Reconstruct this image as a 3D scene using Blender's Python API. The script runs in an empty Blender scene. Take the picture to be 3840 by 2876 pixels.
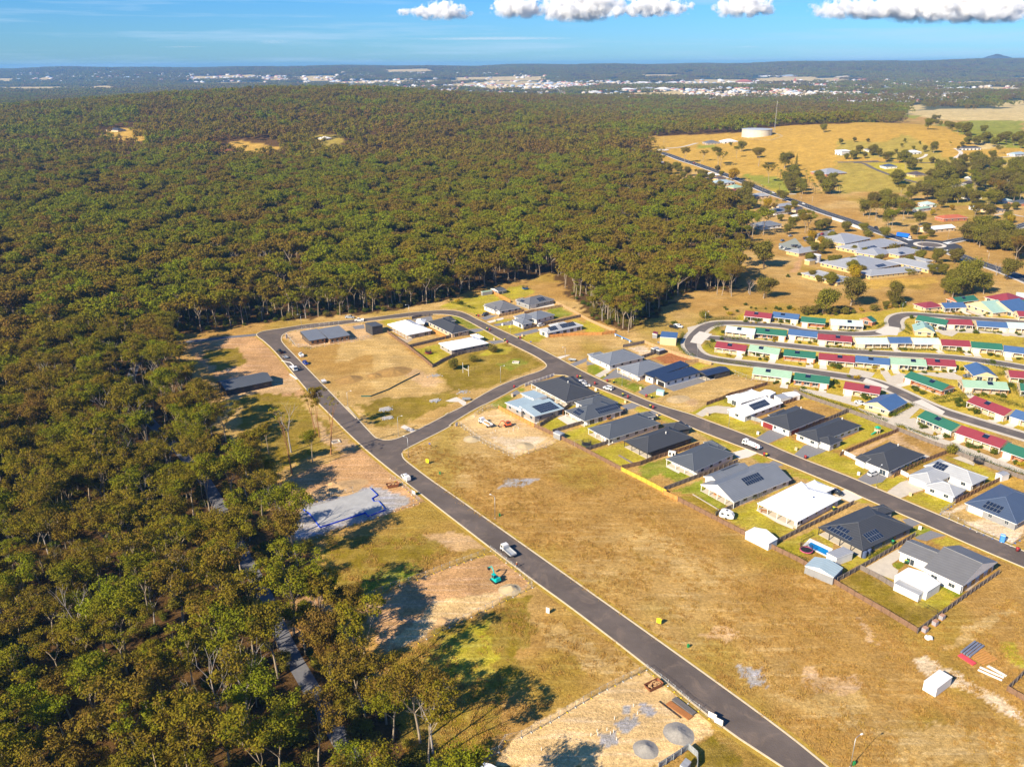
import bpy, bmesh, math, random
import numpy as np
from mathutils import Vector
R_=math.radians
random.seed(7); rng=np.random.default_rng(7)
SC=bpy.context.scene; COL=SC.collection
# ---------------- camera
H=135.0; FPX=3105.0; HL,HR=255.0,231.0
roll=math.atan2(HR-HL,3840.0); pitch=math.atan((1438-(HL+HR)/2)*math.cos(roll)/FPX)
cd=bpy.data.cameras.new('camera'); cam=bpy.data.objects.new('camera',cd); COL.objects.link(cam)
cd.sensor_width=36; cd.lens=FPX/3840*36; cd.clip_start=1; cd.clip_end=200000
from mathutils import Matrix
cam.matrix_world=Matrix.Translation((0,0,H))@Matrix.Rotation(math.pi/2-pitch,4,'X')@Matrix.Rotation(roll,4,'Z')
SC.camera=cam
# ---------------- sun, sky, exposure
SAZ,SEL=43.0,33.0          # shadows fall towards this azimuth (deg from +X)
sl=bpy.data.lights.new('sun','SUN'); sl.energy=5.0; sl.angle=R_(0.53); sl.color=(1,.87,.66)
so=bpy.data.objects.new('sun',sl); COL.objects.link(so)
sd=Vector((math.cos(R_(SAZ))*math.cos(R_(SEL)),math.sin(R_(SAZ))*math.cos(R_(SEL)),-math.sin(R_(SEL))))
so.rotation_euler=sd.to_track_quat('-Z','Y').to_euler(); so.location=(-200,-200,400)
w=bpy.data.worlds.new('World'); SC.world=w; w.use_nodes=True
nt=w.node_tree; N=nt.nodes; Lk=nt.links; bg=N['Background']
sky=N.new('ShaderNodeTexSky'); sky.sky_type='NISHITA'; sky.sun_disc=False; sky.sun_elevation=R_(SEL)
sky.sun_rotation=math.atan2(-math.cos(R_(SAZ)),-math.sin(R_(SAZ))); sky.altitude=100; sky.air_density=1.0; sky.dust_density=.25; sky.ozone_density=3.0
hs=N.new('ShaderNodeHueSaturation'); hs.inputs['Saturation'].default_value=1.1; hs.inputs['Value'].default_value=.9
tn=N.new('ShaderNodeMix'); tn.data_type='RGBA'; tn.blend_type='MULTIPLY'; tn.inputs['Factor'].default_value=1; tn.inputs['B'].default_value=(.37,.655,1.08,1)
Lk.new(sky.outputs[0],tn.inputs['A']); Lk.new(tn.outputs['Result'],hs.inputs['Color'])
tc=N.new('ShaderNodeTexCoord'); mp=N.new('ShaderNodeMapping'); mp.inputs['Scale'].default_value=(2.2,2.2,46)
nz=N.new('ShaderNodeTexNoise'); nz.inputs['Scale'].default_value=1.6; nz.inputs['Detail'].default_value=7; nz.inputs['Roughness'].default_value=.6
mr=N.new('ShaderNodeMapRange'); mr.inputs[1].default_value=.50; mr.inputs[2].default_value=.78
mx=N.new('ShaderNodeMix'); mx.data_type='RGBA'; mx.inputs['B'].default_value=(3.6,5.0,6.6,1)
ml=N.new('ShaderNodeMath'); ml.operation='MULTIPLY'; ml.inputs[1].default_value=.75
Lk.new(tc.outputs['Generated'],mp.inputs[0]); Lk.new(mp.outputs[0],nz.inputs['Vector']); Lk.new(nz.outputs['Fac'],mr.inputs[0]); Lk.new(mr.outputs[0],ml.inputs[0])
Lk.new(ml.outputs[0],mx.inputs['Factor']); Lk.new(hs.outputs[0],mx.inputs['A']); Lk.new(mx.outputs['Result'],bg.inputs['Color'])
bg.inputs['Strength'].default_value=.078
vs=SC.view_settings; vs.view_transform='Standard'; vs.look='None'; vs.gamma=1; vs.use_curve_mapping=False; vs.exposure=1.0
SC.cycles.max_bounces=6; SC.cycles.diffuse_bounces=2; SC.cycles.glossy_bounces=2; SC.cycles.transparent_max_bounces=14; SC.cycles.volume_bounces=5; SC.cycles.volume_step_rate=1.0; SC.cycles.volume_max_steps=64
SC.cycles.caustics_reflective=False; SC.cycles.caustics_refractive=False
# ---------------- pixels of the photo (regions of it) to points on the terrain
RG={'A':(600,1000,2.7612),'B':(1400,1000,2.7612),'C':(2200,1000,2.7612),'D':(3000,1000,2.6298),'E':(2400,600,3.0722),'F':(3120,600,3.0722),'G':(1700,1350,2.7612),'H':(2400,1500,2.7612),'I':(3040,1500,2.7612),'J':(900,1450,2.7612),'K':(1000,2000,1.892),'L':(1800,2276,2.1269),'M':(3040,1950,2.7612),'N':(2600,2276,1.7839),'O':(0,0,.57604),'T':(0,0,1.7281),'Y':(1280,0,1.7281),'Z':(2560,0,1.7281),'U':(2400,450,1.58875),'V':(3140,420,1.8157),'W':(300,350,1.271)}
def sst(a,b,x): t=np.clip((x-a)/(b-a),0,1); return t*t*(3-2*t)
def height(x,y):
    x=np.asarray(x,float); y=np.asarray(y,float)
    k=38*np.exp(-((x-620)/215.)**2/2-((y-1430)/270.)**2/2)*sst(700,1000,y)
    sx=np.where(x<-450,650.,370.)
    k=k+64*np.exp(-((x+450)/sx)**2/2-((y-2300)/650.)**2/2)*sst(650,1500,y)
    t=x/np.maximum(y,1)
    far=112+6*np.sin(t*23)+4*np.sin(t*61+1)+30*sst(.28,.62,t)+10*sst(.1,.3,t)
    k=k+far*sst(6500,10500,y)*(1-sst(11500,12800,y))-14*sst(11500,12800,y)
    k=k+7*np.sin(x/310.+1)*np.sin(y/420.)*sst(1500,2600,y)
    return k
def ray(p):
    x=p[0]-1920; y=-(p[1]-1438); cr,sr=math.cos(roll),math.sin(roll)
    X=x*cr-y*sr; Y=x*sr+y*cr
    return np.array([X,FPX*math.cos(pitch)+Y*math.sin(pitch),-FPX*math.sin(pitch)+Y*math.cos(pitch)])
def px(r,x,y): a=RG[r]; return (a[0]+x/a[2],a[1]+y/a[2])
def un(p,z=0.0):
    d=ray(p)
    if d[2]>-2: d[2]=-2
    q=d*((z-H)/d[2]); q[2]=z
    if q[1]>760:
        t=np.linspace(650,14000,6000); P=d/d[1]; xs=P[0]*t; zs=H+P[2]*t; hh=height(xs,t)+z
        i=np.argmax(zs<=hh)
        if zs[i]>hh[i]: i=len(t)-1
        q=np.array([xs[i],t[i],hh[i]])
    return Vector((float(q[0]),float(q[1]),float(q[2])))
def at(r,x,y,z=0.0): return un(px(r,x,y),z)
def hz(x,y): return float(height(x,y))
# ---------------- noise
def vnoise(x,y,s=0):
    xi=np.floor(x).astype(np.int64); yi=np.floor(y).astype(np.int64); fx=x-xi; fy=y-yi
    fx=fx*fx*(3-2*fx); fy=fy*fy*(3-2*fy)
    def h(a,b):
        n=(a*374761393+b*668265263+s*974634777)&0x7fffffff; n=((n^(n>>13))*1274126177)&0x7fffffff; return ((n^(n>>16))&0xffff)/65535.
    return (h(xi,yi)*(1-fx)+h(xi+1,yi)*fx)*(1-fy)+(h(xi,yi+1)*(1-fx)+h(xi+1,yi+1)*fx)*fy
def fbm(x,y,s=0,o=4):
    v=0;a=.5;t=0
    for k in range(o): v=v+a*vnoise(x*2**k,y*2**k,s+k); t+=a; a*=.5
    return v/t
def inpoly(X,Y,P):
    r=np.zeros(X.shape,bool); n=len(P)
    for i in range(n):
        x0,y0=P[i][0],P[i][1]; x1,y1=P[(i+1)%n][0],P[(i+1)%n][1]
        if y0==y1: continue
        c=((y0>Y)!=(y1>Y))&(X<(x1-x0)*(Y-y0)/(y1-y0)+x0); r^=c
    return r
# ---------------- materials
MATS={}
def mat(name,c,rough=.8,metal=0,ns=1.5,var=.18,bump=0.0,bs=None,spec=.3,stripe=None):
    if name in MATS: return MATS[name]
    m=bpy.data.materials.new(name); m.use_nodes=True; n=m.node_tree.nodes; l=m.node_tree.links; b=n['Principled BSDF']
    b.inputs['Roughness'].default_value=rough; b.inputs['Metallic'].default_value=metal; b.inputs['Specular IOR Level'].default_value=spec
    t=n.new('ShaderNodeTexCoord'); q=n.new('ShaderNodeTexNoise'); q.inputs['Scale'].default_value=ns; q.inputs['Detail'].default_value=5; q.inputs['Roughness'].default_value=.65
    l.new(t.outputs['Object'],q.inputs['Vector']); r=n.new('ShaderNodeMapRange'); r.inputs[1].default_value=.25; r.inputs[2].default_value=.75
    r.inputs[3].default_value=1-var; r.inputs[4].default_value=1+var*.8; l.new(q.outputs['Fac'],r.inputs[0])
    x=n.new('ShaderNodeMix'); x.data_type='RGBA'; x.blend_type='MULTIPLY'; x.inputs['Factor'].default_value=1; x.inputs['A'].default_value=(*c,1)
    l.new(r.outputs[0],x.inputs['B']); out=x.outputs['Result']
    if stripe:   # roof tiles or sheet ribs: (spacing m, depth)
        wv=n.new('ShaderNodeTexWave'); wv.bands_direction='Z' if stripe[2:]==('z',) else 'DIAGONAL'; wv.inputs['Scale'].default_value=.314/stripe[0]*10/10; wv.inputs['Distortion'].default_value=.6
        l.new(t.outputs['Object'],wv.inputs['Vector']); r2=n.new('ShaderNodeMapRange'); r2.inputs[3].default_value=1-stripe[1]; r2.inputs[4].default_value=1+stripe[1]; l.new(wv.outputs['Fac'],r2.inputs[0])
        x2=n.new('ShaderNodeMix'); x2.data_type='RGBA'; x2.blend_type='MULTIPLY'; x2.inputs['Factor'].default_value=1; l.new(out,x2.inputs['A']); l.new(r2.outputs[0],x2.inputs['B']); out=x2.outputs['Result']
    if name.startswith('asphalt'):
        q3=n.new('ShaderNodeTexNoise'); q3.inputs['Scale'].default_value=.11; q3.inputs['Detail'].default_value=8; q3.inputs['Roughness'].default_value=.68; q3.inputs['Distortion'].default_value=1.2; l.new(t.outputs['Object'],q3.inputs['Vector']); r3=n.new('ShaderNodeMapRange'); r3.inputs[1].default_value=.52; r3.inputs[2].default_value=.75; r3.inputs[4].default_value=.55; l.new(q3.outputs['Fac'],r3.inputs[0])
        x3=n.new('ShaderNodeMix'); x3.data_type='RGBA'; l.new(r3.outputs[0],x3.inputs['Factor']); l.new(out,x3.inputs['A']); x3.inputs['B'].default_value=(c[0]*2.3,c[1]*2.1,c[2]*1.8,1); out=x3.outputs['Result']
    l.new(out,b.inputs['Base Color'])
    if bump:
        q2=n.new('ShaderNodeTexNoise'); q2.inputs['Scale'].default_value=bs or ns*6; q2.inputs['Detail'].default_value=4; l.new(t.outputs['Object'],q2.inputs['Vector'])
        u=n.new('ShaderNodeBump'); u.inputs['Strength'].default_value=bump; u.inputs['Distance'].default_value=.3; l.new(q2.outputs['Fac'],u.inputs['Height']); l.new(u.outputs[0],b.inputs['Normal'])
    MATS[name]=m; return m
def glass(): return mat('window_glass',(.035,.05,.065),.12,0,.5,.3,spec=.8)
WHITE=lambda: mat('white_paint',(.72,.71,.68),.5,0,2,.06)
# ---------------- mesh builder
class MB:
    def __init__(s): s.v=[];s.f=[];s.m=[]
    def face(s,pts,m=0):
        i=len(s.v); s.v+= [tuple(p) for p in pts]; s.f.append(tuple(range(i,i+len(pts)))); s.m.append(m)
    def box(s,x0,y0,z0,x1,y1,z1,m=0,T=None,tx=0,ty=0):
        P=[(x0,y0,z0),(x1,y0,z0),(x1,y1,z0),(x0,y1,z0),(x0+tx,y0+ty,z1),(x1-tx,y0+ty,z1),(x1-tx,y1-ty,z1),(x0+tx,y1-ty,z1)]
        s.hexa(P,m,T)
    def hexa(s,P,m=0,T=None):
        if T: P=[T(p) for p in P]
        i=len(s.v); s.v+=[tuple(p) for p in P]
        for f in ((3,2,1,0),(4,5,6,7),(0,1,5,4),(1,2,6,5),(2,3,7,6),(3,0,4,7)): s.f.append(tuple(i+k for k in f)); s.m.append(m)
    def prism(s,poly,z0,z1,m=0,top=None,bottom=True):
        i=len(s.v);n=len(poly); s.v+=[(p[0],p[1],z0) for p in poly]+[(p[0],p[1],z1) for p in poly]
        s.f.append(tuple(range(i+n,i+2*n))); s.m.append(m if top is None else top)
        if bottom: s.f.append(tuple(reversed(range(i,i+n)))); s.m.append(m)
        for k in range(n): s.f.append((i+k,i+(k+1)%n,i+n+(k+1)%n,i+n+k)); s.m.append(m)
    def tube(s,p,q,r0,r1=None,n=6,m=0,cap=True):
        p=Vector(p);q=Vector(q); r1=r0 if r1 is None else r1; d=(q-p)
        if d.length<1e-6: return
        d.normalize(); a=d.orthogonal().normalized(); b=d.cross(a); i=len(s.v)
        for c,r in ((p,r0),(q,r1)):
            for k in range(n):
                t=2*math.pi*k/n; s.v.append(tuple(c+a*math.cos(t)*r+b*math.sin(t)*r))
        for k in range(n): s.f.append((i+k,i+(k+1)%n,i+n+(k+1)%n,i+n+k)); s.m.append(m)
        if cap: s.f.append(tuple(range(i+n-1,i-1,-1))); s.m.append(m); s.f.append(tuple(range(i+n,i+2*n))); s.m.append(m)
    def blob(s,c,r,seed=0,nz_=.25,m=0,sub=2,flat=0):
        b=bmesh.new(); bmesh.ops.create_icosphere(b,subdivisions=sub,radius=1); rr=random.Random(seed); o=[rr.uniform(0,50) for _ in range(3)]
        i=len(s.v)
        for v in b.verts:
            x,y,z=v.co; k=1+nz_*(math.sin(3.1*x+o[0]+2*z)*math.cos(2.7*y+o[1])+.6*math.sin(6.3*z+o[2]+5*x))
            zz=z*k
            if flat: zz=max(zz,-flat)
            s.v.append((c[0]+x*k*r[0],c[1]+y*k*r[1],c[2]+zz*r[2]))
        for f in b.faces: s.f.append(tuple(i+v.index for v in f.verts)); s.m.append(m)
        b.free()
    def build(s,name,mats,parent=None,loc=(0,0,0),rz=0,smooth=False,world=False):
        me=bpy.data.meshes.new(name)
        v=s.v
        if world:
            lx,ly,lz=world; v=[(a-lx,b-ly,c-lz) for a,b,c in s.v]
        me.from_pydata(v,[],s.f); mats=mats if isinstance(mats,(list,tuple)) else [mats]
        for a in mats: me.materials.append(a)
        me.polygons.foreach_set('material_index',s.m)
        if smooth: me.polygons.foreach_set('use_smooth',[True]*len(s.f))
        o=bpy.data.objects.new(name,me); COL.objects.link(o); o.location=loc; o.rotation_euler=(0,0,rz)
        if parent: o.parent=parent
        return o
def tag(o,label,cat,group=None,kind=None):
    if label: o['label']=label
    if cat: o['category']=cat
    if group: o['group']=group
    if kind: o['kind']=kind
    return o
def emp(name,loc,label,cat,group=None,rz=0):
    o=bpy.data.objects.new(name,None); o.empty_display_size=.5; COL.objects.link(o); o.location=loc; o.rotation_euler=(0,0,rz); return tag(o,label,cat,group)
def struct(o): o['kind']='structure'; return o
KIDS={}
def dup(root,loc,rz,label=None,group=None,scale=None,sub=None):
    r=root.copy(); COL.objects.link(r); r.location=loc; r.rotation_euler=(0,0,rz)
    if scale: r.scale=scale
    if label: r['label']=label
    if group: r['group']=group
    if root.name not in KIDS: KIDS[root.name]=[(c,[g for g in c.children]) for c in root.children]
    for c,gs in KIDS[root.name]:
        d=c.copy(); COL.objects.link(d); d.parent=r
        if sub and c.name.split('.')[0] in sub: d.material_slots[0].link='OBJECT'; d.material_slots[0].material=sub[c.name.split('.')[0]]
        for g in gs: e=g.copy(); COL.objects.link(e); e.parent=d
    return r
# ---------------- ground sheet with land cover in a colour attribute
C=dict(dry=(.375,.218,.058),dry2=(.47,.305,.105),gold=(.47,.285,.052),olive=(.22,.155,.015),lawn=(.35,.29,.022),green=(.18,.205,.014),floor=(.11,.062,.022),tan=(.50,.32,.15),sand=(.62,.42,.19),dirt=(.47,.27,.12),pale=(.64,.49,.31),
 red=(.36,.13,.045),gravel=(.34,.32,.30),field=(.33,.25,.045),fgreen=(.23,.235,.03),farwood=(.045,.05,.02),farfield=(.50,.38,.16),town=(.13,.13,.07),verge=(.44,.27,.035),village=(.42,.31,.03))
FOREST=[(-500,2300),(1070,1900),(1015,1760),(965,1650),(890,1560),(800,1440),(700,1310),(655,1180),(610,1100),(570,1010),(475,935),(428,870),(402,800),(385,752),(373,722),(446,716),(554,701),(658,688),(806,676),(850,668),(952,652),(994,636),(1060,620),(1088,612),(1130,606),(1192,590),(1235,640),(1290,697),(1357,715),(1421,678),(1465,637),(1534,622),(1585,632),(1600,578),(1535,560),(1600,522),(1625,500),(1590,468),(1513,418),(1438,408),(1420,364),(1400,330),(1400,295),(1470,293),(1600,287),(1700,272),(1830,268),(1950,258),(1950,236),(1700,226),(1500,224),(1300,219),(1100,212),(1000,199),(700,190),(560,192),(300,212),(0,242),(-400,262)]
def poly(r,pts): return [at(r,x,y) for x,y in pts]
def polyO(pts): return [at('O',x,y) for x,y in pts]
FP=polyO(FOREST); FPW=[(p.x,p.y) for p in FP]
FIELDS=[('T',[(-60,512),(120,506),(120,530),(-60,528)]),('T',[(240,503),(370,503),(360,522),(250,522)]),('T',[(1220,493),(1690,483),(1660,512),(1230,520)]),('T',[(1700,498),(1860,498),(1860,527),(1720,524)]),('T',[(1900,498),(2200,490),(2200,527),(1910,523)]),('T',[(-60,700),(280,700),(460,688),(450,716),(0,742)]),('T',[(560,560),(760,556),(740,566),(580,570)]),('Y',[(260,453),(580,448),(580,467),(270,470)]),('Y',[(730,503),(1330,496),(1340,522),(760,520)]),('Y',[(1930,483),(2212,484),(2200,497),(1950,497)]),('Z',[(480,508),(870,498),(870,522),(500,530)]),('Z',[(960,508),(1070,488),(1080,522),(980,527)]),('Z',[(1800,528),(1970,530),(1960,554),(1810,552)]),('Z',[(1900,563),(2212,566),(2212,600),(1950,594)]),('Z',[(1440,688),(1560,678),(1560,712),(1440,722)]),('Z',[(1430,728),(2300,716),(2300,800),(1700,780)]),('Y',[(200,672),(300,676),(510,690),(500,706),(210,700)]),('T',[(960,618),(1230,600),(1450,590),(1450,600),(1200,618),(1000,640)])]
PATCH=[(r,p,'farfield',6) for r,p in FIELDS]+[ # region, points, colour, edge jitter m
('J',[(380,1020),(700,860),(1000,740),(1260,620),(1960,1170),(1500,1330),(1000,1450),(500,1640),(480,1500)],'dirt',2),
('J',[(640,1240),(1000,1130),(1370,1030),(1720,1130),(1740,1200),(1500,1320),(700,1570),(560,1560)],'gravel',.7),
('K',[(0,560),(430,400),(600,520),(500,640),(250,800),(100,700)],'dirt',3),
('K',[(430,20),(1130,0),(1330,130),(1100,230),(600,470),(420,330)],'olive',2),('K',[(700,300),(1000,200),(1100,260),(640,480)],'green',2.5),
('K',[(640,520),(1060,330),(1540,160),(1700,150),(1880,350),(1840,400),(1250,650),(850,860),(760,690)],'dirt',.8),('K',[(1200,470),(1850,400),(1250,650),(850,850),(950,700)],'sand',1.5),
('K',[(860,900),(1260,680),(1860,430),(1892,700),(1700,1200),(1500,1657),(1000,1657),(900,1300)],'olive',2.5),('K',[(1200,760),(1600,600),(1650,900),(1500,1100),(1150,1000)],'lawn',3),('K',[(1100,0),(1400,0),(1600,110),(1300,130)],'tan',2),('L',[(330,80),(700,150),(1150,540),(900,560),(500,250)],'dry2',2.5),
('L',[(150,1276),(100,1240),(280,1010),(620,830),(1330,500),(1830,890),(1850,1010),(1640,1130),(1430,1276)],'sand',.8),('L',[(1080,930),(1230,860),(1270,940),(1130,1010)],'gravel',1),('L',[(930,1010),(1080,980),(1090,1090),(960,1100)],'gravel',1),('L',[(1150,790),(1200,780),(1200,850),(1150,860)],'gravel',.7),('L',[(1270,760),(1400,830),(1330,880),(1260,830)],'gravel',1.2),
('L',[(1560,1276),(1700,1130),(1850,1020),(2100,1200),(2100,1276)],'olive',.8),
('N',[(1480,330),(1560,330),(1800,450),(2212,720),(2212,790),(1700,500),(1500,420)],'pale',2.2),('N',[(1300,1070),(1350,900),(1700,780),(2212,800),(2212,1070)],'dry2',5),('N',[(300,400),(480,420),(480,540),(340,520)],'gravel',2.5),('N',[(760,420),(1040,440),(1130,560),(820,590)],'tan',4),
('N',[(560,590),(1080,560),(1200,700),(1000,800),(700,720)],'dry2',4),('N',[(1060,40),(1160,110),(1280,260),(1210,240)],'tan',2),('N',[(1660,240),(1880,160),(1860,220),(1700,290)],'dry2',2),
('M',[(1600,1080),(2209,840),(2209,900),(1500,1250)],'dry2',1.5),('M',[(1900,1230),(2060,1240),(2209,1500),(2000,1440)],'lawn',2),
('N',[(40,200),(130,110),(300,160),(200,240)],'tan',2.5),('G',[(480,1240),(640,1230),(880,1220),(700,1320),(480,1320)],'gravel',1.8),('G',[(60,1000),(300,930),(400,980),(100,1100)],'dry2',2),
('G',[(60,650),(200,560),(470,505),(830,700),(1090,850),(650,990),(330,850)],'sand',.7),('G',[(380,800),(900,800),(960,830),(650,960)],'pale',1.2),
('B',[(-20,700),(150,700),(600,1050),(700,1200),(750,1280),(500,1400),(0,1500)],'dry2',1.5),('B',[(280,1080),(480,1060),(700,1180),(620,1260),(420,1180)],'tan',2),('A',[(1900,720),(2200,700),(2209,900),(1800,1000)],'dry2',2),
('A',[(250,760),(1000,720),(1300,960),(1480,1150),(1480,1330),(1200,1420),(600,1180),(330,900)],'dirt',1.5),('A',[(600,1280),(1200,1150),(1470,1150),(1450,1290),(700,1400)],'tan',1.2),('A',[(430,880),(800,830),(900,1000),(600,1080)],'olive',2.5),
('A',[(1260,700),(1500,650),(2209,580),(2209,740),(1560,840),(1380,830)],'tan',1),('J',[(0,80),(560,90),(900,400),(900,640),(400,900),(0,1000)],'olive',3.5),('J',[(700,200),(900,480),(1230,610),(1100,700),(850,560)],'tan',2),
('J',[(1180,200),(1500,130),(1900,100),(2209,30),(2209,140),(1700,400),(1500,380),(1300,300)],'olive',3),('B',[(0,1370),(120,1350),(200,1480),(400,1600),(100,1657),(0,1657)],'olive',2.5),
('B',[(640,1090),(850,930),(1200,850),(1380,790),(1600,900),(1790,1020),(1500,1120),(1200,1260),(850,1290),(760,1200)],'olive',1),('B',[(1250,1010),(1480,950),(1600,1000),(1400,1080)],'green',2),('B',[(1080,920),(1300,800),(1420,830),(1400,900)],'lawn',1),
('B',[(60,570),(180,540),(300,590),(200,640)],'lawn',.4),('B',[(240,720),(360,770),(600,700),(700,750),(380,820),(250,760)],'dry2',.6),('B',[(430,860),(700,790),(830,880),(760,930),(615,1005)],'lawn',.4),
('B',[(740,520),(870,505),(960,540),(1100,640),(990,640),(830,570)],'green',.3),('B',[(1080,670),(1170,655),(1320,750),(1230,770),(1080,720)],'lawn',.4),
('B',[(670,420),(850,340),(1240,285),(1330,340),(1150,400),(1190,470),(1060,500),(900,450)],'lawn',.5),('B',[(1310,290),(1400,210),(1560,200),(1680,270),(1500,330),(1460,350)],'lawn',.5),('B',[(1200,570),(1340,550),(1470,545),(1300,585)],'lawn',.4),
('B',[(1270,610),(1420,590),(1600,660),(1430,705)],'lawn',.4),('B',[(1480,730),(1700,680),(1830,720),(1700,780),(1560,770)],'lawn',.5),('B',[(1800,450),(1940,420),(2090,490),(1870,540)],'green',.5),('B',[(2060,540),(2209,590),(2209,660),(2150,640)],'lawn',.5),
('C',[(0,530),(200,650),(160,690),(0,680)],'lawn',.5),('C',[(0,1020),(80,1010),(185,1070),(60,1125),(0,1100)],'green',.3),('C',[(120,1150),(210,1105),(260,1120),(150,1170)],'green',.3),('C',[(230,1185),(350,1145),(470,1190),(350,1240)],'green',.3),('C',[(370,1240),(480,1195),(620,1240),(510,1300)],'green',.3),
('C',[(580,1330),(700,1290),(860,1300),(720,1365)],'lawn',.4),('C',[(440,840),(560,815),(700,880),(570,920)],'pale',.8),('C',[(680,950),(880,890),(1150,965),(1000,1010),(820,1010)],'red',.7),('C',[(1080,1015),(1160,985),(1270,1025),(1150,1065)],'lawn',.4),
('C',[(860,1290),(1250,1180),(1480,1110),(1800,1200),(1440,1370),(1240,1430),(1100,1530),(760,1370)],'dry2',1.2),('C',[(950,1370),(1100,1360),(1200,1420),(1080,1440)],'tan',1.4),('C',[(1010,1540),(1240,1430),(1440,1350),(1560,1450),(1350,1440),(1150,1530)],'lawn',.4),
('C',[(1180,1580),(1330,1510),(1460,1520),(1480,1620),(1400,1657),(1350,1640)],'lawn',.4),('C',[(1470,1650),(1700,1590),(1800,1657)],'lawn',.4),('H',[(620,180),(760,130),(920,150),(930,200),(1080,200),(1240,260),(1320,330),(1180,400)],'lawn',.4),('C',[(100,1290),(260,1270),(460,1400),(310,1420)],'lawn',.6),('C',[(500,1470),(570,1450),(680,1480),(560,1520)],'lawn',.4),('C',[(700,1530),(800,1510),(1010,1600),(850,1640)],'lawn',.4),
('G',[(640,300),(740,290),(740,320),(700,330)],'green',.2),('G',[(370,460),(560,350),(650,380),(575,430),(580,500),(470,500)],'green',.3),('G',[(920,690),(1250,450),(1270,480),(1180,510),(1080,600),(1200,660),(1010,745)],'lawn',.4),('G',[(1130,760),(1420,660),(1700,560),(1620,600),(1420,700),(1550,830),(1370,930)],'lawn',.4),
('G',[(1420,950),(1760,850),(1980,960),(2060,1000),(1740,1110)],'lawn',.4),('H',[(0,690),(270,600),(520,790),(400,860),(240,930),(0,800)],'green',.6),('H',[(60,830),(220,765),(400,850),(250,920)],'dry',.8),
('H',[(320,945),(650,820),(670,930),(920,1090),(820,1135),(560,980)],'green',.4),('H',[(560,980),(820,1135),(770,1180),(400,1000)],'olive',1),('H',[(800,1180),(1200,1050),(1540,880),(1520,900),(1200,1080),(1430,1240),(1600,1350),(1400,1440),(1000,1290)],'lawn',.5),
('H',[(1390,1500),(1860,1330),(1900,1400),(2040,1490),(1980,1530),(1800,1420),(1660,1490),(1700,1600),(1640,1657)],'lawn',.5),('I',[(0,1330),(90,1320),(110,1400),(0,1420)],'lawn',.4),('M',[(300,440),(440,320),(540,400),(480,470),(360,540)],'lawn',.4),('M',[(540,400),(740,290),(900,200),(800,320),(480,490)],'lawn',.4),('I',[(600,1657),(880,1470),(1000,1440),(900,1500),(640,1657)],'green',.4),
('M',[(300,640),(500,520),(870,700),(1060,820),(1320,960),(1100,1110),(700,870)],'olive',.6),('M',[(840,450),(930,420),(980,440),(900,515)],'green',.3),('M',[(1110,850),(1320,640),(1560,750),(1500,800),(1320,950)],'lawn',1.5),('M',[(1320,690),(1350,650),(1580,750),(1520,800)],'green',.5),('M',[(680,560),(780,570),(870,620),(860,650),(720,590)],'lawn',.3),
('I',[(0,560),(190,530),(290,570),(460,640),(590,740),(460,820),(0,660)],'lawn',.6),('I',[(590,880),(700,830),(950,780),(1000,840),(770,955)],'lawn',.6),('I',[(930,1010),(1160,950),(1480,1060),(1320,1180)],'lawn',.6),('I',[(440,1040),(540,1010),(760,1060),(600,1070)],'lawn',.4),
('I',[(800,1130),(980,1210),(920,1230),(830,1170)],'lawn',.4),('I',[(1060,1380),(1140,1290),(1280,1345),(1080,1415)],'green',.4),('M',[(1000,110),(1140,40),(1280,100),(1080,170)],'green',.4),('M',[(1250,210),(1430,170),(1640,240),(1380,280)],'lawn',.5),('I',[(200,490),(540,310),(500,270),(410,150),(880,300),(300,515)],'lawn',.6),
('I',[(400,530),(850,360),(880,330),(1400,500),(1170,600),(1130,560),(800,410),(440,600)],'tan',1),('I',[(880,330),(1400,510),(1250,580),(1000,420)],'dry',1.5),('I',[(1370,580),(1520,610),(1940,760),(1870,850),(1400,600)],'lawn',.5),('I',[(2000,780),(2209,820),(2209,930),(1950,830)],'gold',.8),
('I',[(1330,1180),(1610,1060),(1900,1200),(2209,1300),(2209,1400),(2030,1500)],'pale',.8),('I',[(1600,1100),(1850,1230),(1500,1280),(1400,1180)],'dry2',1.2),('H',[(1330,110),(1560,60),(1500,0),(1700,0),(2170,100),(1900,160)],'dry',.8),('H',[(1320,460),(1540,380),(1700,480),(1590,570)],'lawn',.4),('H',[(1740,600),(1980,540),(2209,620),(2209,800)],'lawn',.5),
('H',[(500,280),(590,270),(1080,500),(980,540),(700,400)],'lawn',.7),('H',[(1140,590),(1240,555),(1390,630),(1240,650)],'lawn',.4),('H',[(1430,680),(1600,720),(2100,910),(2000,900),(1570,790)],'lawn',.6),
('C',[(1250,640),(1330,600),(1440,690),(1380,730)],'lawn',.4),('C',[(930,820),(1020,760),(1010,860),(1140,960),(1050,930)],'lawn',.4),('C',[(1180,820),(1330,770),(1640,880),(1530,930),(1240,900)],'lawn',.5),('C',[(1600,930),(1660,880),(2000,910),(1880,980)],'lawn',.5),
('D',[(0,430),(300,480),(800,440),(1100,370),(1500,470),(2209,480),(2209,1657),(950,1600),(0,1300)],'village',.5),('C',[(1580,480),(2209,560),(2209,1250),(1650,1150),(1300,1040),(1560,520)],'village',.5),
('D',[(0,1330),(60,1300),(440,1430),(200,1500)],'dry',.7),('D',[(380,1470),(500,1440),(930,1600),(800,1657),(600,1560)],'lawn',.5),
('E',[(1150,180),(1700,300),(1850,390),(1560,380),(1300,250)],'lawn',2),('U',[(600,325),(820,340),(940,410),(900,440),(700,380)],'fgreen',3),
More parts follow.
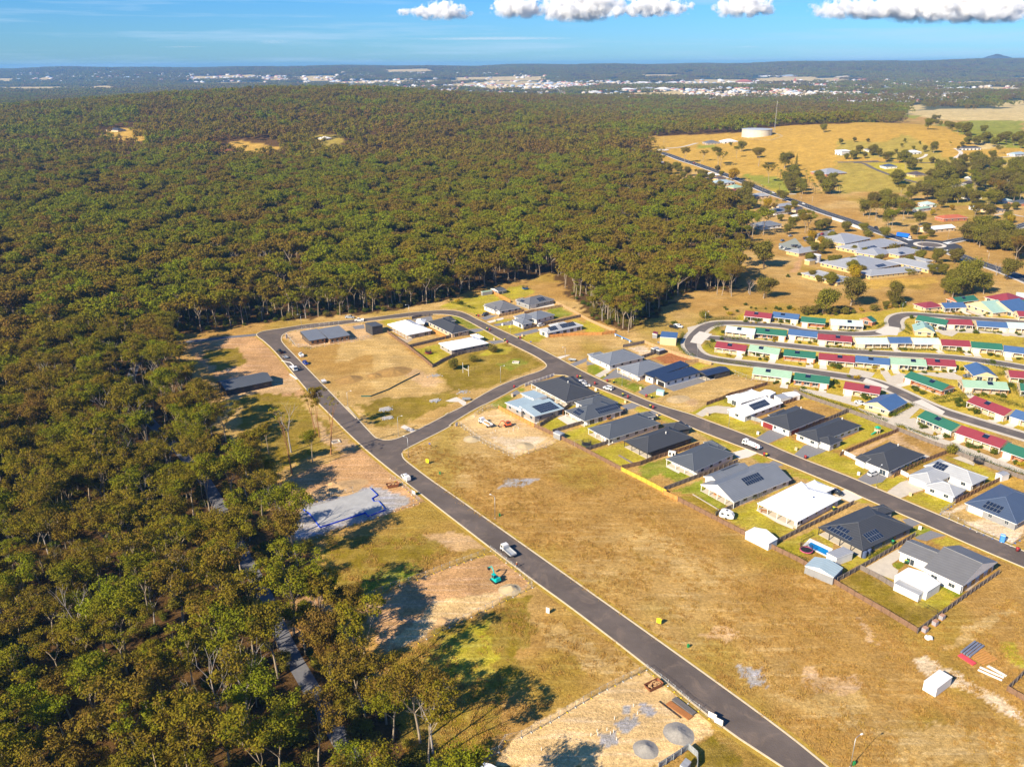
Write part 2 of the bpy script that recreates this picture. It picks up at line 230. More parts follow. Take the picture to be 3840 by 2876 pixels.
('U',[(340,150),(440,150),(440,170),(340,175)],'fgreen',2),('E',[(1820,1150),(1880,1090),(1910,1110),(1800,1310),(1740,1290)],'dirt',1),('E',[(250,190),(460,200),(620,330),(340,360)],'lawn',3),('E',[(840,390),(1120,330),(1330,580),(1140,600),(900,440)],'lawn',3),
('V',[(0,340),(180,345),(420,450),(600,500),(560,580),(300,540),(0,560)],'field',6),('V',[(180,345),(450,345),(700,420),(600,480),(400,460)],'lawn',5),('V',[(0,200),(330,210),(450,150),(650,240),(750,330),(270,320),(0,300)],'field',6),('V',[(500,320),(760,330),(1271,300),(1271,636),(700,636),(560,480)],'field',10),
('V',[(640,90),(900,60),(1271,20),(1271,250),(1000,240),(850,150)],'fgreen',12),('V',[(440,10),(700,0),(1271,-10),(1271,60),(740,60)],'farfield',15),('V',[(440,20),(560,28),(540,50),(460,40)],'fgreen',8),('V',[(900,190),(1080,220),(1150,250),(960,250)],'farfield',5),
('W',[(100,200),(180,165),(310,170),(320,215),(430,205),(440,225),(150,232)],'gold',8),('W',[(700,235),(780,228),(950,260),(920,305),(880,290),(740,265)],'gold',8),('W',[(1085,200),(1250,200),(1250,235),(1180,290),(1100,290)],'field',6),('W',[(-40,530),(100,440),(125,420),(100,500),(0,545)],'gold',4),
('F',[(1400,970),(1500,940),(2212,1060),(2212,1340),(1700,1180)],'dry',2),('F',[(400,1390),(1200,1350),(1230,1420),(300,1500)],'gold',3),
]
def paint(X,Y):
    n1=fbm(X/9,Y/9,3,4); n2=fbm(X/40,Y/40,11,4); n3=fbm(X/2.5,Y/2.5,5,3)
    col=np.empty(X.shape+(3,)); c=lambda k:np.array(C[k])
    a=np.clip((n2-.42)*4,0,1)[...,None]; col[:]=c('dry')*(1-a)+c('dry2')*a
    g=np.clip((fbm(X/26,Y/26,21,4)-.55)*6,0,1)[...,None]*.55; col[:]=col*(1-g)+c('olive')*1.25*g
    gx=(height(X,Y)>5)&(X>150)&(Y>850); col[gx]=c('gold')*.93
    jx=(fbm(X/5,Y/5,31,3)-.5); jy=(fbm(X/5,Y/5,41,3)-.5); jX=(fbm(X/1.3,Y/1.3,51,2)-.5)
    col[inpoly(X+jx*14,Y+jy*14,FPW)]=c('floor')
    # far country beyond the forest
    fy=Y>2600; nf=fbm(X/1100,Y/700,61,5)
    far=(Y>2300)&(X/Y>.2)|fy
    ns=inpoly(X,Y,FPW); far&=~ns
    nt_=fbm(X/90,Y/150,71,4); col[far]=(c('town')*.8)[None]; fm=far&(nf>.53)&(Y<7800); col[fm]=c('farfield'); fm=far&(nf<.50)&(nt_>.5); col[fm]=c('farwood')
    col[(Y>7300)]=c('farwood')
    for r,pts,k,j in PATCH:
        P=[(q.x,q.y) for q in poly(r,pts)]; x0=min(p[0] for p in P)-j*2; x1=max(p[0] for p in P)+j*2; y0=min(p[1] for p in P)-j*2; y1=max(p[1] for p in P)+j*2
        m=(X>x0)&(X<x1)&(Y>y0)&(Y<y1)
        if not m.any(): continue
        I=np.nonzero(m); xx=X[I]+jx[I]*j*2.2+jX[I]*j*.9; yy=Y[I]+jy[I]*j*2.2-jX[I]*j*.9
        q=inpoly(xx,yy,P); I2=tuple(i[q] for i in I); v=(.88+.24*n1[I2])[:,None]
        mixk=np.clip((n3[I2]-.5)*3+.5,0,1)[:,None]*(.25 if k in('lawn','green','olive','village') else .12)
        col[I2]=c(k)*v*(1-mixk)+c('dry2')*mixk
    return col*(.84+.32*n1[...,None])
rows=[40.]
while rows[-1]<13000: rows.append(rows[-1]*(1.0058 if rows[-1]<900 else 1.012))
ts=np.linspace(-1.25,1.25,620); rows=np.array(rows)
GX=rows[:,None]*ts[None]; GY=np.repeat(rows[:,None],620,1); GZ=height(GX,GY)
# gentle spoil heaps and furrows are real relief
def grid_mesh(name,X,Y,Z,col,m):
    nr,nc=X.shape; me=bpy.data.meshes.new(name); me.vertices.add(nr*nc)
    me.vertices.foreach_set('co',np.stack([X,Y,Z],-1).astype(np.float32).ravel())
    i=np.arange((nr-1)*(nc-1)); r=i//(nc-1); q=i%(nc-1); a=r*nc+q; f=np.stack([a,a+1,a+nc+1,a+nc],-1).ravel().astype(np.int32)
    me.loops.add(len(f)); me.loops.foreach_set('vertex_index',f); me.polygons.add(len(i)); me.polygons.foreach_set('loop_start',np.arange(0,len(f),4,dtype=np.int32)); me.update(calc_edges=True)
    if col is not None:
        at_=me.color_attributes.new('cover','FLOAT_COLOR','POINT'); at_.data.foreach_set('color',np.concatenate([col,np.ones(col.shape[:2]+(1,))],-1).astype(np.float32).ravel())
    me.materials.append(m); me.polygons.foreach_set('use_smooth',[True]*len(i)); o=bpy.data.objects.new(name,me); COL.objects.link(o); return o
def ground_mat():
    m=bpy.data.materials.new('ground_cover'); m.use_nodes=True; n=m.node_tree.nodes; l=m.node_tree.links; b=n['Principled BSDF']; b.inputs['Roughness'].default_value=.95; b.inputs['Specular IOR Level'].default_value=0
    t=n.new('ShaderNodeTexCoord'); v=n.new('ShaderNodeVertexColor'); v.layer_name='cover'; out=v.outputs['Color']
    for sc,lo,hi,dt in ((1.1,.60,1.40,6),(.13,.78,1.22,5),(4,.66,1.36,3)):
        q=n.new('ShaderNodeTexNoise'); q.inputs['Scale'].default_value=sc; q.inputs['Detail'].default_value=dt; q.inputs['Roughness'].default_value=.7; l.new(t.outputs['Object'],q.inputs['Vector'])
        r=n.new('ShaderNodeMapRange'); r.inputs[1].default_value=.3; r.inputs[2].default_value=.7; r.inputs[3].default_value=lo; r.inputs[4].default_value=hi; l.new(q.outputs['Fac'],r.inputs[0])
        x=n.new('ShaderNodeMix'); x.data_type='RGBA'; x.blend_type='MULTIPLY'; x.inputs['Factor'].default_value=1; l.new(out,x.inputs['A']); l.new(r.outputs[0],x.inputs['B']); out=x.outputs['Result']
    # bare scuffed streaks along the mowing direction
    mp=n.new('ShaderNodeMapping'); mp.inputs['Rotation'].default_value=(0,0,R_(50)); mp.inputs['Scale'].default_value=(.05,.55,1); l.new(t.outputs['Object'],mp.inputs[0])
    q=n.new('ShaderNodeTexNoise'); q.inputs['Scale'].default_value=1; q.inputs['Detail'].default_value=7; q.inputs['Roughness'].default_value=.72; l.new(mp.outputs[0],q.inputs['Vector'])
    r=n.new('ShaderNodeMapRange'); r.inputs[1].default_value=.50; r.inputs[2].default_value=.66; r.inputs[4].default_value=.6; l.new(q.outputs['Fac'],r.inputs[0])
    hv=n.new('ShaderNodeMix'); hv.data_type='RGBA'; hv.blend_type='MIX'; l.new(r.outputs[0],hv.inputs['Factor']); l.new(out,hv.inputs['A'])
    g=n.new('ShaderNodeMix'); g.data_type='RGBA'; g.blend_type='MULTIPLY'; g.inputs['Factor'].default_value=1; l.new(out,g.inputs['A']); g.inputs['B'].default_value=(1.35,1.55,2.3,1); l.new(g.outputs['Result'],hv.inputs['B'])
    l.new(hv.outputs['Result'],b.inputs['Base Color'])
    q2=n.new('ShaderNodeTexNoise'); q2.inputs['Scale'].default_value=1.7; q2.inputs['Detail'].default_value=6; q2.inputs['Roughness'].default_value=.75; l.new(t.outputs['Object'],q2.inputs['Vector'])
    u=n.new('ShaderNodeBump'); u.inputs['Strength'].default_value=.8; u.inputs['Distance'].default_value=.45; l.new(q2.outputs['Fac'],u.inputs['Height']); l.new(u.outputs[0],b.inputs['Normal'])
    return m
gm=ground_mat()
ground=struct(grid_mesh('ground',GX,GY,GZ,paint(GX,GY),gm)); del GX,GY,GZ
seam=mat('sea_water',(.012,.07,.16),.25,0,.001,.1)
b=MB(); b.face([(-60000,11000,-9),(60000,11000,-9),(120000,120000,-9),(-120000,120000,-9)]); struct(b.build('sea',seam))
# ---------------- roads
asph=mat('asphalt',(.118,.094,.080),.9,0,.09,.34,.25,3); asph2=mat('asphalt_old',(.12,.102,.092),.9,0,.2,.18,.25,3); asphd=mat('asphalt_new',(.05,.052,.06),.85,0,.3,.15,.2,3)
conc=mat('concrete',(.52,.46,.37),.85,0,.5,.14); kerbm=mat('kerb_concrete',(.60,.50,.34),.85,0,.8,.15); concw=mat('pale_concrete',(.62,.56,.48),.8,0,.6,.1); grv=mat('driveway_gravel',(.20,.195,.20),.95,0,2,.2,.3)
white_line=mat('line_paint',(.75,.75,.72),.6,0,3,.1)
def smooth(P,n=3):
    P=[Vector(p) for p in P]
    for _ in range(n):
        Q=[P[0]]
        for a,b in zip(P,P[1:]): Q+=[a*.75+b*.25,a*.25+b*.75]
        P=Q+[P[-1]]
    return P
def sheet(name,P,z,m,kind='structure',label=None,cat=None):
    from mathutils.geometry import tessellate_polygon
    V=[Vector((p[0],p[1],(p[2] if len(p)>2 and p[1]>760 else 0)+z)) for p in P]
    t=tessellate_polygon([V]); me=bpy.data.meshes.new(name)
    if len(t) and (V[t[0][1]]-V[t[0][0]]).cross(V[t[0][2]]-V[t[0][0]]).z<0: t=[tuple(reversed(f)) for f in t]
    me.from_pydata(V,[],[tuple(f) for f in t]); me.materials.append(m); o=bpy.data.objects.new(name,me); COL.objects.link(o); o['kind']=kind
    return o
def resample(P,step):
    Q=[P[0]]; acc=0
    for a,b in zip(P,P[1:]):
        L=(b-a).length; n=max(1,int(L/step))
        for i in range(1,n+1): Q.append(a.lerp(b,i/n))
    return Q
def ribbon(name,P,w0,w1,z,m,zt=None):
    "strip along P from offset w0 to w1 (left positive); drapes over the terrain; zt: raised with sides"
    P=resample([Vector((p[0],p[1],0)) for p in P],12 if P[0][1]>700 else 60); V=[];F=[]
    for i,p in enumerate(P):
        d=(P[min(i+1,len(P)-1)]-P[max(i-1,0)]).normalized(); nrm=Vector((-d.y,d.x,0))
        for o_ in ((w0,w1) if zt is None else (w0,w0,w1,w1)):
            q=p+nrm*o_; V.append([q.x,q.y,hz(q.x,q.y) if q.y>650 else 0.])
    k=2 if zt is None else 4
    for i in range(len(P)):
        if zt is None: V[2*i][2]+=z; V[2*i+1][2]+=z
        else:
            for j,zz in enumerate((z,zt,zt,z)): V[4*i+j][2]+=zz
    for i in range(len(P)-1):
        for j in range(k-1): F.append((k*i+j,k*i+k+j,k*i+k+j+1,k*i+j+1)[::-1])
    me=bpy.data.meshes.new(name); me.from_pydata(V,[],F); me.materials.append(m); o=bpy.data.objects.new(name,me); COL.objects.link(o); o['kind']='structure'; return o
S=lambda *a: [at(*x) for x in a]
def RP(r,*pts): return [at(r,x,y) for x,y in pts]
# road along the forest: left and right edges
r1L=RP('L',(2560,1365),(2297,1191),(1950,965),(1330,460),(730,0))+RP('K',(1892,330),(1460,0))+RP('J',(1750,1010),(1240,600),(840,190))+RP('A',(1640,1410),(1420,1150),(1200,880),(1080,770),(1000,715),(1010,690),(1080,665),(1300,635),(1500,600),(1900,560),(2209,530))+RP('B',(200,500),(400,475),(700,450),(850,455),(950,480),(1100,560),(1500,740),(1900,940),(2209,1110))+RP('C',(400,1290),(700,1420),(1100,1535))+RP('H',(600,180),(1200,400),(1600,580),(2209,812))+RP('I',(780,960),(1500,1265),(2400,1650))
e1=RP('N',(930,1100),(600,830),(0,395))+RP('L',(1040,0))+RP('J',(2209,1130),(1960,960),(1750,800),(1680,740),(1670,690))
e2=RP('J',(1690,660),(1760,620),(2209,395))+RP('B',(750,1657),(1050,1470),(1230,1390),(1400,1300),(1560,1210),(1740,1150),(1860,1115),(1990,1125))
e3=RP('B',(1990,1125),(2209,1215))+RP('C',(200,1290),(600,1450),(1000,1615))+RP('H',(520,280),(1000,465),(1500,655),(2209,955))+RP('I',(500,990),(1200,1290),(1660,1500),(2350,1790))
inner=RP('J',(1380,500),(1420,535),(1500,553),(1600,545),(1700,505),(1830,450),(2209,250))+RP('B',(700,1555),(960,1430),(1100,1340),(1300,1230),(1560,1130),(1700,1090),(1780,1050),(1795,1015),(1720,955),(1600,890),(1300,745),(1000,575),(850,505),(620,490),(400,518))+RP('A',(2130,570),(1700,625),(1400,655),(1290,690),(1255,735),(1270,790),(1420,940),(1700,1230),(2100,1640))+RP('J',(1100,200))
o1=smooth(r1L,2); i1=smooth(inner,2); E1=smooth(e1,2); E2=smooth(e2,2); E3=smooth(e3,2)
def area(P): return sum(a.x*b.y-b.x*a.y for a,b in zip(P,P[1:]+P[:1]))/2
from mathutils.geometry import delaunay_2d_cdt
def sheet_hole(name,out,hole,z,m):
    n=len(out); V=[Vector((p.x,p.y)) for p in out+hole]; Ed=[(i,(i+1)%n) for i in range(n)]+[(n+i,n+(i+1)%len(hole)) for i in range(len(hole))]
    v,e,f,*_=delaunay_2d_cdt(V,Ed,[],0,1e-4); cx=np.array([sum(v[i].x for i in q)/3 for q in f]); cy=np.array([sum(v[i].y for i in q)/3 for q in f])
    ok=inpoly(cx,cy,[(p.x,p.y) for p in out])&~inpoly(cx,cy,[(p.x,p.y) for p in hole])
    me=bpy.data.meshes.new(name); me.from_pydata([(p.x,p.y,z) for p in v],[],[tuple(q) for q,k_ in zip(f,ok) if k_]); me.materials.append(m); o=bpy.data.objects.new(name,me); COL.objects.link(o); return struct(o)
sheet_hole('road',o1+E3[::-1]+E2[::-1][1:]+E1[::-1][1:],i1,.05,asph)
kw=.42
def kerb(P,side,nm='kerb'): return ribbon(nm,P,0 if side>0 else -kw,kw if side>0 else 0,.0,kerbm,.13)
kerb(o1,1); kerb(E1,-1); kerb(E2,-1); kerb(E3,-1); kerb(i1+[i1[0]],-1 if area(i1)>0 else 1)
vgm=mat('verge_grass',(.40,.26,.035),.95,0,.8,.3,.6,5)
for P,sd in ((o1,1),(E1,-1),(E2,-1),(E3,-1),(i1+[i1[0]],-1 if area(i1)>0 else 1)): ribbon('verge',P,kw if sd>0 else -kw-1.1,kw+1.1 if sd>0 else -kw,.018,vgm)
# dark gravel path through the trees on the left
pth=RP('A',(1010,705),(600,740),(200,790),(-150,850))+RP('O',(290,790),(275,850),(330,920),(400,985),(460,1060),(500,1150),(545,1235),(575,1290),(620,1400),(680,1500),(760,1640),(820,1750))
ribbon('path',smooth(pth,2),-2,2,.02,mat('path_bitumen',(.15,.15,.165),.9,0,.6,.2))
# village lanes
v1=RP('D',(2400,560),(1600,505),(1250,478),(1080,468),(960,490),(920,540),(945,590),(900,625),(800,655),(500,668),(0,635))+RP('C',(2080,615),(1570,583),(1350,583),(1230,615),(1150,680),(1090,750),(1070,810),(1110,880),(1200,935),(1400,975),(1800,1018),(2209,1070))+RP('D',(200,1050),(450,1085),(700,1125),(900,1200),(1150,1320),(1350,1410),(1600,1490),(2000,1610),(2400,1730))
v2=RP('C',(1120,725),(1300,738),(1700,775),(2209,830))+RP('D',(300,825),(700,850),(1100,873),(1500,893),(1900,940),(2350,1020))
c1=smooth(v1,2); c2=smooth(v2,2)
ribbon('footpath',c1,-5.2,5.2,.03,conc); ribbon('footpath.001',c2,-4.8,4.8,.035,conc)
ribbon('road.001',c1,-3.1,3.1,.06,asph2); ribbon('road.002',c2,-3.1,3.1,.07,asph2)
for r,p in (('C',[(1170,670),(1300,700),(1240,750),(1190,805),(1070,785),(1110,720)]),('D',[(860,585),(985,605),(960,680),(830,675),(740,645)]),('D',[(650,1100),(880,1185),(850,1210),(830,1200),(620,1135)]),('D',[(1200,1310),(1430,1430),(1400,1465),(1110,1335)])):
    sheet('pavement',poly(r,p),.085,concw)
# highway and roundabout
hw=RP('Y',(1900,968),(2050,985),(2150,1015))+RP('E',(450,-5),(700,70),(1000,180),(1300,300),(1500,390),(1800,485),(2050,585),(2212,640))+RP('F',(200,700),(400,775),(650,870),(850,930),(960,975))
hw2=RP('F',(1290,1025),(1450,1100),(1700,1190),(2000,1290),(2212,1375),(2500,1500)); hw3=RP('F',(1250,965),(1400,935),(1520,910),(1700,890),(1950,835),(2212,750),(2500,670))
H1=smooth(hw,2);H2=smooth(hw2,2);H3=smooth(hw3,2)
rbc=at('F',1125,985); RB=19.0
for P,wd,z in ((H1,5.8,.30),(H2,5.8,.32),(H3,4.6,.31)):
    ribbon('highway',P,-wd,wd,z,asphd); ribbon('kerb',P,-wd-1.6,-wd-.0,z-.05,concw,z+.1)
    ribbon('lane_marking',P,-.09,.09,z+.03,white_line); ribbon('lane_marking',P,wd-1.1,wd-.9,z+.03,white_line); ribbon('lane_marking',P,-wd+.9,-wd+1.1,z+.03,white_line)
circ=lambda c,r,n=40:[Vector((c.x+r*math.cos(2*math.pi*i/n),c.y+r*math.sin(2*math.pi*i/n),0)) for i in range(n)]
sheet('roundabout',circ(rbc,RB+4),.36,asphd)
b=MB(); b.prism([(p.x,p.y) for p in circ(rbc,RB-7)],.37,.5); struct(b.build('traffic_island',concw)); b=MB(); b.prism([(p.x,p.y) for p in circ(rbc,RB-10)],.5,.56); struct(b.build('traffic_island_centre',asph2))
for r,p in (('F',[(880,935),(940,928),(830,905),(800,900)]),('F',[(1270,960),(1330,975),(1390,945)]),('F',[(1230,1045),(1330,1060),(1340,1040)]),('F',[(1310,1072),(1400,1090),(1395,1075)])): sheet('lane_marking',poly(r,p),.42,white_line)
sheet('roundabout',circ(at('U',135,183),17),0.4+0,asphd); b=MB(); q=at('U',135,183)
b.prism([(p.x,p.y) for p in circ(q,10)],q.z+.3,q.z+1.0); struct(b.build('traffic_island',concw))
for r,pts,wd,m in (('V',[(0,345),(110,345),(280,338)],3,asph2),('V',[(110,348),(180,350),(240,385),(350,430),(480,470),(620,500),(780,520)],2.6,asph2),('V',[(190,345),(400,345),(700,350),(900,350)],2,asph2),('V',[(500,333),(560,320),(600,305),(606,290)],2,concw),('V',[(780,326),(830,300),(845,280),(825,262),(800,250)],2.6,concw),('V',[(900,330),(1000,318),(1271,305)],1.6,concw),
 ('U',[(155,172),(250,165),(340,140)],3.5,conc),('E',[(1640,400),(1800,398)],3,conc),('F',[(1700,680),(2000,750),(2200,800)],2,conc),('F',[(1880,640),(2000,620),(2212,660)],2,conc),('W',[(-30,495),(30,470),(80,450)],2.5,conc),('W',[(90,425),(200,400)],2.5,asph2)):
    ribbon('lane',smooth(poly(r,pts),2),-wd,wd,.22,m)
# driveways and slabs
DRV=[('B',[(1110,530),(1200,500),(1240,505),(1300,500),(1160,555)],grv),('B',[(1170,570),(1345,525),(1350,545),(1205,585)],concw),('B',[(1240,600),(1390,570),(1470,550),(1470,600),(1270,615)],grv),('B',[(1440,705),(1690,640),(1720,670),(1480,730)],grv),('B',[(1180,775),(1330,758),(1360,780),(1240,805)],grv),('B',[(990,650),(1110,640),(1160,655),(1050,685)],grv),
('B',[(400,545),(600,510),(620,560),(560,600),(480,590)],grv),('B',[(1560,465),(1860,380),(1880,400),(1570,472)],concw),('B',[(200,705),(330,750),(420,750),(350,790)],dict),('A',[(1990,620),(2110,600),(2120,640),(2020,650)],grv),
('G',[(580,330),(650,310),(700,340),(640,370),(600,365)],grv),('C',[(0,975),(90,1010),(0,1020)],grv),('C',[(75,1130),(200,1060),(265,1070),(215,1105),(120,1160)],conc),('C',[(150,1175),(300,1060),(420,1120),(470,1185),(350,1145)],grv),('C',[(530,1300),(620,1240),(690,1215),(810,1265),(720,1290),(600,1335)],grv),('C',[(810,1250),(1150,1110),(1200,1130),(1230,1190),(900,1290)],grv),
('C',[(1100,1545),(1240,1455),(1340,1440),(1480,1450),(1560,1480),(1490,1530),(1330,1510),(1250,1530),(1160,1570)],conc),('B',[(1860,945),(2000,915),(2040,915),(1910,965)],concw),('B',[(2030,1010),(2209,945),(2209,980),(2080,1035)],grv),
('H',[(1190,405),(1320,320),(1380,300),(1520,370),(1440,400),(1310,460)],grv),('H',[(1590,570),(1700,470),(1790,450),(1940,520),(1850,560),(1730,605),(1680,610)],grv),('H',[(950,545),(1100,505),(1225,545),(1130,590),(1030,612)],concw),('H',[(1340,650),(1380,625),(1490,670),(1420,690)],grv),('H',[(2010,985),(2130,920),(2330,1000),(2180,1060)],concw),('G',[(2000,550),(2060,520),(2160,570),(2090,600)],grv),('G',[(1740,480),(1850,440),(1900,480),(1880,500),(1800,520)],grv),('C',[(340,1440),(480,1410),(560,1440),(440,1465)],grv),('C',[(560,1510),(690,1490),(740,1510),(600,1550)],grv),
('I',[(480,825),(600,740),(640,700),(800,790),(740,850),(600,880)],grv),('I',[(780,960),(860,900),(930,850),(1000,830),(1170,930),(1070,960),(930,1015)],conc),('I',[(950,1240),(1060,1210),(1150,1270),(1080,1300),(1030,1320)],grv),('I',[(1080,1420),(1240,1350),(1400,1400),(1280,1430),(1200,1460),(1100,1440)],grv),
('M',[(570,490),(900,300),(980,340),(920,400),(840,450),(850,480),(910,520),(870,620),(690,555)],conc),('M',[(1560,740),(1830,500),(1860,520),(1640,730)],dict),('M',[(300,430),(330,300),(430,360)],conc),
('G',[(590,500),(740,600),(850,680),(880,640),(780,580),(620,480)],concw),('G',[(1075,600),(1180,560),(1350,650),(1200,680)],concw),('B',[(745,1390),(860,1350),(960,1400),(960,1430),(930,1440),(880,1400),(790,1400)],concw),('J',[(1660,420),(1700,395),(1830,455),(1790,480)],concw),
('H',[(265,690),(320,650),(440,720),(400,760)],concw),('H',[(660,940),(700,890),(960,1080),(900,1090)],concw),('H',[(1200,1140),(1250,1110),(1560,1250),(1590,1340),(1420,1270)],concw),('H',[(1680,1510),(1760,1430),(2000,1540),(1960,1600),(1760,1500)],WHITE()),('I',[(110,1400),(170,1360),(380,1480),(320,1510)],concw),
('I',[(1160,560),(1300,600),(1200,620),(1140,590)],conc),('I',[(1470,600),(1560,575),(1700,650),(1690,680)],conc),('E',[(1600,960),(1640,960),(1790,900),(1920,1050),(1830,1090),(1600,1030)],mat('car_park',(.27,.29,.25),.9)),('E',[(1870,900),(2100,830),(2240,800),(2240,870),(1900,940)],grv),('E',[(2060,1180),(2212,1130),(2300,1110),(2300,1140),(2080,1210)],grv),
('D',[(500,1000),(740,1050),(710,1085),(650,1095),(480,1060)],conc),('D',[(790,1020),(860,1020),(900,1080),(1000,1050),(1110,1080),(1020,1150),(880,1170),(820,1080)],conc),('D',[(420,1280),(510,1280),(500,1330),(640,1350),(560,1380),(250,1290),(0,1225),(0,1195),(240,1240)],conc),('D',[(570,1390),(890,1490),(1110,1380),(1250,1330),(1010,1560),(900,1580),(600,1420)],conc),('D',[(1010,1560),(1060,1500),(1130,1490),(1400,1640),(1300,1657),(1100,1600)],conc),('I',[(950,240),(1090,320),(1490,440),(1800,560),(2209,720),(2209,770),(1600,560),(1000,310)],conc),
('D',[(1100,1060),(1250,1070),(1480,1110),(1600,1120),(1600,1085),(1500,1050),(1200,1040)],conc),('D',[(1330,620),(1500,650),(1900,660),(2209,700),(2209,660),(1800,620),(1480,600)],conc),('D',[(1330,620),(1430,600),(1560,650),(1500,690),(1400,670)],conc),('D',[(1700,420),(1850,480),(1800,500),(1600,425)],conc),('C',[(1040,630),(1130,610),(1120,680),(1060,700)],conc)]
k=0
for r,p,m in DRV:
    if m is dict: m=mat('bare_pavers',(.42,.33,.24),.9,0,1,.2)
    sheet('driveway',poly(r,p),.008+.0006*k,m); k+=1
# ---------------- houses
RC=dict(charcoal=(.045,.048,.055),slate=(.075,.085,.10),steel=(.16,.175,.20),midgrey=(.14,.14,.145),lightgrey=(.30,.31,.33),navy=(.022,.035,.075),bluegrey=(.06,.085,.14),white=(.80,.80,.79),palegrey=(.36,.37,.38),mint=(.42,.52,.50),palegreen=(.28,.42,.30),green=(.03,.135,.085),red=(.24,.04,.05),blue=(.06,.12,.25),offgreen=(.30,.45,.38),brownr=(.10,.075,.06),terracotta=(.45,.12,.04),yellowr=(.55,.46,.16),icegrey=(.33,.42,.46))
WC=dict(white=(.70,.68,.64),cream=(.62,.47,.27),brick=(.42,.16,.08),tan=(.50,.38,.26),dark=(.06,.058,.058),grey=(.26,.26,.26),yellow=(.56,.42,.18),timber=(.42,.24,.10),bgrey=(.34,.30,.26),sandb=(.60,.42,.22))
def rmat(k): return mat('roof_'+k,RC[k],.42 if k not in('charcoal','slate') else .6,0,.35,.10,.12,9,spec=.45,stripe=(.8,.16 if k in('charcoal','slate') else .07))
def wmat(k): return mat('wall_'+k,WC[k],.85,0,.8,.12,.1,10)
solar_m=mat('solar_cell',(.012,.02,.045),.12,0,1,.25,spec=.7); frame_m=mat('solar_frame',(.30,.33,.36),.4,.4,1,.05); door_m=mat('garage_door_white',(.70,.68,.62),.6,0,2,.05); wood_m=mat('stained_timber',(.36,.15,.05),.7,0,3,.2); roofcap=mat('ridge_cap_grey',(.20,.20,.22),.6); metal_m=mat('galvanised_steel',(.42,.44,.45),.4,.6,2,.1); dark_m=mat('dark_plastic',(.03,.03,.032),.5)
def unit_mesh(name,mats,fn):
    b=MB(); fn(b); me=bpy.data.meshes.new(name); me.from_pydata(b.v,[],b.f)
    for m in mats: me.materials.append(m)
    me.polygons.foreach_set('material_index',b.m); return me
def _win(b):
    b.box(-.5,-.5,-.5,.5,.5,.5,0); b.box(-.455,-.9,-.44,-.02,-.45,.44,1); b.box(.02,-.9,-.44,.455,-.45,.44,1)
WINM=unit_mesh('window',[WHITE(),glass()],_win)
WIND=unit_mesh('window_dark',[dark_m,glass()],_win)
def obj_at(name,me,parent,loc,rz=0,sc=(1,1,1)):
    o=bpy.data.objects.new(name,me); COL.objects.link(o); o.parent=parent; o.location=loc; o.rotation_euler=(0,0,rz); o.scale=sc; return o
def roof_rect(b,T,a,c,kind,ze,tp,th=.22):
    "T maps local (u,v,z); a along u, c along v"
    z0=ze-th; E=[(0,0),(a,0),(a,c),(0,c)]; caps=[]
    if kind=='hip':
        if a>=c: h=c/2*tp; r=[(c/2,c/2),(a-c/2,c/2)]; fs=[(0,1,'b','a'),(1,2,'b'),(2,3,'a','b'),(3,0,'a')]
        else: h=a/2*tp; r=[(a/2,a/2),(a/2,c-a/2)]; fs=[(0,1,'a'),(1,2,'b','a'),(2,3,'b'),(3,0,'a','b')]
        R={'a':(*r[0],ze+h),'b':(*r[1],ze+h)}
        for f in fs: b.face([T((*E[i],ze)) if isinstance(i,int) else T(R[i]) for i in f],0)
        caps=[(R['a'],R['b'])]; e3=[(*e,ze) for e in E]
        caps+= [(e3[0],R['a']),(e3[3] if a>=c else e3[1],R['a']),(e3[2],R['b']),(e3[1] if a>=c else e3[3],R['b'])]
    elif kind=='gu':   # ridge along u
        h=c/2*tp; A=(0,c/2,ze+h);B=(a,c/2,ze+h); e=[(*q,ze) for q in E]
        b.face([T(e[0]),T(e[1]),T(B),T(A)],0); b.face([T(e[2]),T(e[3]),T(A),T(B)],0); b.face([T(e[1]),T(e[2]),T(B)],2); b.face([T(e[3]),T(e[0]),T(A)],2); caps=[(A,B)]
    elif kind=='gv':
        h=a/2*tp; A=(a/2,0,ze+h);B=(a/2,c,ze+h); e=[(*q,ze) for q in E]
        b.face([T(e[1]),T(e[2]),T(B),T(A)],0); b.face([T(e[3]),T(e[0]),T(A),T(B)],0); b.face([T(e[0]),T(e[1]),T(A)],2); b.face([T(e[2]),T(e[3]),T(B)],2); caps=[(A,B)]
    else:              # skillion, kind 's0'..'s3' names the high side
        k=int(kind[1]); hi={0:(0,3),1:(0,1),2:(1,2),3:(2,3)}[k]; L=a if k in(0,2) else c
        zz=[ze+(L*tp if i in hi else 0) for i in range(4)]; b.face([T((*E[i],zz[i])) for i in range(4)],0)
        for i in range(4):
            j=(i+1)%4; b.face([T((*E[i],z0)),T((*E[j],z0)),T((*E[j],zz[j])),T((*E[i],zz[i]))],1 if max(zz[i],zz[j])<ze+.01 else 2)
        b.face([T((*E[i],z0)) for i in (3,2,1,0)],1); return caps
    for i in range(4):
        j=(i+1)%4; b.face([T((*E[i],z0)),T((*E[j],z0)),T((*E[j],ze)),T((*E[i],ze))],1)
    b.face([T((*E[i],z0)) for i in (3,2,1,0)],1)
    return caps
def frame_of(p0,p1,p2,sc=1):
    U=(p2-p1); V=(p0-p1); U.z=V.z=0; a=U.length; c=V.length; au=math.atan2(U.y,U.x); av=math.atan2(V.y,V.x)
    s=1 if ((av-au+math.pi)%(2*math.pi)-math.pi)>0 else -1
    d=((av-au)*s)%(2*math.pi); fix=(d-math.pi/2)/2; au+=s*fix; av-=s*fix
    return Vector((p1.x,p1.y,p1.z)),Vector((math.cos(au),math.sin(au),0)),Vector((math.cos(av),math.sin(av),0)),a,c
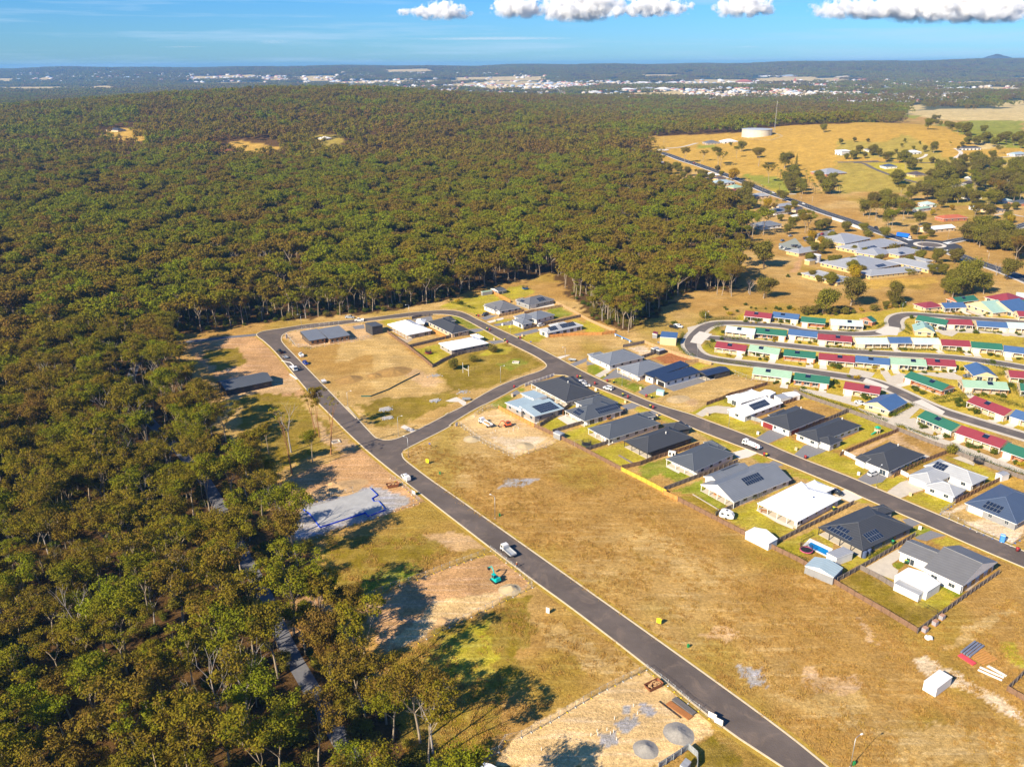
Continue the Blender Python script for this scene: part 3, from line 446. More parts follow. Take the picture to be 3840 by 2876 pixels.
def house(label,reg,rects,roof,wall,ze=2.6,pitch=22,feats=(),name='house',cat='house',group=None,trim=None,caps=True,dark=False,inset=.55,winstep=4.2,gable=None,base=None):
    rects=[((*r,'hip') if len(r)==3 else r) for r in rects]; fr=[]
    for k,r in enumerate(rects):
        zz=r[4] if len(r)>4 else ze
        P=[at(r[5] if len(r)>5 else reg,*q,zz) for q in r[:3]]; gz=hz(P[1].x,P[1].y) if P[1].y>760 else 0
        o,U,V,a,c=frame_of(*P)
        if U.cross(V).z<0: o,U,V,a,c=o,V,U,c,a; flip=True
        else: flip=False
        kind=r[3]
        if flip: kind={'gu':'gv','gv':'gu','s0':'s1','s1':'s0','s2':'s3','s3':'s2'}.get(kind,kind)
        fr.append((o,U,V,a,c,kind,zz+k*.004,flip,gz))
    return _house(label,fr,roof,wall,pitch,feats,name,cat,group,trim,caps,dark,inset,winstep,gable)
def _house(label,fr,roof,wall,pitch,feats,name,cat,group,trim,caps,dark,inset,winstep,gable,instanced=False):
    o0=fr[0][0]+fr[0][1]*fr[0][3]/2+fr[0][2]*fr[0][4]/2; g0=fr[0][8]; root=emp(name,(o0.x,o0.y,g0),label,cat,group); tp=math.tan(R_(pitch)); W3=(o0.x,o0.y,g0)
    rb=MB(); cb=MB(); wb=MB(); ins={(k,s):d for t,k,s,d in [f for f in feats if f[0]=='in']}
    side={}
    for k,(o,U,V,a,c,kind,zz,flip,gz) in enumerate(fr):
        T=lambda p,o=o,U=U,V=V: (o.x+U.x*p[0]+V.x*p[1],o.y+U.y*p[0]+V.y*p[1],p[2]+g0)
        cp=roof_rect(rb,T,a,c,kind,zz,tp)
        if caps:
            for A,B in cp: cb.tube(T((A[0],A[1],A[2]+.03)),T((B[0],B[1],B[2]+.03)),.11,n=5)
        sm={0:1,1:0,2:3,3:2} if flip else {0:0,1:1,2:2,3:3}
        i_=[inset+.013*k+ins.get((k,sm[s]),0) for s in range(4)]  # sides 0:u=0 1:v=0 2:u=a 3:v=c
        x0,y0,x1,y1=i_[0],i_[1],a-i_[2],c-i_[3]; zt=zz-.2
        wb.box(x0,y0,-.3,x1,y1,zt,0,T)
        cor={0:((x0,y1),(x0,y0)),1:((x0,y0),(x1,y0)),2:((x1,y0),(x1,y1)),3:((x1,y1),(x0,y1))}
        for s in range(4):
            A,B=cor[s]; A=Vector(T((*A,0)));B=Vector(T((*B,0))); side[(k,sm[s])]=(A,B,zt)
            if ins.get((k,sm[s]),0)>1.2:   # verandah: posts and slab under the roof
                E={0:((.3,c-.3),(.3,.3)),1:((.3,.3),(a-.3,.3)),2:((a-.3,.3),(a-.3,c-.3)),3:((a-.3,c-.3),(.3,c-.3))}[s]
                P=Vector(T((*E[0],0)));Q=Vector(T((*E[1],0))); n=max(2,round((Q-P).length/3.6)+1)
                for j in range(n):
                    q=P.lerp(Q,j/(n-1))-Vector(W3); pb=MB(); pb.box(q.x-.1,q.y-.1,0,q.x+.1,q.y+.1,zt); pb.build('verandah_post',WHITE() if wall in('white','cream') else dark_m if dark else wood_m,root)
                sb=MB(); q=[P-Vector(W3),Q-Vector(W3),B-Vector(W3),A-Vector(W3)]; sb.prism([(t.x,t.y) for t in q],0,.12); sb.build('verandah_slab',conc,root)
    tm=trim or (dark_m if dark else WHITE())
    ro=rb.build('roof',[rmat(roof),tm,wmat(gable) if gable else (WHITE() if not dark else wmat('dark'))],root,world=W3)
    if cb.v: cb.build('ridge_cap',mat('cap_'+roof,tuple(min(1,c_*1.35+.02) for c_ in RC[roof]),.6),ro,world=W3)
    wb.build('wall',wmat(wall),root,world=W3)
    used={(f[1],f[2]):f for f in feats if f[0]=='g'}
    for (k,s),(A,B,zt) in side.items():
        L=(B-A).length; d=(B-A).normalized(); nrm=Vector((d.y,-d.x,0)); ang=math.atan2(d.y,d.x)
        skip=[]
        for f in feats:
            if f[0]=='g' and f[1]==k and f[2]==s:     # garage door: offset from A, width
                c0=A+d*f[3]; ww=f[4]; dm=f[5] if len(f)>5 else door_m; b=MB(); b.box(-ww/2,-.06,0,ww/2,.05,2.1); 
                for j in range(1,5): b.box(-ww/2+.05,-.075,j*.42-.02,ww/2-.05,-.06,j*.42+.02,0)
                p=c0-Vector(W3)+nrm*.02; b.build('garage_door',dm,root,(p.x,p.y,0),ang); skip.append((f[3]-ww/2-.6,f[3]+ww/2+.6))
        n=int(L/winstep)
        for j in range(n):
            x=(j+.5)*L/n
            if any(a_<x<b_ for a_,b_ in skip): continue
            hsh=(int(abs(A.x)*7+abs(A.y)*3)+j*5+s)%5; ww=[1.8,1.2,2.4,.9,1.6][hsh]; hh=[1.2,1.2,2.05,1.0,1.2][hsh]; cz=min(zt-.15,2.15)-hh/2
            p=A+d*x-Vector(W3)+nrm*.01; obj_at('window' if hh<2 else 'sliding_door',WIND if dark else WINM,root,(p.x,p.y,cz),ang,(min(ww,L/n-.5),.09,hh))
    for f in feats:
        if f[0]=='s':                                # solar array: rect, side, along, up, cols, rows
            _,k,s,al,up,nc,nr=f[:7]; o,U,V,a,c,kind,zz,flip,gz=fr[k]
            if flip: s={0:1,1:0,2:3,3:2}[s]
            ax,ay,og={0:(-V,U,(0,c)),1:(U,V,(0,0)),2:(V,-U,(a,0)),3:(-U,-V,(a,c))}[s]
            O=Vector((o.x,o.y,g0+zz))+U*og[0]+V*og[1]; sl_=math.cos(math.atan(tp)); b=MB(); pw,ph=1.05,1.7*sl_
            def TT(p): q=O+ax*(al+p[0])+ay*(up+p[1]); return (q.x,q.y,O.z+(up+p[1])*tp+p[2])
            for i in range(nc):
                for j in range(nr): b.box(i*pw,j*ph,.09,i*pw+pw-.05,j*ph+ph-.05,.13,1,TT); b.box(i*pw+.04,j*ph+.04,.131,i*pw+pw-.09,j*ph+ph-.09,.145,0,TT)
            b.build('solar_array',[solar_m,frame_m],root,world=W3)
        elif f[0]=='c':                              # vent or flue at u,v
            _,k,u,v_=f[:4]; o,U,V,a,c,kind,zz,flip,gz=fr[k]; q=o+U*(a*u)+V*(c*v_)-Vector(W3); b=MB(); zt=zz+min(u*a,(1-u)*a,v_*c,(1-v_)*c)*tp
            s_=f[4] if len(f)>4 else .18; b.tube((q.x,q.y,zt-.3),(q.x,q.y,zt+.5+s_),s_,n=8); b.tube((q.x,q.y,zt+.5+s_),(q.x,q.y,zt+.62+s_),s_*1.5,n=8); b.build('roof_vent' if s_<.3 else 'chimney',WHITE(),root)
    return root
bd=mat('garage_door_black',(.02,.02,.022),.5); rd=mat('garage_door_maroon',(.22,.03,.03),.5); od=mat('garage_door_orange_timber',(.55,.22,.04),.6)
GH='new detached houses of the estate'
house('unfinished long dark-roofed house in tree shade left of the road','A',[((585,1188),(680,1283),(1172,1180),'gu',3.0)],'slate','dark',pitch=14,dark=True,feats=[('in',0,1,.4)],group=GH)
house('half-built house with two low blue-grey skillion roofs by the forest bend','A',[((1462,692),(1548,770),(1725,738),'s3',2.9),((1668,668),(1750,750),(1962,703),'s3',2.9)],'steel','timber',pitch=5,dark=True,feats=[('in',0,1,.5)],group=GH,winstep=2.2)
house('tall plain dark grey flat-roofed house at the back road by the forest','A',[((2118,590),(2196,628),(2310,606),'s0',4.6)],'slate','dark',pitch=3,dark=True,group=GH,inset=.15,caps=False)
house('white hip-roofed house right of the tall flat-roofed dark house','B',[((170,595),(352,710),(598,655)),((400,550),(430,590),(520,600),'hip',2.6)],'white','bgrey',feats=[('in',0,0,2.6)],group=GH)
house('charcoal hip-roofed house inside the bend, beside the green side lawn','B',[((565,570),(812,694),(1000,655)),((700,530),(760,570),(860,560))],'charcoal','tan',feats=[('g',0,2,5,4.8)],group=GH,dark=False)
house('long low white-roofed house above the park with the rugby posts','B',[((678,795),(806,869),(1190,790)),((985,712),(1060,745),(1150,735))],'white','bgrey',pitch=18,feats=[('in',0,2,.5)],group=GH)
house('grey hip-roofed house with an orange timber garage door on the outside of the bend','B',[((1155,388),(1306,462),(1520,422)),((1157,400),(1250,450),(1330,430))],'midgrey','white',feats=[('g',0,0,2.4,3.4,od)],group=GH)
house('grey hip-roofed house with solar panels nearest the forest edge','B',[((1487,352),(1612,402),(1857,335)),((1472,340),(1530,365),(1620,350))],'midgrey','grey',feats=[('g',0,1,3.2,4.6),('s',0,0,3.2,.8,3,1),('s',0,1,9,1.2,5,2)],group=GH)
house('pale blue-grey house with stepped hip roofs among three below the forest','B',[((1560,500),(1690,552),(1852,492)),((1468,548),(1540,600),(1640,572)),((1468,512),(1560,556),(1680,520))],'steel','white',feats=[('g',1,0,3,3.6)],group=GH)
house('light grey house with two solar arrays in front of the retaining fence','B',[((1715,650),(1800,690),(2160,604)),((1830,600),(1900,640),(2050,600))],'palegrey','white',feats=[('s',0,1,3,1,5,2),('s',0,1,11,1.2,9,2)],group=GH)
house('grey-blue hip-roofed house with pale garage, first on the upper side after the junction','C',[((60,925),(236,1024),(562,925)),((20,905),(60,935),(180,900))],'steel','white',feats=[('g',1,0,2.5,3)],group=GH)
house('large grey hip-roofed house with timber porch posts beside the navy-roofed house','C',[((340,1036),(530,1137),(830,1036))],'steel','white',feats=[('in',0,0,1.4)],group=GH)
house('long navy skillion-roofed house with a brick garage front','C',[((592,1118),(690,1150),(1080,1020),'s3',3.2),((715,1150),(812,1197),(1160,1080),'s3',2.9)],'navy','white',pitch=7,caps=False,feats=[('g',1,0,3,4,bd)],group=GH,dark=True)
house('big overexposed white-roofed house with solar panels on the curved driveway','C',[((1467,1478),(1642,1553),(2005,1400)),((1450,1343),(1600,1412),(1850,1325))],'white','white',feats=[('s',0,1,7,1.2,10,2),('s',1,3,4,1,6,1)],group=GH)
house('large charcoal tiled house at the corner of the two streets','G',[((835,237),(1165,438),(1490,340)),((1040,200),(1240,290),(1370,290))],'charcoal','white',feats=[('in',0,0,2.4),('c',0,.5,.4)],group=GH)
house('ice-blue house with stepped flat roofs and a large solar array beside the plunge pool','G',[((572,430),(700,532),(940,440),'s1',2.8),((715,490),(840,585),(1115,485),'s3',3.1),((700,340),(830,425),(965,390),'s1',2.9)],'icegrey','bgrey',pitch=5,caps=False,feats=[('in',1,2,2.2),('s',1,1,4,1,9,4),('c',0,.8,.6)],group=GH)
house('charcoal house with a white rear terrace and large solar array beside the ice-blue house','G',[((1160,520),(1356,633),(1748,515)),((1265,430),(1430,520),(1690,430))],'slate','white',feats=[('in',0,0,1.6),('s',0,1,8.5,1.2,11,2),('s',0,0,4.3,.8,4,2)],group=GH,dark=False)
house('charcoal tiled house with a corner patio beside the small grey garden shed','G',[((1410,700),(1612,823),(2112,640)),((1860,560),(1950,600),(2110,600))],'slate','white',feats=[('in',0,0,2.2)],group=GH)
house('dark tiled house with dark walls above the lawn with the stacked timber','G',[((1760,835),(2010,963),(2488,802)),((2180,660),(2260,740),(2450,700))],'charcoal','dark',dark=True,feats=[('in',0,0,2.4),('c',0,.6,.4)],group=GH)
house('steel-grey house with a white rear patio behind the yellow fence','H',[((258,612),(560,742),(1003,563)),((640,440),(800,520),(900,500))],'slate','white',feats=[('in',0,0,2.2)],group=GH)
house('light grey gabled house with solar panels and an outdoor timber dining table','H',[((650,862),(972,1057),(1515,796),'gu'),((660,787),(820,870),(1150,720),'gu'),((1265,670),(1360,745),(1462,727))],'steel','white',feats=[('in',0,0,3),('s',0,1,10,3.4,8,2),('s',1,3,2,1.2,8,1)],group=GH,gable='white')
house('very bright white-roofed house with patio between the caravan and the pool house','H',[((1195,1077),(1630,1262),(2125,1040)),((1640,900),(1830,1000),(1985,905))],'white','white',pitch=19,feats=[('in',0,0,3.2),('c',0,.6,.3)],group=GH)
house('charcoal tiled house with solar panels beside the swimming pool','I',[((92,1308),(541,1560),(1030,1300)),((610,1115),(690,1195),(812,1120))],'charcoal','grey',pitch=21,dark=True,feats=[('in',0,0,2.6),('s',0,0,2.4,.7,8,1),('s',0,0,4.2,2.4,4,1),('s',0,1,5,1,6,2)],group=GH)
house('big grey tiled house with white gable walls and a white chimney','M',[((1065,200),(905,320),(1400,520),'gu',3.2),((1190,480),(1575,682),(1872,405),'gv',3.2)],'midgrey','white',pitch=18,gable='white',feats=[('c',1,.45,.72,.55)],group=GH)
house('charcoal tiled house with a maroon garage door on the upper side of the street','H',[((1248,198),(1550,322),(1903,162)),((1330,150),(1420,190),(1560,120))],'charcoal','white',feats=[('g',0,1,4,4.8,rd),('g',0,0,3.2,4.6,rd),('c',0,.7,.5)],group=GH)
house('charcoal tiled house with red timber verandah rail beside the playset lawn','I',[((-167,345),(80,442),(541,270)),((40,405),(205,472),(323,408))],'charcoal','white',feats=[('g',1,0,3.2,4.8),('c',0,.8,.5)],group=GH)
house('charcoal tiled house with white gable fronts and a four-wheel drive outside','I',[((455,592),(815,742),(1166,560)),((455,600),(560,650),(680,620),'gv')],'charcoal','white',feats=[('g',0,0,3.4,4.8),('c',0,.7,.5)],group=GH,gable='white')
house('light grey courtyard house with blue solar panels and a pale concrete driveway','I',[((1190,672),(1675,882),(1820,795)),((1005,780),(1250,882),(1470,770)),((1170,882),(1490,1004),(1616,922))],'palegrey','white',feats=[('g',1,0,3.5,4.8),('s',0,0,2.5,.8,4,2)],group=GH)
house('unfinished blue-grey hip-roofed house on a bare block at the right edge','I',[((1600,1060),(2135,1286),(2480,1062))],'bluegrey','grey',feats=[('s',0,0,5,1,5,2),('g',0,0,3,4.6)],group=GH)
# sheds
def shed(label,r,rect,roof,wall,ze=2.3,pitch=10,kind='gu',name='shed',cat='shed',**k): return house(label,r,[(*rect,kind,ze)],roof,wall,pitch=pitch,name=name,cat=cat,caps=False,inset=.08,winstep=k.pop('winstep',9),**k)
shed('dark grey double garden shed at the forest edge beside the timber fence','B',((1222,226),(1292,256),(1376,238)),'slate','grey',winstep=3)
shed('long low green aviary shed under the trees','B',((1115,258),(1130,266),(1228,250)),'palegreen','grey',kind='s3',pitch=3)
house('dark navy open carport behind the brick-fronted navy house','C',[((1155,1082),(1246,1131),(1462,1062),'gu',2.7)],'navy','dark',pitch=12,caps=False,dark=True,inset=.2,name='carport',cat='carport',feats=[('in',0,0,5)])
shed('left one of the pair of dark garden sheds in the upper back yard','C',((668,840),(700,855),(745,838)),'palegrey','dark'); shed('right one of the pair of dark garden sheds in the upper back yard','C',((722,858),(754,872),(806,852)),'palegrey','dark')
shed('blue monoslope-roofed brick maintenance shed by the village lane','C',((758,738),(930,741),(975,700)),'blue','cream',ze=4.2,pitch=6,kind='s2')
shed('small rusty purple-roofed cage shed beside the blue-roofed shed','C',((680,700),(730,702),(755,680)),'red','grey',kind='s3')
shed('white gabled garden shed behind the big white-roofed house','C',((1790,1300),(1900,1335),(1950,1300)),'white','white'); shed('pale grey flat shed beside the white garden shed','C',((1945,1335),(2010,1370),(2118,1345)),'lightgrey','white',kind='s3',pitch=3); shed('white carport roof at the village fence behind the white sheds','C',((2030,1305),(2090,1345),(2209,1325)),'white','white')
shed('small grey metal garden shed inside the long back fence','G',((1040,745),(1105,778),(1150,755)),'lightgrey','grey',kind='gv')
shed('white gabled workshop roof against the back fence near the caravan','H',((1095,1360),(1335,1485),(1425,1432)),'white','white',ze=2.5,pitch=16)
shed('blue-grey curved-roof shed inside the back fence beside the pool','M',((-60,470),(238,592),(335,492)),'icegrey','grey',ze=2.6,pitch=14,kind='gu')
shed('white-framed poolside cabana with grey skillion roof','M',((186,330),(270,400),(400,312)),'lightgrey','white',ze=2.6,pitch=4,kind='s1')
shed('white gabled garage behind the grey tiled house','M',((990,478),(870,572),(1192,752)),'white','white',ze=2.8,pitch=12,kind='gv'); shed('grey lean-to with a green door against the white garage','M',((905,608),(862,652),(1105,790)),'lightgrey','white',ze=2.2,pitch=4,kind='s3')
shed('small white garden shed in the back corner of the courtyard house lawn','I',((1935,750),(1985,785),(2030,750)),'lightgrey','white')
shed('white-roofed site shed cut off by the bottom edge of the photo','L',((-30,1330),(70,1400),(110,1270)),'white','white',ze=2.4)
shed('small open grey lean-to behind the corrugated fence at the bottom','L',((1590,1270),(1640,1290),(1700,1240)),'lightgrey','grey',ze=2,kind='s3')
# retirement village
def solarhot(root,k): pass
VN={'red':'red','blue':'blue','green':'dark green','palegreen':'pale green','mint':'mint','offgreen':'whitish green','white':'white'}
ordn=[0]
swh=MB(); swh.box(-1.1,-.9,.1,1.1,.9,.17,0); swh.box(-1.2,.95,.05,1.2,1.35,.45,1); SWH=None
def unit(label,r,L,Rr,roof,wall='cream',depth=9.0,gar=1,sol=True,r2=None):
    A=at(r,*L,2.5); B=at(r2 or r,*Rr,2.5); U=(B-A); U.z=0; a=U.length; U.normalize(); V=Vector((-U.y,U.x,0)); o=A.copy(); o.z=0
    fr=[(o,U,V,a,depth,'gu',2.5,False,0.)]
    gw=3.8
    f=[('g',1,1,gw/2,2.9)]
    # garage block stands forward, porch wall recessed
    root=_house(label,fr,roof,wall,24,[('in',0,1,1.6)],'retirement_unit','unit','units of the retirement village',None,False,False,.35,3.0,wall)
    x=a-gw-.4 if gar>0 else .4; b=MB(); g=MB()
    c0=root.location; T=lambda p:(o.x+U.x*(x+p[0])+V.x*p[1]-c0.x,o.y+U.y*(x+p[0])+V.y*p[1]-c0.y,p[2])
    b.box(0,.25,-.1,gw,2.6,2.27,0,T); b.build('garage_wall',wmat(wall),root); g.box(.45,.2,0,gw-.45,.3,2.1,0,T); g.build('garage_door',mat('garage_door_cream',(.70,.62,.47),.6,0,2,.05),root)
    if sol:
        u=a*(.62 if gar<0 else .42)+ (hash(label)%3-1)*.5; v=3.1; t=math.tan(R_(24)); s=MB()
        def TT(p): return (o.x+U.x*(u+p[0])+V.x*(v+p[1])-c0.x,o.y+U.y*(u+p[0])+V.y*(v+p[1])-c0.y,2.5+(v+p[1])*t+p[2])
        s.box(-1.1,-.9,.08,1.1,.75,.16,0,TT); s.box(-.9,.8,.05,.9,1.0,.22,1,TT); s.build('solar_water_heater',[solar_m,metal_m],root)
    q=[T((gw*.1,.2,0)),T((gw*.9,.2,0)),T((gw*.95,-6.2,0)),T((gw*.05,-6.2,0))]; ordn[0]+=1
    sheet('driveway',[Vector((p[0]+c0.x,p[1]+c0.y,0)) for p in q],.012+.0004*ordn[0]%.01,concw)
    return root
unit('red unit at the left end of the top lane','C',(1628,512),(1907,542),'red'); unit('blue unit right of the first red one on the top lane','C',(1915,522),(2192,552),'blue',sol=True)
unit('dark green unit between blue and mint on the top lane','D',(5,545),(250,568),'green','brick',gar=-1,sol=False); unit('mint unit on the top lane left of the gabled green unit','D',(305,573),(628,590),'mint',gar=-1)
house('dark green unit turned gable-on at the end of the top lane','D',[((575,522),(718,548),(775,535),'gu',2.5)],'green','brick',pitch=26,name='retirement_unit',cat='unit',group='units of the retirement village',caps=False,gable='brick')
unit('mint unit at the left tip between the two upper lanes','C',(1430,672),(1737,706),'mint'); unit('dark green unit right of the mint tip unit','C',(1735,690),(2068,722),'green','brick'); unit('blue unit with purple washing outside','C',(2080,705),(2385,738),'blue',gar=-1,sol=False); unit('red unit right of the blue one with washing','D',(175,722),(515,748),'red',gar=-1)
unit('mint unit left of the blue one in the terrace of three','D',(560,762),(885,764),'mint',sol=False,gar=-1); unit('blue unit in the middle of the terrace of three','D',(888,757),(1122,757),'blue',sol=False,gar=-1); unit('mint unit right of the blue one in the terrace of three','D',(1125,765),(1397,767),'mint',sol=False); unit('red unit after the terrace of three','D',(1400,778),(1690,793),'red',sol=False); unit('dark green unit between the red and the edge blue unit','D',(1692,800),(2005,826),'green',gar=-1,sol=False); unit('blue unit cut by the right edge below the grass island','D',(2007,838),(2300,872),'blue',gar=-1,sol=False)
unit('dark red unit at the left end of the middle row, car in carport','C',(1323,838),(1642,880),'red'); unit('pale green unit right of the leftmost red of the middle row','C',(1668,872),(1988,916),'palegreen'); unit('dark green unit of the middle row','D',(-165,878),(152,910),'green','brick'); unit('red unit of the middle row left of the blue one','D',(183,917),(540,950),'red',gar=-1); unit('blue unit of the middle row','D',(545,942),(887,974),'blue'); unit('pale green unit left of the last red one in the middle row','D',(890,962),(1256,985),'palegreen',gar=-1); unit('red unit at the right end of the middle row','D',(1235,970),(1547,990),'red')
unit('pale green unit at the left end of the lowest left row','C',(1712,1112),(2115,1162),'palegreen'); unit('dark green unit right of the lowest pale green one','D',(-65,1115),(287,1160),'green','brick'); unit('red unit with a red car in its carport','D',(425,1205),(785,1262),'red',gar=-1)
VG=dict(name='retirement_unit',cat='unit',group='units of the retirement village',caps=False)
house('blue gable-ended unit with a white sedan beside it','D',[((640,1342),(886,1428),(1027,1328),'gu',2.5)],'blue','cream',pitch=22,gable='cream',**VG)
unit('dark green unit at the concrete crossing with brick bay','D',(1020,1087),(1400,1225),'green','brick',gar=-1)
house('blue gable-ended unit above the pale green one, with a grey car','D',[((1605,976),(1712,1078),(1958,1092),'gv',2.5)],'blue','cream',pitch=22,gable='cream',**VG)
unit('pale green unit below the upper right blue gable-ended one','D',(1615,1190),(2066,1216),'palegreen','tan',gar=-1,sol=True)
unit('red unit above the sloping street at the right','D',(1640,1330),(2010,1475),'red'); unit('blue unit at the right edge beside the red one','D',(2062,1475),(2400,1580),'blue',gar=-1,sol=False)
unit('dark green unit nearest the long grey fence','D',(1150,1480),(1492,1626),'green','cream'); unit('dark red unit right of the nearest green one','I',(1490,338),(1960,500),'red','cream',gar=-1); unit('dark green unit cut by the right edge below the red one','I',(1968,520),(2420,680),'green','brick',gar=-1)
unit('red unit at the right edge beside the curving hedge','D',(2070,1092),(2420,1120),'red',sol=False); unit('dark green roof corner below the curving hedge at the right edge','D',(2175,1225),(2500,1260),'green',sol=False)
house('red hip unit with a bare brick end wall, first of the far cluster','D',[((1100,368),(1240,412),(1440,398),'hip',2.6)],'red','cream',pitch=22,**VG)
unit('blue unit beside the first red one of the far cluster','D',(1430,412),(1650,402),'blue',sol=False); unit('dark green unit behind the blue one of the far cluster','D',(1555,355),(1768,330),'green','brick')
house('whitish gabled unit in the middle of the far cluster','D',[((1735,362),(1905,458),(2012,422),'gu',2.6)],'offgreen','cream',pitch=22,gable='cream',**VG)
house('blue gabled unit right of the whitish one in the far cluster','D',[((1902,360),(2110,458),(2200,400),'gu',2.6)],'blue','cream',pitch=22,gable='cream',**VG)
house('red hip unit at the back of the far cluster','D',[((1880,292),(2065,362),(2155,305),'hip',2.6)],'red','cream',pitch=22,**VG)
unit('mint unit at the right edge at the back of the far cluster','D',(2130,300),(2330,320),'mint',sol=False); unit('green unit at the right edge of the far cluster','D',(2120,370),(2330,392),'green',sol=False); unit('red unit cut by the right edge below the far cluster','D',(2160,492),(2350,498),'red',sol=False)
unit('dark green unit behind the white gabled one on the round bend','D',(1135,528),(1437,580),'green','cream',sol=False)
house('whitish green gabled unit with two dark skylights on the round bend','D',[((1093,572),(1128,636),(1335,655),'gv',2.6)],'offgreen','cream',pitch=26,gable='cream',feats=[('s',0,0,3,2,1,1),('s',0,2,3,2,1,1)],**VG)
unit('red unit behind the parked dark hatchback','D',(1450,570),(1712,582),'red',sol=False,gar=-1); unit('blue unit right of the red one behind the concrete turning area','D',(1750,590),(2055,608),'blue',sol=False); unit('mint unit at the right edge of the second lane','D',(2052,605),(2330,618),'mint',sol=False,gar=-1)
# aged care complex: one building of many wings
AG=[((100,990),(330,1056),(645,930)),((-130,895),(150,968),(322,885)),((590,1040),(778,1102),(942,1034)),((700,1148),(1120,1266),(1242,1222)),((320,1280),(440,1337),(897,1240)),((-60,1170),(330,1290),(655,1175)),((-287,1295),(60,1412),(218,1362)),((260,1060),(540,1110),(700,1050)),((900,1120),(1080,1175),(1150,1160)),((-500,1040),(-380,1080),(-180,1010))]
house('sprawling aged care complex with linked light grey hip roofs and yellow walls','F',[(*q,'hip',2.7) for q in AG],'lightgrey','yellow',pitch=15,name='aged_care_building',cat='building',feats=[('s',0,1,6,1,9,2),('s',0,1,16,1.2,6,2),('s',5,1,20,1,9,2),('s',3,1,4,1,10,2),('s',2,1,3,1,5,2)],winstep=4)
# houses beyond the highway and in the trees
FH='houses scattered beyond the highway'
def fh(label,r,a,b_,c,roof,wall='white',kind='hip',pitch=20,ze=3,gp=FH): return house(label,r,[(a,b_,c,kind,ze)],roof,wall,pitch=pitch,caps=False,group=gp,winstep=5)
fh('orange tiled house with a white van beyond the roundabout','F',(1190,655),(1290,680),(1550,660),'terracotta','brick')
fh('white gabled house with solar panels just above the roundabout','F',(1010,785),(1120,810),(1410,775),'white','cream','gu')
fh('pale green shed-like house with an open carport left of the orange tiled house','F',(930,560),(1000,575),(1120,545),'palegreen','white'); fh('mint-roofed house half hidden behind the pale green one','F',(1000,495),(1080,520),(1200,510),'mint')
fh('yellow-roofed house at the right edge by the side road','F',(2020,895),(2120,920),(2330,890),'yellowr','brick'); fh('dark-roofed house beneath the tall gum right of the orange tiled house','F',(1740,560),(1840,590),(1960,570),'charcoal','cream'); fh('mint-roofed bungalow beside the dark-roofed one under the gum','F',(1590,535),(1640,555),(1740,545),'mint')
fh('white house almost hidden by a bare grey tree','F',(1510,410),(1580,430),(1700,410),'lightgrey'); fh('brick house at the right edge behind the trees','F',(2070,480),(2140,505),(2260,480),'slate','brick'); fh('green-roofed bungalow left of the brick house at the right edge','F',(1920,455),(1990,475),(2070,465),'mint')
fh('white two-storey house among shrubs on the knoll','V',(-10,262),(30,272),(95,260),'white','white','s3',4,5.5); fh('grey solar-roofed house right of the white two-storey one','V',(168,250),(215,262),(275,258),'midgrey','white','hip',14)
fh('white pavilion-roofed house with a curved drive','V',(446,268),(490,278),(578,270),'white','white'); fh('long charcoal-roofed white house with a curved drive','V',(808,240),(850,250),(995,248),'charcoal','white'); fh('light blue roofed house at the far right','V',(1155,280),(1210,292),(1285,280),'icegrey','white')
fh('blue-grey roofed house below the lane on the slope','V',(283,362),(330,376),(415,370),'bluegrey','white'); fh('brown hip-roofed cream house below the lane on the slope','V',(468,415),(530,432),(600,420),'brownr','yellow'); fh('cream house with dark roof half hidden by trees','V',(1028,342),(1080,352),(1170,352),'charcoal','yellow'); fh('blue-grey roofed white house left of the tall gums','V',(975,402),(1020,412),(1075,395),'bluegrey','white')
fh('blue-grey machinery shed between dark trees','V',(880,445),(910,456),(960,448),'bluegrey','grey','gu'); fh('brown low roof beneath the blue-grey shed','V',(825,485),(880,490),(960,475),'brownr','grey')
fh('pale pink-walled house hidden among palms','U',(1060,305),(1110,325),(1180,300),'lightgrey','brick')
EH='houses between the forest and the highway'
for lb,p,rf,wl in (('white-roofed house left of the highway','(735,165),(770,185),(870,165)','white','cream'),('brown-roofed cream house against the highway','(850,205),(900,222),(965,205)','brownr','yellow'),('blue-grey roofed house beside the round golden tree','(815,255),(880,275),(1050,245)','icegrey','white'),('pale green roofed house behind the golden tree','(1010,305),(1080,325),(1175,305)','palegreen','cream'),('long white shed roof left of the red-roofed house','(680,372),(720,382),(990,345)','lightgrey','white'),('dark red roofed house near the highway','(965,360),(1050,385),(1160,365)','red','brick'),('small brown roofed cottage with a cream wall','(490,265),(530,280),(575,270)','brownr','cream'),
 ('grey-roofed house in the palms by the highway','(1270,400),(1340,425),(1480,405)','lightgrey','cream'),('light grey roofed house with palms at the white fence','(1525,525),(1600,545),(1740,510)','lightgrey','cream'),('blue-grey gabled house with a sandy yard','(1450,580),(1560,610),(1720,580)','steel','white'),('brown hip-roofed house at the highway fence','(1730,575),(1800,585),(1890,560)','brownr','cream'),('grey roof with white verandah among gums','(1290,735),(1400,770),(1600,735)','steel','white'),('orange-walled motel at the forest end of the highway','(130,30),(200,38),(300,25)','lightgrey','terr'),('green-roofed hut at the forest clearing','(235,245),(270,255),(345,240)','palegreen','white'),('small grey roof left among the gums','(1040,665),(1075,680),(1140,665)','lightgrey','cream'),('white caravan shed beside the brown hip-roofed house','(1755,640),(1800,655),(1870,620)','white','white')):
    a_,b_,c_=eval(p); WC['terr']=(.5,.22,.1); fh(lb,'E',a_,b_,c_,rf,wl,gp=EH)
fh('white works depot roof beside the water tank','U',(375,132),(400,140),(480,130),'midgrey','tan',gp=EH); fh('white low building right of the works depot','U',(470,125),(500,132),(585,120),'white','white',gp=EH)
WH='houses in the forest clearings'
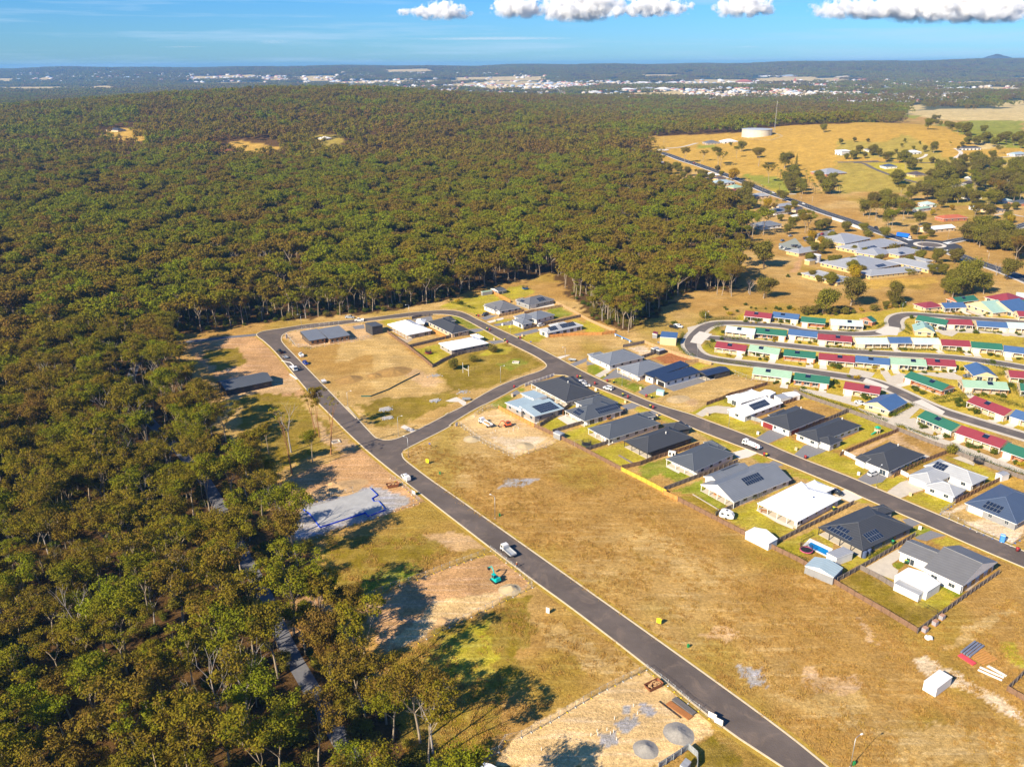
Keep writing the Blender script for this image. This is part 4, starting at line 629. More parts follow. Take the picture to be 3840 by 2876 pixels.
for lb,p,rf in (('dark house in the upper left forest clearing','(165,170),(180,178),(200,172)','charcoal'),('pair of blue-white roofs in the middle forest clearing','(490,292),(505,298),(525,292)','bluegrey'),('pink-roofed house in the middle forest clearing','(680,272),(700,279),(725,272)','terracotta'),('cream house right of the pink-roofed one','(735,282),(760,290),(800,282)','yellowr'),('pale green house in the right forest clearing','(1095,248),(1110,254),(1130,246)','mint'),('white house at the far right forest clearing','(1145,212),(1160,218),(1190,212)','white'),('red roofs glimpsed at the left forest clearing','(80,395),(110,405),(170,395)','red'),('red hut right of the left clearing roofs','(200,400),(215,408),(240,402)','red')):
    a_,b_,c_=eval(p); fh(lb,'W',a_,b_,c_,rf,'cream',gp=WH)
# ---------------- trees
def leaf_mat(name,c0,c1,c2,tr=.25):
    m=bpy.data.materials.new(name); m.use_nodes=True; n=m.node_tree.nodes; l=m.node_tree.links; b=n['Principled BSDF']; b.inputs['Roughness'].default_value=.8; b.inputs['Specular IOR Level'].default_value=.03
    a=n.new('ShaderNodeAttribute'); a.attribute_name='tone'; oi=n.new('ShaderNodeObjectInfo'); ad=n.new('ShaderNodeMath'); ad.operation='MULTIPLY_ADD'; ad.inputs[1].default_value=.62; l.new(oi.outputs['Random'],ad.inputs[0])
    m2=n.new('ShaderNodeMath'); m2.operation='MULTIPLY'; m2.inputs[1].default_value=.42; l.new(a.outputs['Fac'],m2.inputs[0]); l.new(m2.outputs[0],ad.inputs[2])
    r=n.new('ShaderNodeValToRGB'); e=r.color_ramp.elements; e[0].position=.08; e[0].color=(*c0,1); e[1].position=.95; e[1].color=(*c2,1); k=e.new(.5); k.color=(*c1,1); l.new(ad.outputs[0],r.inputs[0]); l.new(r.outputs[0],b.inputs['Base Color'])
    t=n.new('ShaderNodeBsdfTranslucent'); l.new(r.outputs[0],t.inputs['Color']); x=n.new('ShaderNodeMixShader'); x.inputs[0].default_value=tr; l.new(b.outputs[0],x.inputs[1]); l.new(t.outputs[0],x.inputs[2]); l.new(x.outputs[0],n['Material Output'].inputs['Surface']); return m
GUML=leaf_mat('gum_leaves',(.195,.120,.022),(.212,.168,.012),(.188,.205,.010)); GUMB=leaf_mat('gum_leaves_brown',(.195,.112,.026),(.21,.148,.018),(.205,.175,.012)); GUMG=leaf_mat('gum_leaves_green',(.175,.145,.012),(.19,.19,.010),(.195,.23,.010)); DARKL=leaf_mat('dense_leaves',(.15,.11,.028),(.18,.155,.022),(.205,.19,.020)); GOLDL=leaf_mat('golden_leaves',(.30,.17,.008),(.38,.24,.01),(.36,.30,.015)); HEDGEL=leaf_mat('hedge_leaves',(.06,.085,.010),(.09,.115,.012),(.17,.17,.018)); PALML=leaf_mat('palm_leaves',(.10,.11,.015),(.13,.15,.02),(.16,.17,.02))
BARK=mat('pale_gum_bark',(.34,.27,.19),.85,0,1.2,.35,.4,6); BARKD=mat('dark_bark',(.10,.07,.05),.9,0,1.2,.3,.4,6); BARKR=mat('red_bark',(.34,.16,.07),.85,0,1.2,.3,.4,6); BARKG=mat('dead_grey_wood',(.33,.29,.26),.9,0,1.2,.2)
def leafmesh(name,C_,Rr,n,ls,mt,seed,flat=.55,tone=None,aspect=1.5):
    g=np.random.default_rng(seed); k=len(C_); C_=np.repeat(np.array(C_),n,0); Rr=np.repeat(np.array(Rr),n); T=np.repeat(g.random(k) if tone is None else tone,n)
    d=g.normal(size=(k*n,3)); d/=np.linalg.norm(d,axis=1)[:,None]; rad=g.random(k*n)**.55*1.12; P=C_+d*(rad*Rr)[:,None]*np.array([1,1,flat])
    nr=d*.9+g.normal(size=d.shape)*.55+np.array([0,0,.35]); nr/=np.linalg.norm(nr,axis=1)[:,None]
    t=np.cross(nr,g.normal(size=d.shape)); t/=np.linalg.norm(t,axis=1)[:,None]; b=np.cross(nr,t); s=(ls*(.6+.8*g.random(k*n)))[:,None]
    V=np.stack([P-t*s*aspect*.5,P-b*s*.42,P+t*s*aspect*.5,P+b*s*.42],1).reshape(-1,3)
    me=bpy.data.meshes.new(name); N_=k*n; me.vertices.add(N_*4); me.vertices.foreach_set('co',V.astype(np.float32).ravel()); me.loops.add(N_*4); me.loops.foreach_set('vertex_index',np.arange(N_*4,dtype=np.int32)); me.polygons.add(N_); me.polygons.foreach_set('loop_start',np.arange(0,N_*4,4,dtype=np.int32)); me.update(calc_edges=True)
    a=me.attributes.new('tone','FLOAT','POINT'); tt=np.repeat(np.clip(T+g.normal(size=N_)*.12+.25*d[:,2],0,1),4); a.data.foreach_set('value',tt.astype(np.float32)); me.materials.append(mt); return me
def skeleton(seed,h,spread=1.,bare=.45,lean=.05,levels=3,sides=5,forks=(3,3,2)):
    r=random.Random(seed); b=MB(); tips=[]
    def grow(p,d,L,rad,lv):
        n=3 if lv==0 else 2; q=p
        for i in range(n):
            d=(d+Vector((r.uniform(-1,1),r.uniform(-1,1),r.uniform(-.2,.5)))*(.07 if lv==0 else .16)).normalized(); q2=q+d*L/n; b.tube(q,q2,rad*(1-.35*i/n),rad*(1-.35*(i+1)/n),sides if lv<2 else 4,cap=False); q=q2
        rad*=.62
        if lv>=1: tips.append((q.x,q.y,q.z,lv))
        if lv<levels:
            k=forks[min(lv,2)]+r.choice((0,0,1)); a0=r.uniform(0,6.28)
            for i in range(k):
                a=a0+6.283*i/k+r.uniform(-.4,.4); tilt=r.uniform(.35,.8)*spread; o=Vector((math.cos(a),math.sin(a),0)); dd=(d*math.cos(tilt)+o*math.sin(tilt)+Vector((0,0,.18))).normalized()
                grow(q,dd,L*r.uniform(.5,.72) if lv==0 else L*r.uniform(.55,.8),rad*r.uniform(.6,.85),lv+1)
    grow(Vector((0,0,-.4)),Vector((r.uniform(-lean,lean),r.uniform(-lean,lean),1)).normalized(),h*bare,h*.0155,0)
    return b,tips
def scale_to(tips,h): return max(t[2] for t in tips)
def mesh_of(b,name,m,smooth_=True):
    me=bpy.data.meshes.new(name); me.from_pydata(b.v,[],b.f); me.materials.append(m); me.polygons.foreach_set('use_smooth',[True]*len(b.f)); return me
TREE={}
def gum(key,seed,h,nl=60,ls=.42,cr=1.75,spread=1.,bare=.42,mt=None,bark=None,dead=False,forks=(3,3,2),flat=.6,low=0):
    b,tips=skeleton(seed,h,spread,bare,forks=forks); top=max(t[2] for t in tips); k=(h-cr*.5)/top; b.v=[(x*k,y*k,z*k) for x,y,z in b.v]
    tr=mesh_of(b,'trunk',bark or BARK); cr_=None
    if not dead:
        r=random.Random(seed); C_=[];R2=[]
        for x,y,z,lv in tips:
            if lv==1 and r.random()<.6: continue
            C_.append((x*k+r.uniform(-.5,.5),y*k+r.uniform(-.5,.5),z*k+r.uniform(-.2,.6))); R2.append(cr*r.uniform(.6,1.25))
        for i in range(low*2): a=i*6.283/(low*2); rr=h*r.uniform(.14,.27); C_.append((math.cos(a)*rr,math.sin(a)*rr,h*r.uniform(.34,.62))); R2.append(cr*r.uniform(.8,1.1))
        cr_=leafmesh('crown',C_,R2,nl,ls,mt or GUML,seed,flat)
    TREE[key]=(tr,cr_,h); return key
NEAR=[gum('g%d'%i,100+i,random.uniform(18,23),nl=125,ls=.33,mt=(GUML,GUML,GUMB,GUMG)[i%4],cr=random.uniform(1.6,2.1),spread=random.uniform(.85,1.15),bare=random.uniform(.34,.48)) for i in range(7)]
NEAR+=[gum('t%d'%i,140+i,23,nl=55,ls=.38,cr=1.4,spread=.6,bare=.55) for i in range(2)]
gum('dead0',160,17,dead=True,bark=BARKG,spread=1.1,bare=.3); gum('dead1',161,20,dead=True,bark=BARKG,spread=.9,bare=.4); gum('dead2',163,12,dead=True,bark=BARKG,spread=1.3,bare=.25,forks=(4,3,3))
MID=[gum('m%d'%i,200+i,random.uniform(17,23),mt=(GUML,GUMB,GUMG)[i%3],nl=34,ls=.72,cr=random.uniform(1.9,2.3),spread=random.uniform(.85,1.15),bare=random.uniform(.3,.45)) for i in range(6)]
PAD=[gum('p%d'%i,230+i,15,nl=120,ls=.55,cr=2.7,spread=1.0,bare=.2,mt=DARKL,bark=BARKD if i%2 else BARK,forks=(4,3,2),flat=.95,low=5) for i in range(3)]
gum('round0',240,11,nl=150,ls=.55,cr=2.1,spread=1.1,bare=.22,mt=DARKL,bark=BARKD,forks=(4,3,2),flat=1.0,low=6); gum('gold0',241,9,nl=130,ls=.5,cr=1.9,spread=1.05,bare=.22,mt=GOLDL,bark=BARKD,forks=(4,3,2),flat=1.0,low=6)
gum('slim0',243,21,nl=55,ls=.36,cr=1.0,spread=.5,bare=.6,bark=BARKR); gum('slim1',244,19,nl=60,ls=.36,cr=1.1,spread=.45,bare=.5); gum('thin0',246,23,nl=14,ls=.3,cr=.8,spread=.45,bare=.55,bark=BARKR,forks=(2,2,1))
def shrubmesh(key,seed,r,h,n,ls,mt):
    g=random.Random(seed); C_=[(g.uniform(-.5,.5)*r,g.uniform(-.5,.5)*r,h*g.uniform(.3,.65)) for _ in range(7)]; me=leafmesh('crown',C_,[r*.62]*7,n,ls,mt,seed,flat=h/r*.5); b=MB(); b.tube((0,0,-.2),(0,0,h*.5),.08,.04,5); TREE[key]=(mesh_of(b,'trunk',BARKD),me,h); return key
shrubmesh('sh0',1,1.1,1.5,60,.22,HEDGEL); shrubmesh('sh1',2,1.5,2.4,90,.25,HEDGEL); shrubmesh('sh2',3,2.6,3.6,140,.32,DARKL); shrubmesh('sh3',4,1.2,1.6,60,.22,GOLDL)
def palm(key,h):
    b=MB(); b.tube((0,0,-.3),(.2,.1,h),.2,.13,6); V=[];g=random.Random(9); L=MB()
    for i in range(16):
        a=i*2.4; d=Vector((math.cos(a),math.sin(a),0)); s=Vector((-d.y,d.x,0)); up=g.uniform(.2,1.1); q=Vector((.2,.1,h)); ln=2.8; prev=q; w0=.15
        for j in range(4):
            t=(j+1)/4; p=q+d*ln*t+Vector((0,0,up*t*2.2-2.4*t*t)); w1=.42*(1-t*.8); L.face([prev-s*w0,prev+s*w0,p+s*w1,p-s*w1]); prev=p;w0=w1
    me=bpy.data.meshes.new('crown'); me.from_pydata(L.v,[],L.f); me.materials.append(PALML); a=me.attributes.new('tone','FLOAT','POINT'); a.data.foreach_set('value',[g.random() for _ in L.v]); TREE[key]=(mesh_of(b,'trunk',BARKD),me,h)
palm('palm0',9); palm('palm1',6)
def conifer(key,h,r):
    C_=[];R2=[]
    for i in range(14): t=i/13; C_.append((0,0,h*(.12+.85*t))); R2.append(r*(1-t)*.95+.25)
    me=leafmesh('crown',C_,R2,90,.4,DARKL,5,flat=.7); b=MB(); b.tube((0,0,-.3),(0,0,h*.9),.2,.05,6); TREE[key]=(mesh_of(b,'trunk',BARKD),me,h)
conifer('con0',16,2.6)
def tree(key,p,label,group=None,h=None,name='gum_tree',cat='tree',rz=None):
    tr,cr,h0=TREE[key]; s=(h/h0) if h else 1.; r=emp(name,p,label,cat,group,random.uniform(0,6.28) if rz is None else rz); r.scale=(s,s,s)
    for nm,me in (('trunk',tr),('crown',cr)):
        if me is None: continue
        o=bpy.data.objects.new(nm,me); COL.objects.link(o); o.parent=r
    return r
# -- scatter points
def clear_mask(X,Y):
    m=np.zeros(X.shape,bool)
    for q in [p for p in PATCH if p[0]=='W']:
        ym=sum(b[1] for b in q[1])/len(q[1]); m|=inpoly(X,Y,[(a.x,a.y) for a in poly(q[0],[(u,v+(12 if v>ym else 0)) for u,v in q[1]])])
    m|=inpoly(X,Y,[(a.x,a.y) for a in poly('E',[(240,165),(470,185),(1000,170),(1200,330),(1400,420),(1400,610),(1130,600),(900,440),(680,410),(330,390)])])
    return m
FOC={'n':[]}
def near_line(X,Y,P,d):
    m=np.zeros(X.shape,bool); P=resample([Vector((p[0],p[1],0)) for p in P],6)
    for p in P: m|=(X-p.x)**2+(Y-p.y)**2<d*d
    return m
HOUSES=[(o.location.x,o.location.y) for o in COL.objects if o.type=='EMPTY' and o.get('category') in('house','building','unit','shed','carport')]
def scatter(x0,x1,y0,y1,sp,jit=.8,prob=None):
    xs,ys=np.meshgrid(np.arange(x0,x1,sp),np.arange(y0,y1,sp)); xs=xs+rng.uniform(-jit,jit,xs.shape)*sp*.5; ys=ys+rng.uniform(-jit,jit,ys.shape)*sp*.5; xs=xs.ravel();ys=ys.ravel()
    v=(np.abs(xs)<ys*.80+60); xs=xs[v];ys=ys[v]; m=inpoly(xs,ys,FPW)&~clear_mask(xs,ys)
    m&=~near_line(xs,ys,[p for p in smooth(pth,2)],2.6)
    for hx,hy in HOUSES:
        if hy<2200: m&=(xs-hx)**2+(ys-hy)**2>(13 if hy<700 else 17)**2
    return xs[m],ys[m]
tx,ty=scatter(-900,700,60,1150,7.6)
tz=height(tx,ty)
# thin the edge strips where the photo shows single trunks over the path and the house lots
dc=np.hypot(np.hypot(tx,ty),H); ang=np.abs(tx)/np.maximum(ty,1); vis=(ang<.64)&(ty>80)
thin=near_line(tx,ty,[p for p in smooth(pth,2)],7)&(rng.random(len(tx))<.2); gp=fbm(tx/16,ty/16,77,3); st=inpoly(tx,ty,[(p.x,p.y) for p in polyO([(440,980),(600,1000),(700,1310),(900,1560),(1100,1900),(850,1900),(690,1500),(585,1290),(510,1150)])])&(rng.random(len(tx))<.5); keep=~thin&~st&(gp>.30+.05*rng.random(len(tx)))
tx,ty,tz,dc,vis=[a[keep] for a in (tx,ty,tz,dc,vis)]
order=np.argsort(np.where(vis,dc,1e9)); ind=order[:296]; rest=np.ones(len(tx),bool); rest[ind]=False
FG='gum trees of the forest'
LABK={'g':'olive-crowned gum tree packed in the forest at the lower left','t':'tall narrow gum tree in the forest at the lower left','d':'leafless grey dead tree standing in the lower left forest'}
for j,i in enumerate(ind):
    k='dead%d'%(j%2) if rng.random()<.05 else (NEAR[int(rng.integers(0,9))])
    hh=rng.uniform(12,22.5)*(1 if k[0]!='t' else 1.15)
    tree(k,(tx[i],ty[i],0),LABK[k[0]],FG,hh,name='gum_tree' if k[0]!='d' else 'dead_tree')
# -- prototypes for the uncountable forest
def joined(name,parts):
    "one mesh from several (mesh, offset, scale, rotation)"
    bm=bmesh.new(); mats=[]
    for me,off,s,rz in parts:
        t=me.copy(); t.transform(Matrix.Translation(off)@Matrix.Rotation(rz,4,'Z')@Matrix.Scale(s,4)); mi=[]
        for m in me.materials:
            if m not in mats: mats.append(m)
            mi.append(mats.index(m))
        for p in t.polygons: p.material_index=mi[0]
        bm.from_mesh(t); bpy.data.meshes.remove(t)
    o=bpy.data.meshes.new(name); bm.to_mesh(o); bm.free()
    for m in mats: o.materials.append(m)
    return o
def proto_coll(name,meshes):
    c=bpy.data.collections.new(name)
    for i,me in enumerate(meshes): o=bpy.data.objects.new('%s_source_%02d'%(name,i),me); c.objects.link(o)
    return c
def scatter_object(name,X,Y,Z,scale,idx,coll,label,cat,zs=None):
    n=len(X); me=bpy.data.meshes.new(name); me.vertices.add(n); me.vertices.foreach_set('co',np.stack([X,Y,Z],1).astype(np.float32).ravel())
    for nm,ty_,v in (('size','FLOAT',scale),('turn','FLOAT',rng.uniform(0,6.28,n)),('pick','INT',idx)): a=me.attributes.new(nm,ty_,'POINT'); a.data.foreach_set('value',np.asarray(v).astype(np.float32 if ty_=='FLOAT' else np.int32))
    o=bpy.data.objects.new(name,me); COL.objects.link(o); tag(o,label,cat,None,'stuff')
    g=bpy.data.node_groups.new(name,'GeometryNodeTree'); g.interface.new_socket('Geometry',in_out='INPUT',socket_type='NodeSocketGeometry'); g.interface.new_socket('Geometry',in_out='OUTPUT',socket_type='NodeSocketGeometry'); n_=g.nodes; l=g.links
    gi=n_.new('NodeGroupInput'); go=n_.new('NodeGroupOutput'); ip=n_.new('GeometryNodeInstanceOnPoints'); ci=n_.new('GeometryNodeCollectionInfo'); ci.inputs['Collection'].default_value=coll; ci.inputs['Separate Children'].default_value=True; ci.inputs['Reset Children'].default_value=True
    def attr(nm,t): a=n_.new('GeometryNodeInputNamedAttribute'); a.data_type=t; a.inputs['Name'].default_value=nm; return a.outputs['Attribute']
    cx=n_.new('ShaderNodeCombineXYZ'); l.new(attr('turn','FLOAT'),cx.inputs['Z']); l.new(cx.outputs[0],ip.inputs['Rotation']); l.new(attr('size','FLOAT'),ip.inputs['Scale']); ip.inputs['Pick Instance'].default_value=True; l.new(attr('pick','INT'),ip.inputs['Instance Index'])
    l.new(gi.outputs[0],ip.inputs['Points']); l.new(ci.outputs[0],ip.inputs['Instance']); l.new(ip.outputs[0],go.inputs[0]); md=o.modifiers.new('scatter','NODES'); md.node_group=g; return o
src=[]
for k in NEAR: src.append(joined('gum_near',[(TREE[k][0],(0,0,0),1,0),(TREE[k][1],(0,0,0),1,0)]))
for k in MID: src.append(joined('gum_mid',[(TREE[k][0],(0,0,0),1,0),(TREE[k][1],(0,0,0),1,0)]))
src.append(joined('dead_wood',[(TREE['dead0'][0],(0,0,0),1,0)]))
cN=proto_coll('gum',src); X,Y,Z,D=tx[rest],ty[rest],tz[rest],dc[rest]
cls=lambda X,Y:np.clip(((fbm(X/55,Y/80,201,4)-.5)*3.2+.9+rng.normal(0,.8,len(X))).round().astype(int),0,2); cl=np.array([1,0,2])[cls(X,Y)]; pick=np.where(D<380,rng.integers(0,9,len(X)),9+cl+3*rng.integers(0,2,len(X))); pick[rng.random(len(X))<.055]=15
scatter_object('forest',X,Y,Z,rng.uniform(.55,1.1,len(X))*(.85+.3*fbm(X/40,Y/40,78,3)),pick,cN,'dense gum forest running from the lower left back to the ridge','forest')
# under-storey shrubs
ux,uy=scatter(-420,420,60,520,5.5); cU=proto_coll('understorey',[joined('shrub',[(TREE[k][1],(0,0,0),1,0)]) for k in('sh1','sh2')]); scatter_object('undergrowth',ux,uy,height(ux,uy),rng.uniform(.5,1.3,len(ux)),rng.integers(0,2,len(ux)),cU,'low bushes growing under the gum forest','undergrowth')
# groves: patches of many crowns for the forest far off
def grove(seed,size,n,q,ls,hh,mt):
    g=np.random.default_rng(seed); P=g.uniform(-size/2,size/2,(n,2)); hg=g.uniform(.55,1.25,n)*hh; C_=[];R2=[];T=[]
    for (x,y),h in zip(P,hg):
        t=g.random()
        for _ in range(3): C_.append((x+g.uniform(-2.2,2.2),y+g.uniform(-2.2,2.2),h-g.uniform(1.5,5))); R2.append(g.uniform(2.4,4)*size/ n**.5/8); T.append(t)
    return leafmesh('grove',C_,R2,q,ls,mt,seed,.7,np.array(T),1.1)
def add_under(me,size,z,m):
    return me
cG=proto_coll('grove',[grove(300+i,46,27,26,1.5,17,(GUML,GUMB,GUMG)[i%3]) for i in range(6)])
xs,ys=scatter(-3400,3400,1130,4200,40)
scatter_object('distant_forest',xs,ys,height(xs,ys),rng.uniform(.75,1.2,len(xs)),np.array([1,0,2])[np.clip(((fbm(xs/200,ys/260,202,4)-.5)*3.5+.8+rng.normal(0,.75,len(xs))).round().astype(int),0,2)]+3*rng.integers(0,2,len(xs)),cG,'forest of the middle distance with paddock clearings','forest')
TOWN=[poly('Y',[(-100,525),(600,510),(1400,520),(2212,500),(2212,640),(1500,640),(900,650),(100,600)]),poly('Z',[(-20,505),(450,490),(1100,520),(1950,575),(1850,640),(1300,700),(700,690),(0,700)])]
TOWNP=[[(p.x,p.y) for p in q] for q in TOWN]
# -- wooded country behind: every clump of wood that is not paddock or town
def paddock(X,Y): return fbm(X/1100,Y/700,61,5)+.03
def country(x0,y0,y1,sp,dens,seed):
    xs,ys=np.meshgrid(np.arange(-x0,x0,sp),np.arange(y0,y1,sp)); g=np.random.default_rng(seed); xs=(xs+g.uniform(-.5,.5,xs.shape)*sp).ravel(); ys=(ys+g.uniform(-.5,.5,ys.shape)*sp).ravel(); v=(np.abs(xs)<ys*.72+150)&~inpoly(xs,ys,FPW); xs,ys=xs[v],ys[v]
    nf=paddock(xs,ys); nt_=fbm(xs/90,ys/150,71,4); m=(nf<.56)&((nt_>.40)|(nf<.44))|(ys>7400); m|=g.random(len(xs))<.03; m&=g.random(len(xs))<dens
    for fr_,fp_ in FIELDS:
        ym=(max(b[1] for b in fp_)+min(b[1] for b in fp_))/2; m&=~inpoly(xs,ys,[(a.x,a.y) for a in poly(fr_,[(u,v+(5 if v>ym else 0)) for u,v in fp_])])
    for q in TOWNP: m&=~(inpoly(xs,ys,q)&(g.random(len(xs))<.45))
    return xs[m],ys[m]
right=lambda xs,ys:(ys<2300)&(xs/ys>.2)
xs,ys=country(3600,2300,4300,42,.85,1); scatter_object('country_woodland',xs,ys,height(xs,ys),rng.uniform(.7,1.1,len(xs)),rng.integers(0,5,len(xs)),cG,'tree belts around the distant town','woodland')
cF=proto_coll('farwood',[grove(320+i,110,70,9,4.2,15,GUML) for i in range(4)])
xs,ys=country(9500,4300,11600,92,.9,2); scatter_object('horizon_woodland',xs,ys,height(xs,ys),rng.uniform(.8,1.15,len(xs)),rng.integers(0,4,len(xs)),cF,'blue wooded plain and low ridges below the horizon','woodland')
# -- single trees of the open ground on the right and around the estate
def T1(k,r,x,y,label,h=None,group=None,name=None,cat='tree'):
    name=name or {'p':'dark_tree','r':'garden_tree','g':'tall_gum','m':'tall_gum','t':'tall_gum','s':'slender_gum','d':'dead_tree','c':'conifer_tree'}.get(k[0],'tree')
    if k.startswith('palm'): name='palm_tree'
    return tree(k,at(r,x,y),label,group,h,name,cat)
T1('thin0','J',940,700,'tall nearly bare red-barked tree beside the concrete drain pit',25); T1('slim0','J',820,520,'slender gum right of the pair by the left road verge',20); T1('thin0','J',785,490,'slender gum left of the pair by the left road verge',19)
T1('thin0','J',540,900,'tall thin gum whose shadow crosses the bare lot',27); T1('dead1','J',530,680,'thin grey leafless tree in the open lot by the forest',20); T1('g1','J',750,780,'small bright green gum beside the tall bare tree',13); T1('g2','J',170,890,'grey-branched gum at the edge of the bare lot',16); T1('slim1','J',235,880,'slender gum beside the grey-branched one at the bare lot edge',17)
T1('g3','A',350,1330,'spreading gum left of the unfinished dark-roofed house',17); T1('g4','A',60,1150,'broad gum at the edge of the left lot',18); T1('slim1','J',300,700,'thin young gum behind the tall thin one',12)
T1('g5','K',190,720,'big pale-trunked gum beside the dark path',24); T1('slim1','K',390,800,'slender gum of the group right of the dark path',19); T1('slim0','K',400,740,'slender reddish gum of the group right of the dark path',20); T1('slim1','K',440,750,'thinnest gum of the group right of the dark path',17); T1('g0','K',850,1350,'sparse pale-limbed gum in front of the green lot',17); T1('t0','K',1150,1640,'pale-branched gum cut by the bottom edge beside the green lot',21); T1('g6','K',700,1300,'pale-limbed gum over the lower path',20); T1('dead1','K',1180,1560,'bare-limbed gum above the bottom green lot',17); T1('t1','K',455,1035,'broken-topped reddish gum beside the dark path',13)
cg='clump of gums at the creek behind the timber fence'
for k,x,y,h in (('g0',220,590,22),('g2',375,640,20),('g5',430,680,18),('g3',300,560,17),('g1',650,520,19),('g4',740,480,18),('m1',580,320,19),('g6',950,295,19),('m2',820,380,15),('g2',500,500,17),('g0',690,380,18),('g3',1280,225,15),('g1',1350,285,17),('g4',1500,310,20),('g5',1400,300,15),('g2',1240,230,14),('m4',1130,240,17),('m0',1050,200,17),('m3',1420,190,18),('m5',890,200,20),('m1',450,300,20),('m2',330,380,20)): T1(k,'C',x,y,'gum tree of the open clump between the timber fence and the creek bank',h,cg)
T1('dead2','C',1690,290,'grey leafless tree at the edge of the brown paddock',10); T1('p0','C',1830,330,'rounded dark gum beside the grey leafless tree',13); T1('sh2','C',1215,530,'dense green bush by the lamp at the village bend',5,name='shrub',cat='shrub')
T1('p1','D',215,470,'round dark tree above the mint unit in the paddock',15); T1('p0','D',500,385,'two-tiered dark tree left of the middle of the paddock',17); T1('p2','D',915,370,'spreading dark tree standing alone in the paddock',13); T1('round0','D',305,190,'small dark round tree against the aged care wing',8)
rc='dark tree clump right of the aged care complex'
for x,y,h in ((1420,270,10),(1500,310,13),(1580,280,16),(1700,270,17),(1640,210,18),(1560,200,14),(1810,270,13),(1480,200,11)): T1(random.choice(('p0','p1','p2')),'D',x,y,'dark tree of the clump between the aged care complex and the village',h,rc)
T1('p1','E',1430,1250,'big lone brown-green gum beside the car park paddock',19); 
for x,y,h in ((870,960,17),(1000,930,17),(980,1010,16),(1290,900,21),(1420,870,23),(1130,1060,14),(1250,960,15),(1040,1530,20),(960,1480,17),(440,1500,18),(640,1480,15),(1100,1380,16),(780,1450,14)): T1(random.choice(('g0','g2','g3','p1','m2')),'E',x,y,'gum tree at the ragged forest edge below the highway houses',h,'gums at the forest edge')
T1('dead2','E',1250,1536,'grey bare tree at the top of the brown paddock',10)
T1('gold0','E',1065,240,'big round golden tree beside the highway',13,name='golden_tree'); T1('gold0','E',1460,560,'orange-gold tree above the sandy yard',9,name='golden_tree'); T1('gold0','E',1110,530,'narrow orange tree beside the tall gum near the dark red roof',8,name='golden_tree'); T1('gold0','E',1980,940,'yellow tree at the car park left of the smaller one',8,name='golden_tree'); T1('gold0','E',2090,975,'smaller yellow tree at the aged care corner',6,name='golden_tree'); T1('gold0','F',260,1380,'golden tree in the courtyard of the aged care complex',9,name='golden_tree'); T1('gold0','E',370,265,'orange-green tree in a back yard at the forest edge',8,name='golden_tree')
gy='garden trees of the highway houses'
for x,y,h,k in ((320,170,13,'round0'),(250,150,12,'p0'),(500,220,8,'round0'),(570,250,7,'round0'),(690,240,13,'p1'),(740,230,11,'p0'),(820,240,8,'round0'),(930,320,7,'round0'),(770,340,8,'round0'),(590,330,9,'round0'),(1210,420,16,'p1'),(1230,470,14,'p0'),(950,470,12,'round0'),(1030,480,12,'p2'),(1310,560,9,'p0'),(1600,450,9,'p0'),(1640,480,10,'p1'),(1780,560,7,'round0'),(1700,640,9,'p2'),(1750,800,11,'p0'),(1690,860,9,'p1'),(1900,840,16,'g2'),(1930,820,15,'g0'),(2060,820,9,'round0'),(2150,790,8,'round0'),(1960,740,13,'g3'),(1850,700,10,'p1'),(2000,1080,9,'p0'),(2080,1090,8,'p1'),(1950,980,6,'round0'),(900,150,9,'p1'),(930,190,6,'round0'),(410,320,8,'p0'),(130,180,14,'g0'),(60,150,15,'g2'),(600,560,14,'g3')): T1(k,'E',x,y,'garden tree among the houses between the forest and the highway',h,gy)
for x,y in ((1250,300),(1410,390),(1380,560),(1500,470),(1020,300),(560,190),(520,180),(470,190),(1610,210),(1570,560)): T1('palm0','E',x,y,'palm in the gardens beside the highway',8,'palms along the highway gardens','palm_tree')
kt='scattered gums on the golden knoll slope'
for x,y,h,k in ((265,260,22,'g2'),(375,250,16,'g0'),(465,275,26,'g3'),(480,280,20,'g5'),(575,230,17,'g1'),(600,190,15,'p0'),(705,280,24,'g4'),(765,378,24,'g6'),(700,230,14,'p1'),(860,290,20,'p0'),(540,155,5,'round0')): T1(k,'U',x,y,'gum standing alone on the golden grass slope above the highway',h,kt)
T1('con0','U',925,310,'tall dark pointed conifer on the golden slope',22,name='conifer_tree'); T1('con0','U',900,300,'shorter dark conifer left of the tall one',12,name='conifer_tree')
T1('p0','U',1095,75,'lone dark tree near the knoll crest',13); T1('p1','V',613,122,'lone spreading tree at the right end of the knoll crest',17)
pg='palm and tree grove below the knoll'
for i in range(34): x=820+ (i*37)%380; y=330+((i*53)%110)+ (x-820)*.10; T1(('palm0','palm0','p1','round0','p0')[i%5],'U',x,min(y,445),'tree of the dense palm and garden grove below the knoll',9 if i%5<2 else 10+(i%3)*2,pg,'garden_tree')
gk='shrubs and trees around the knoll houses'
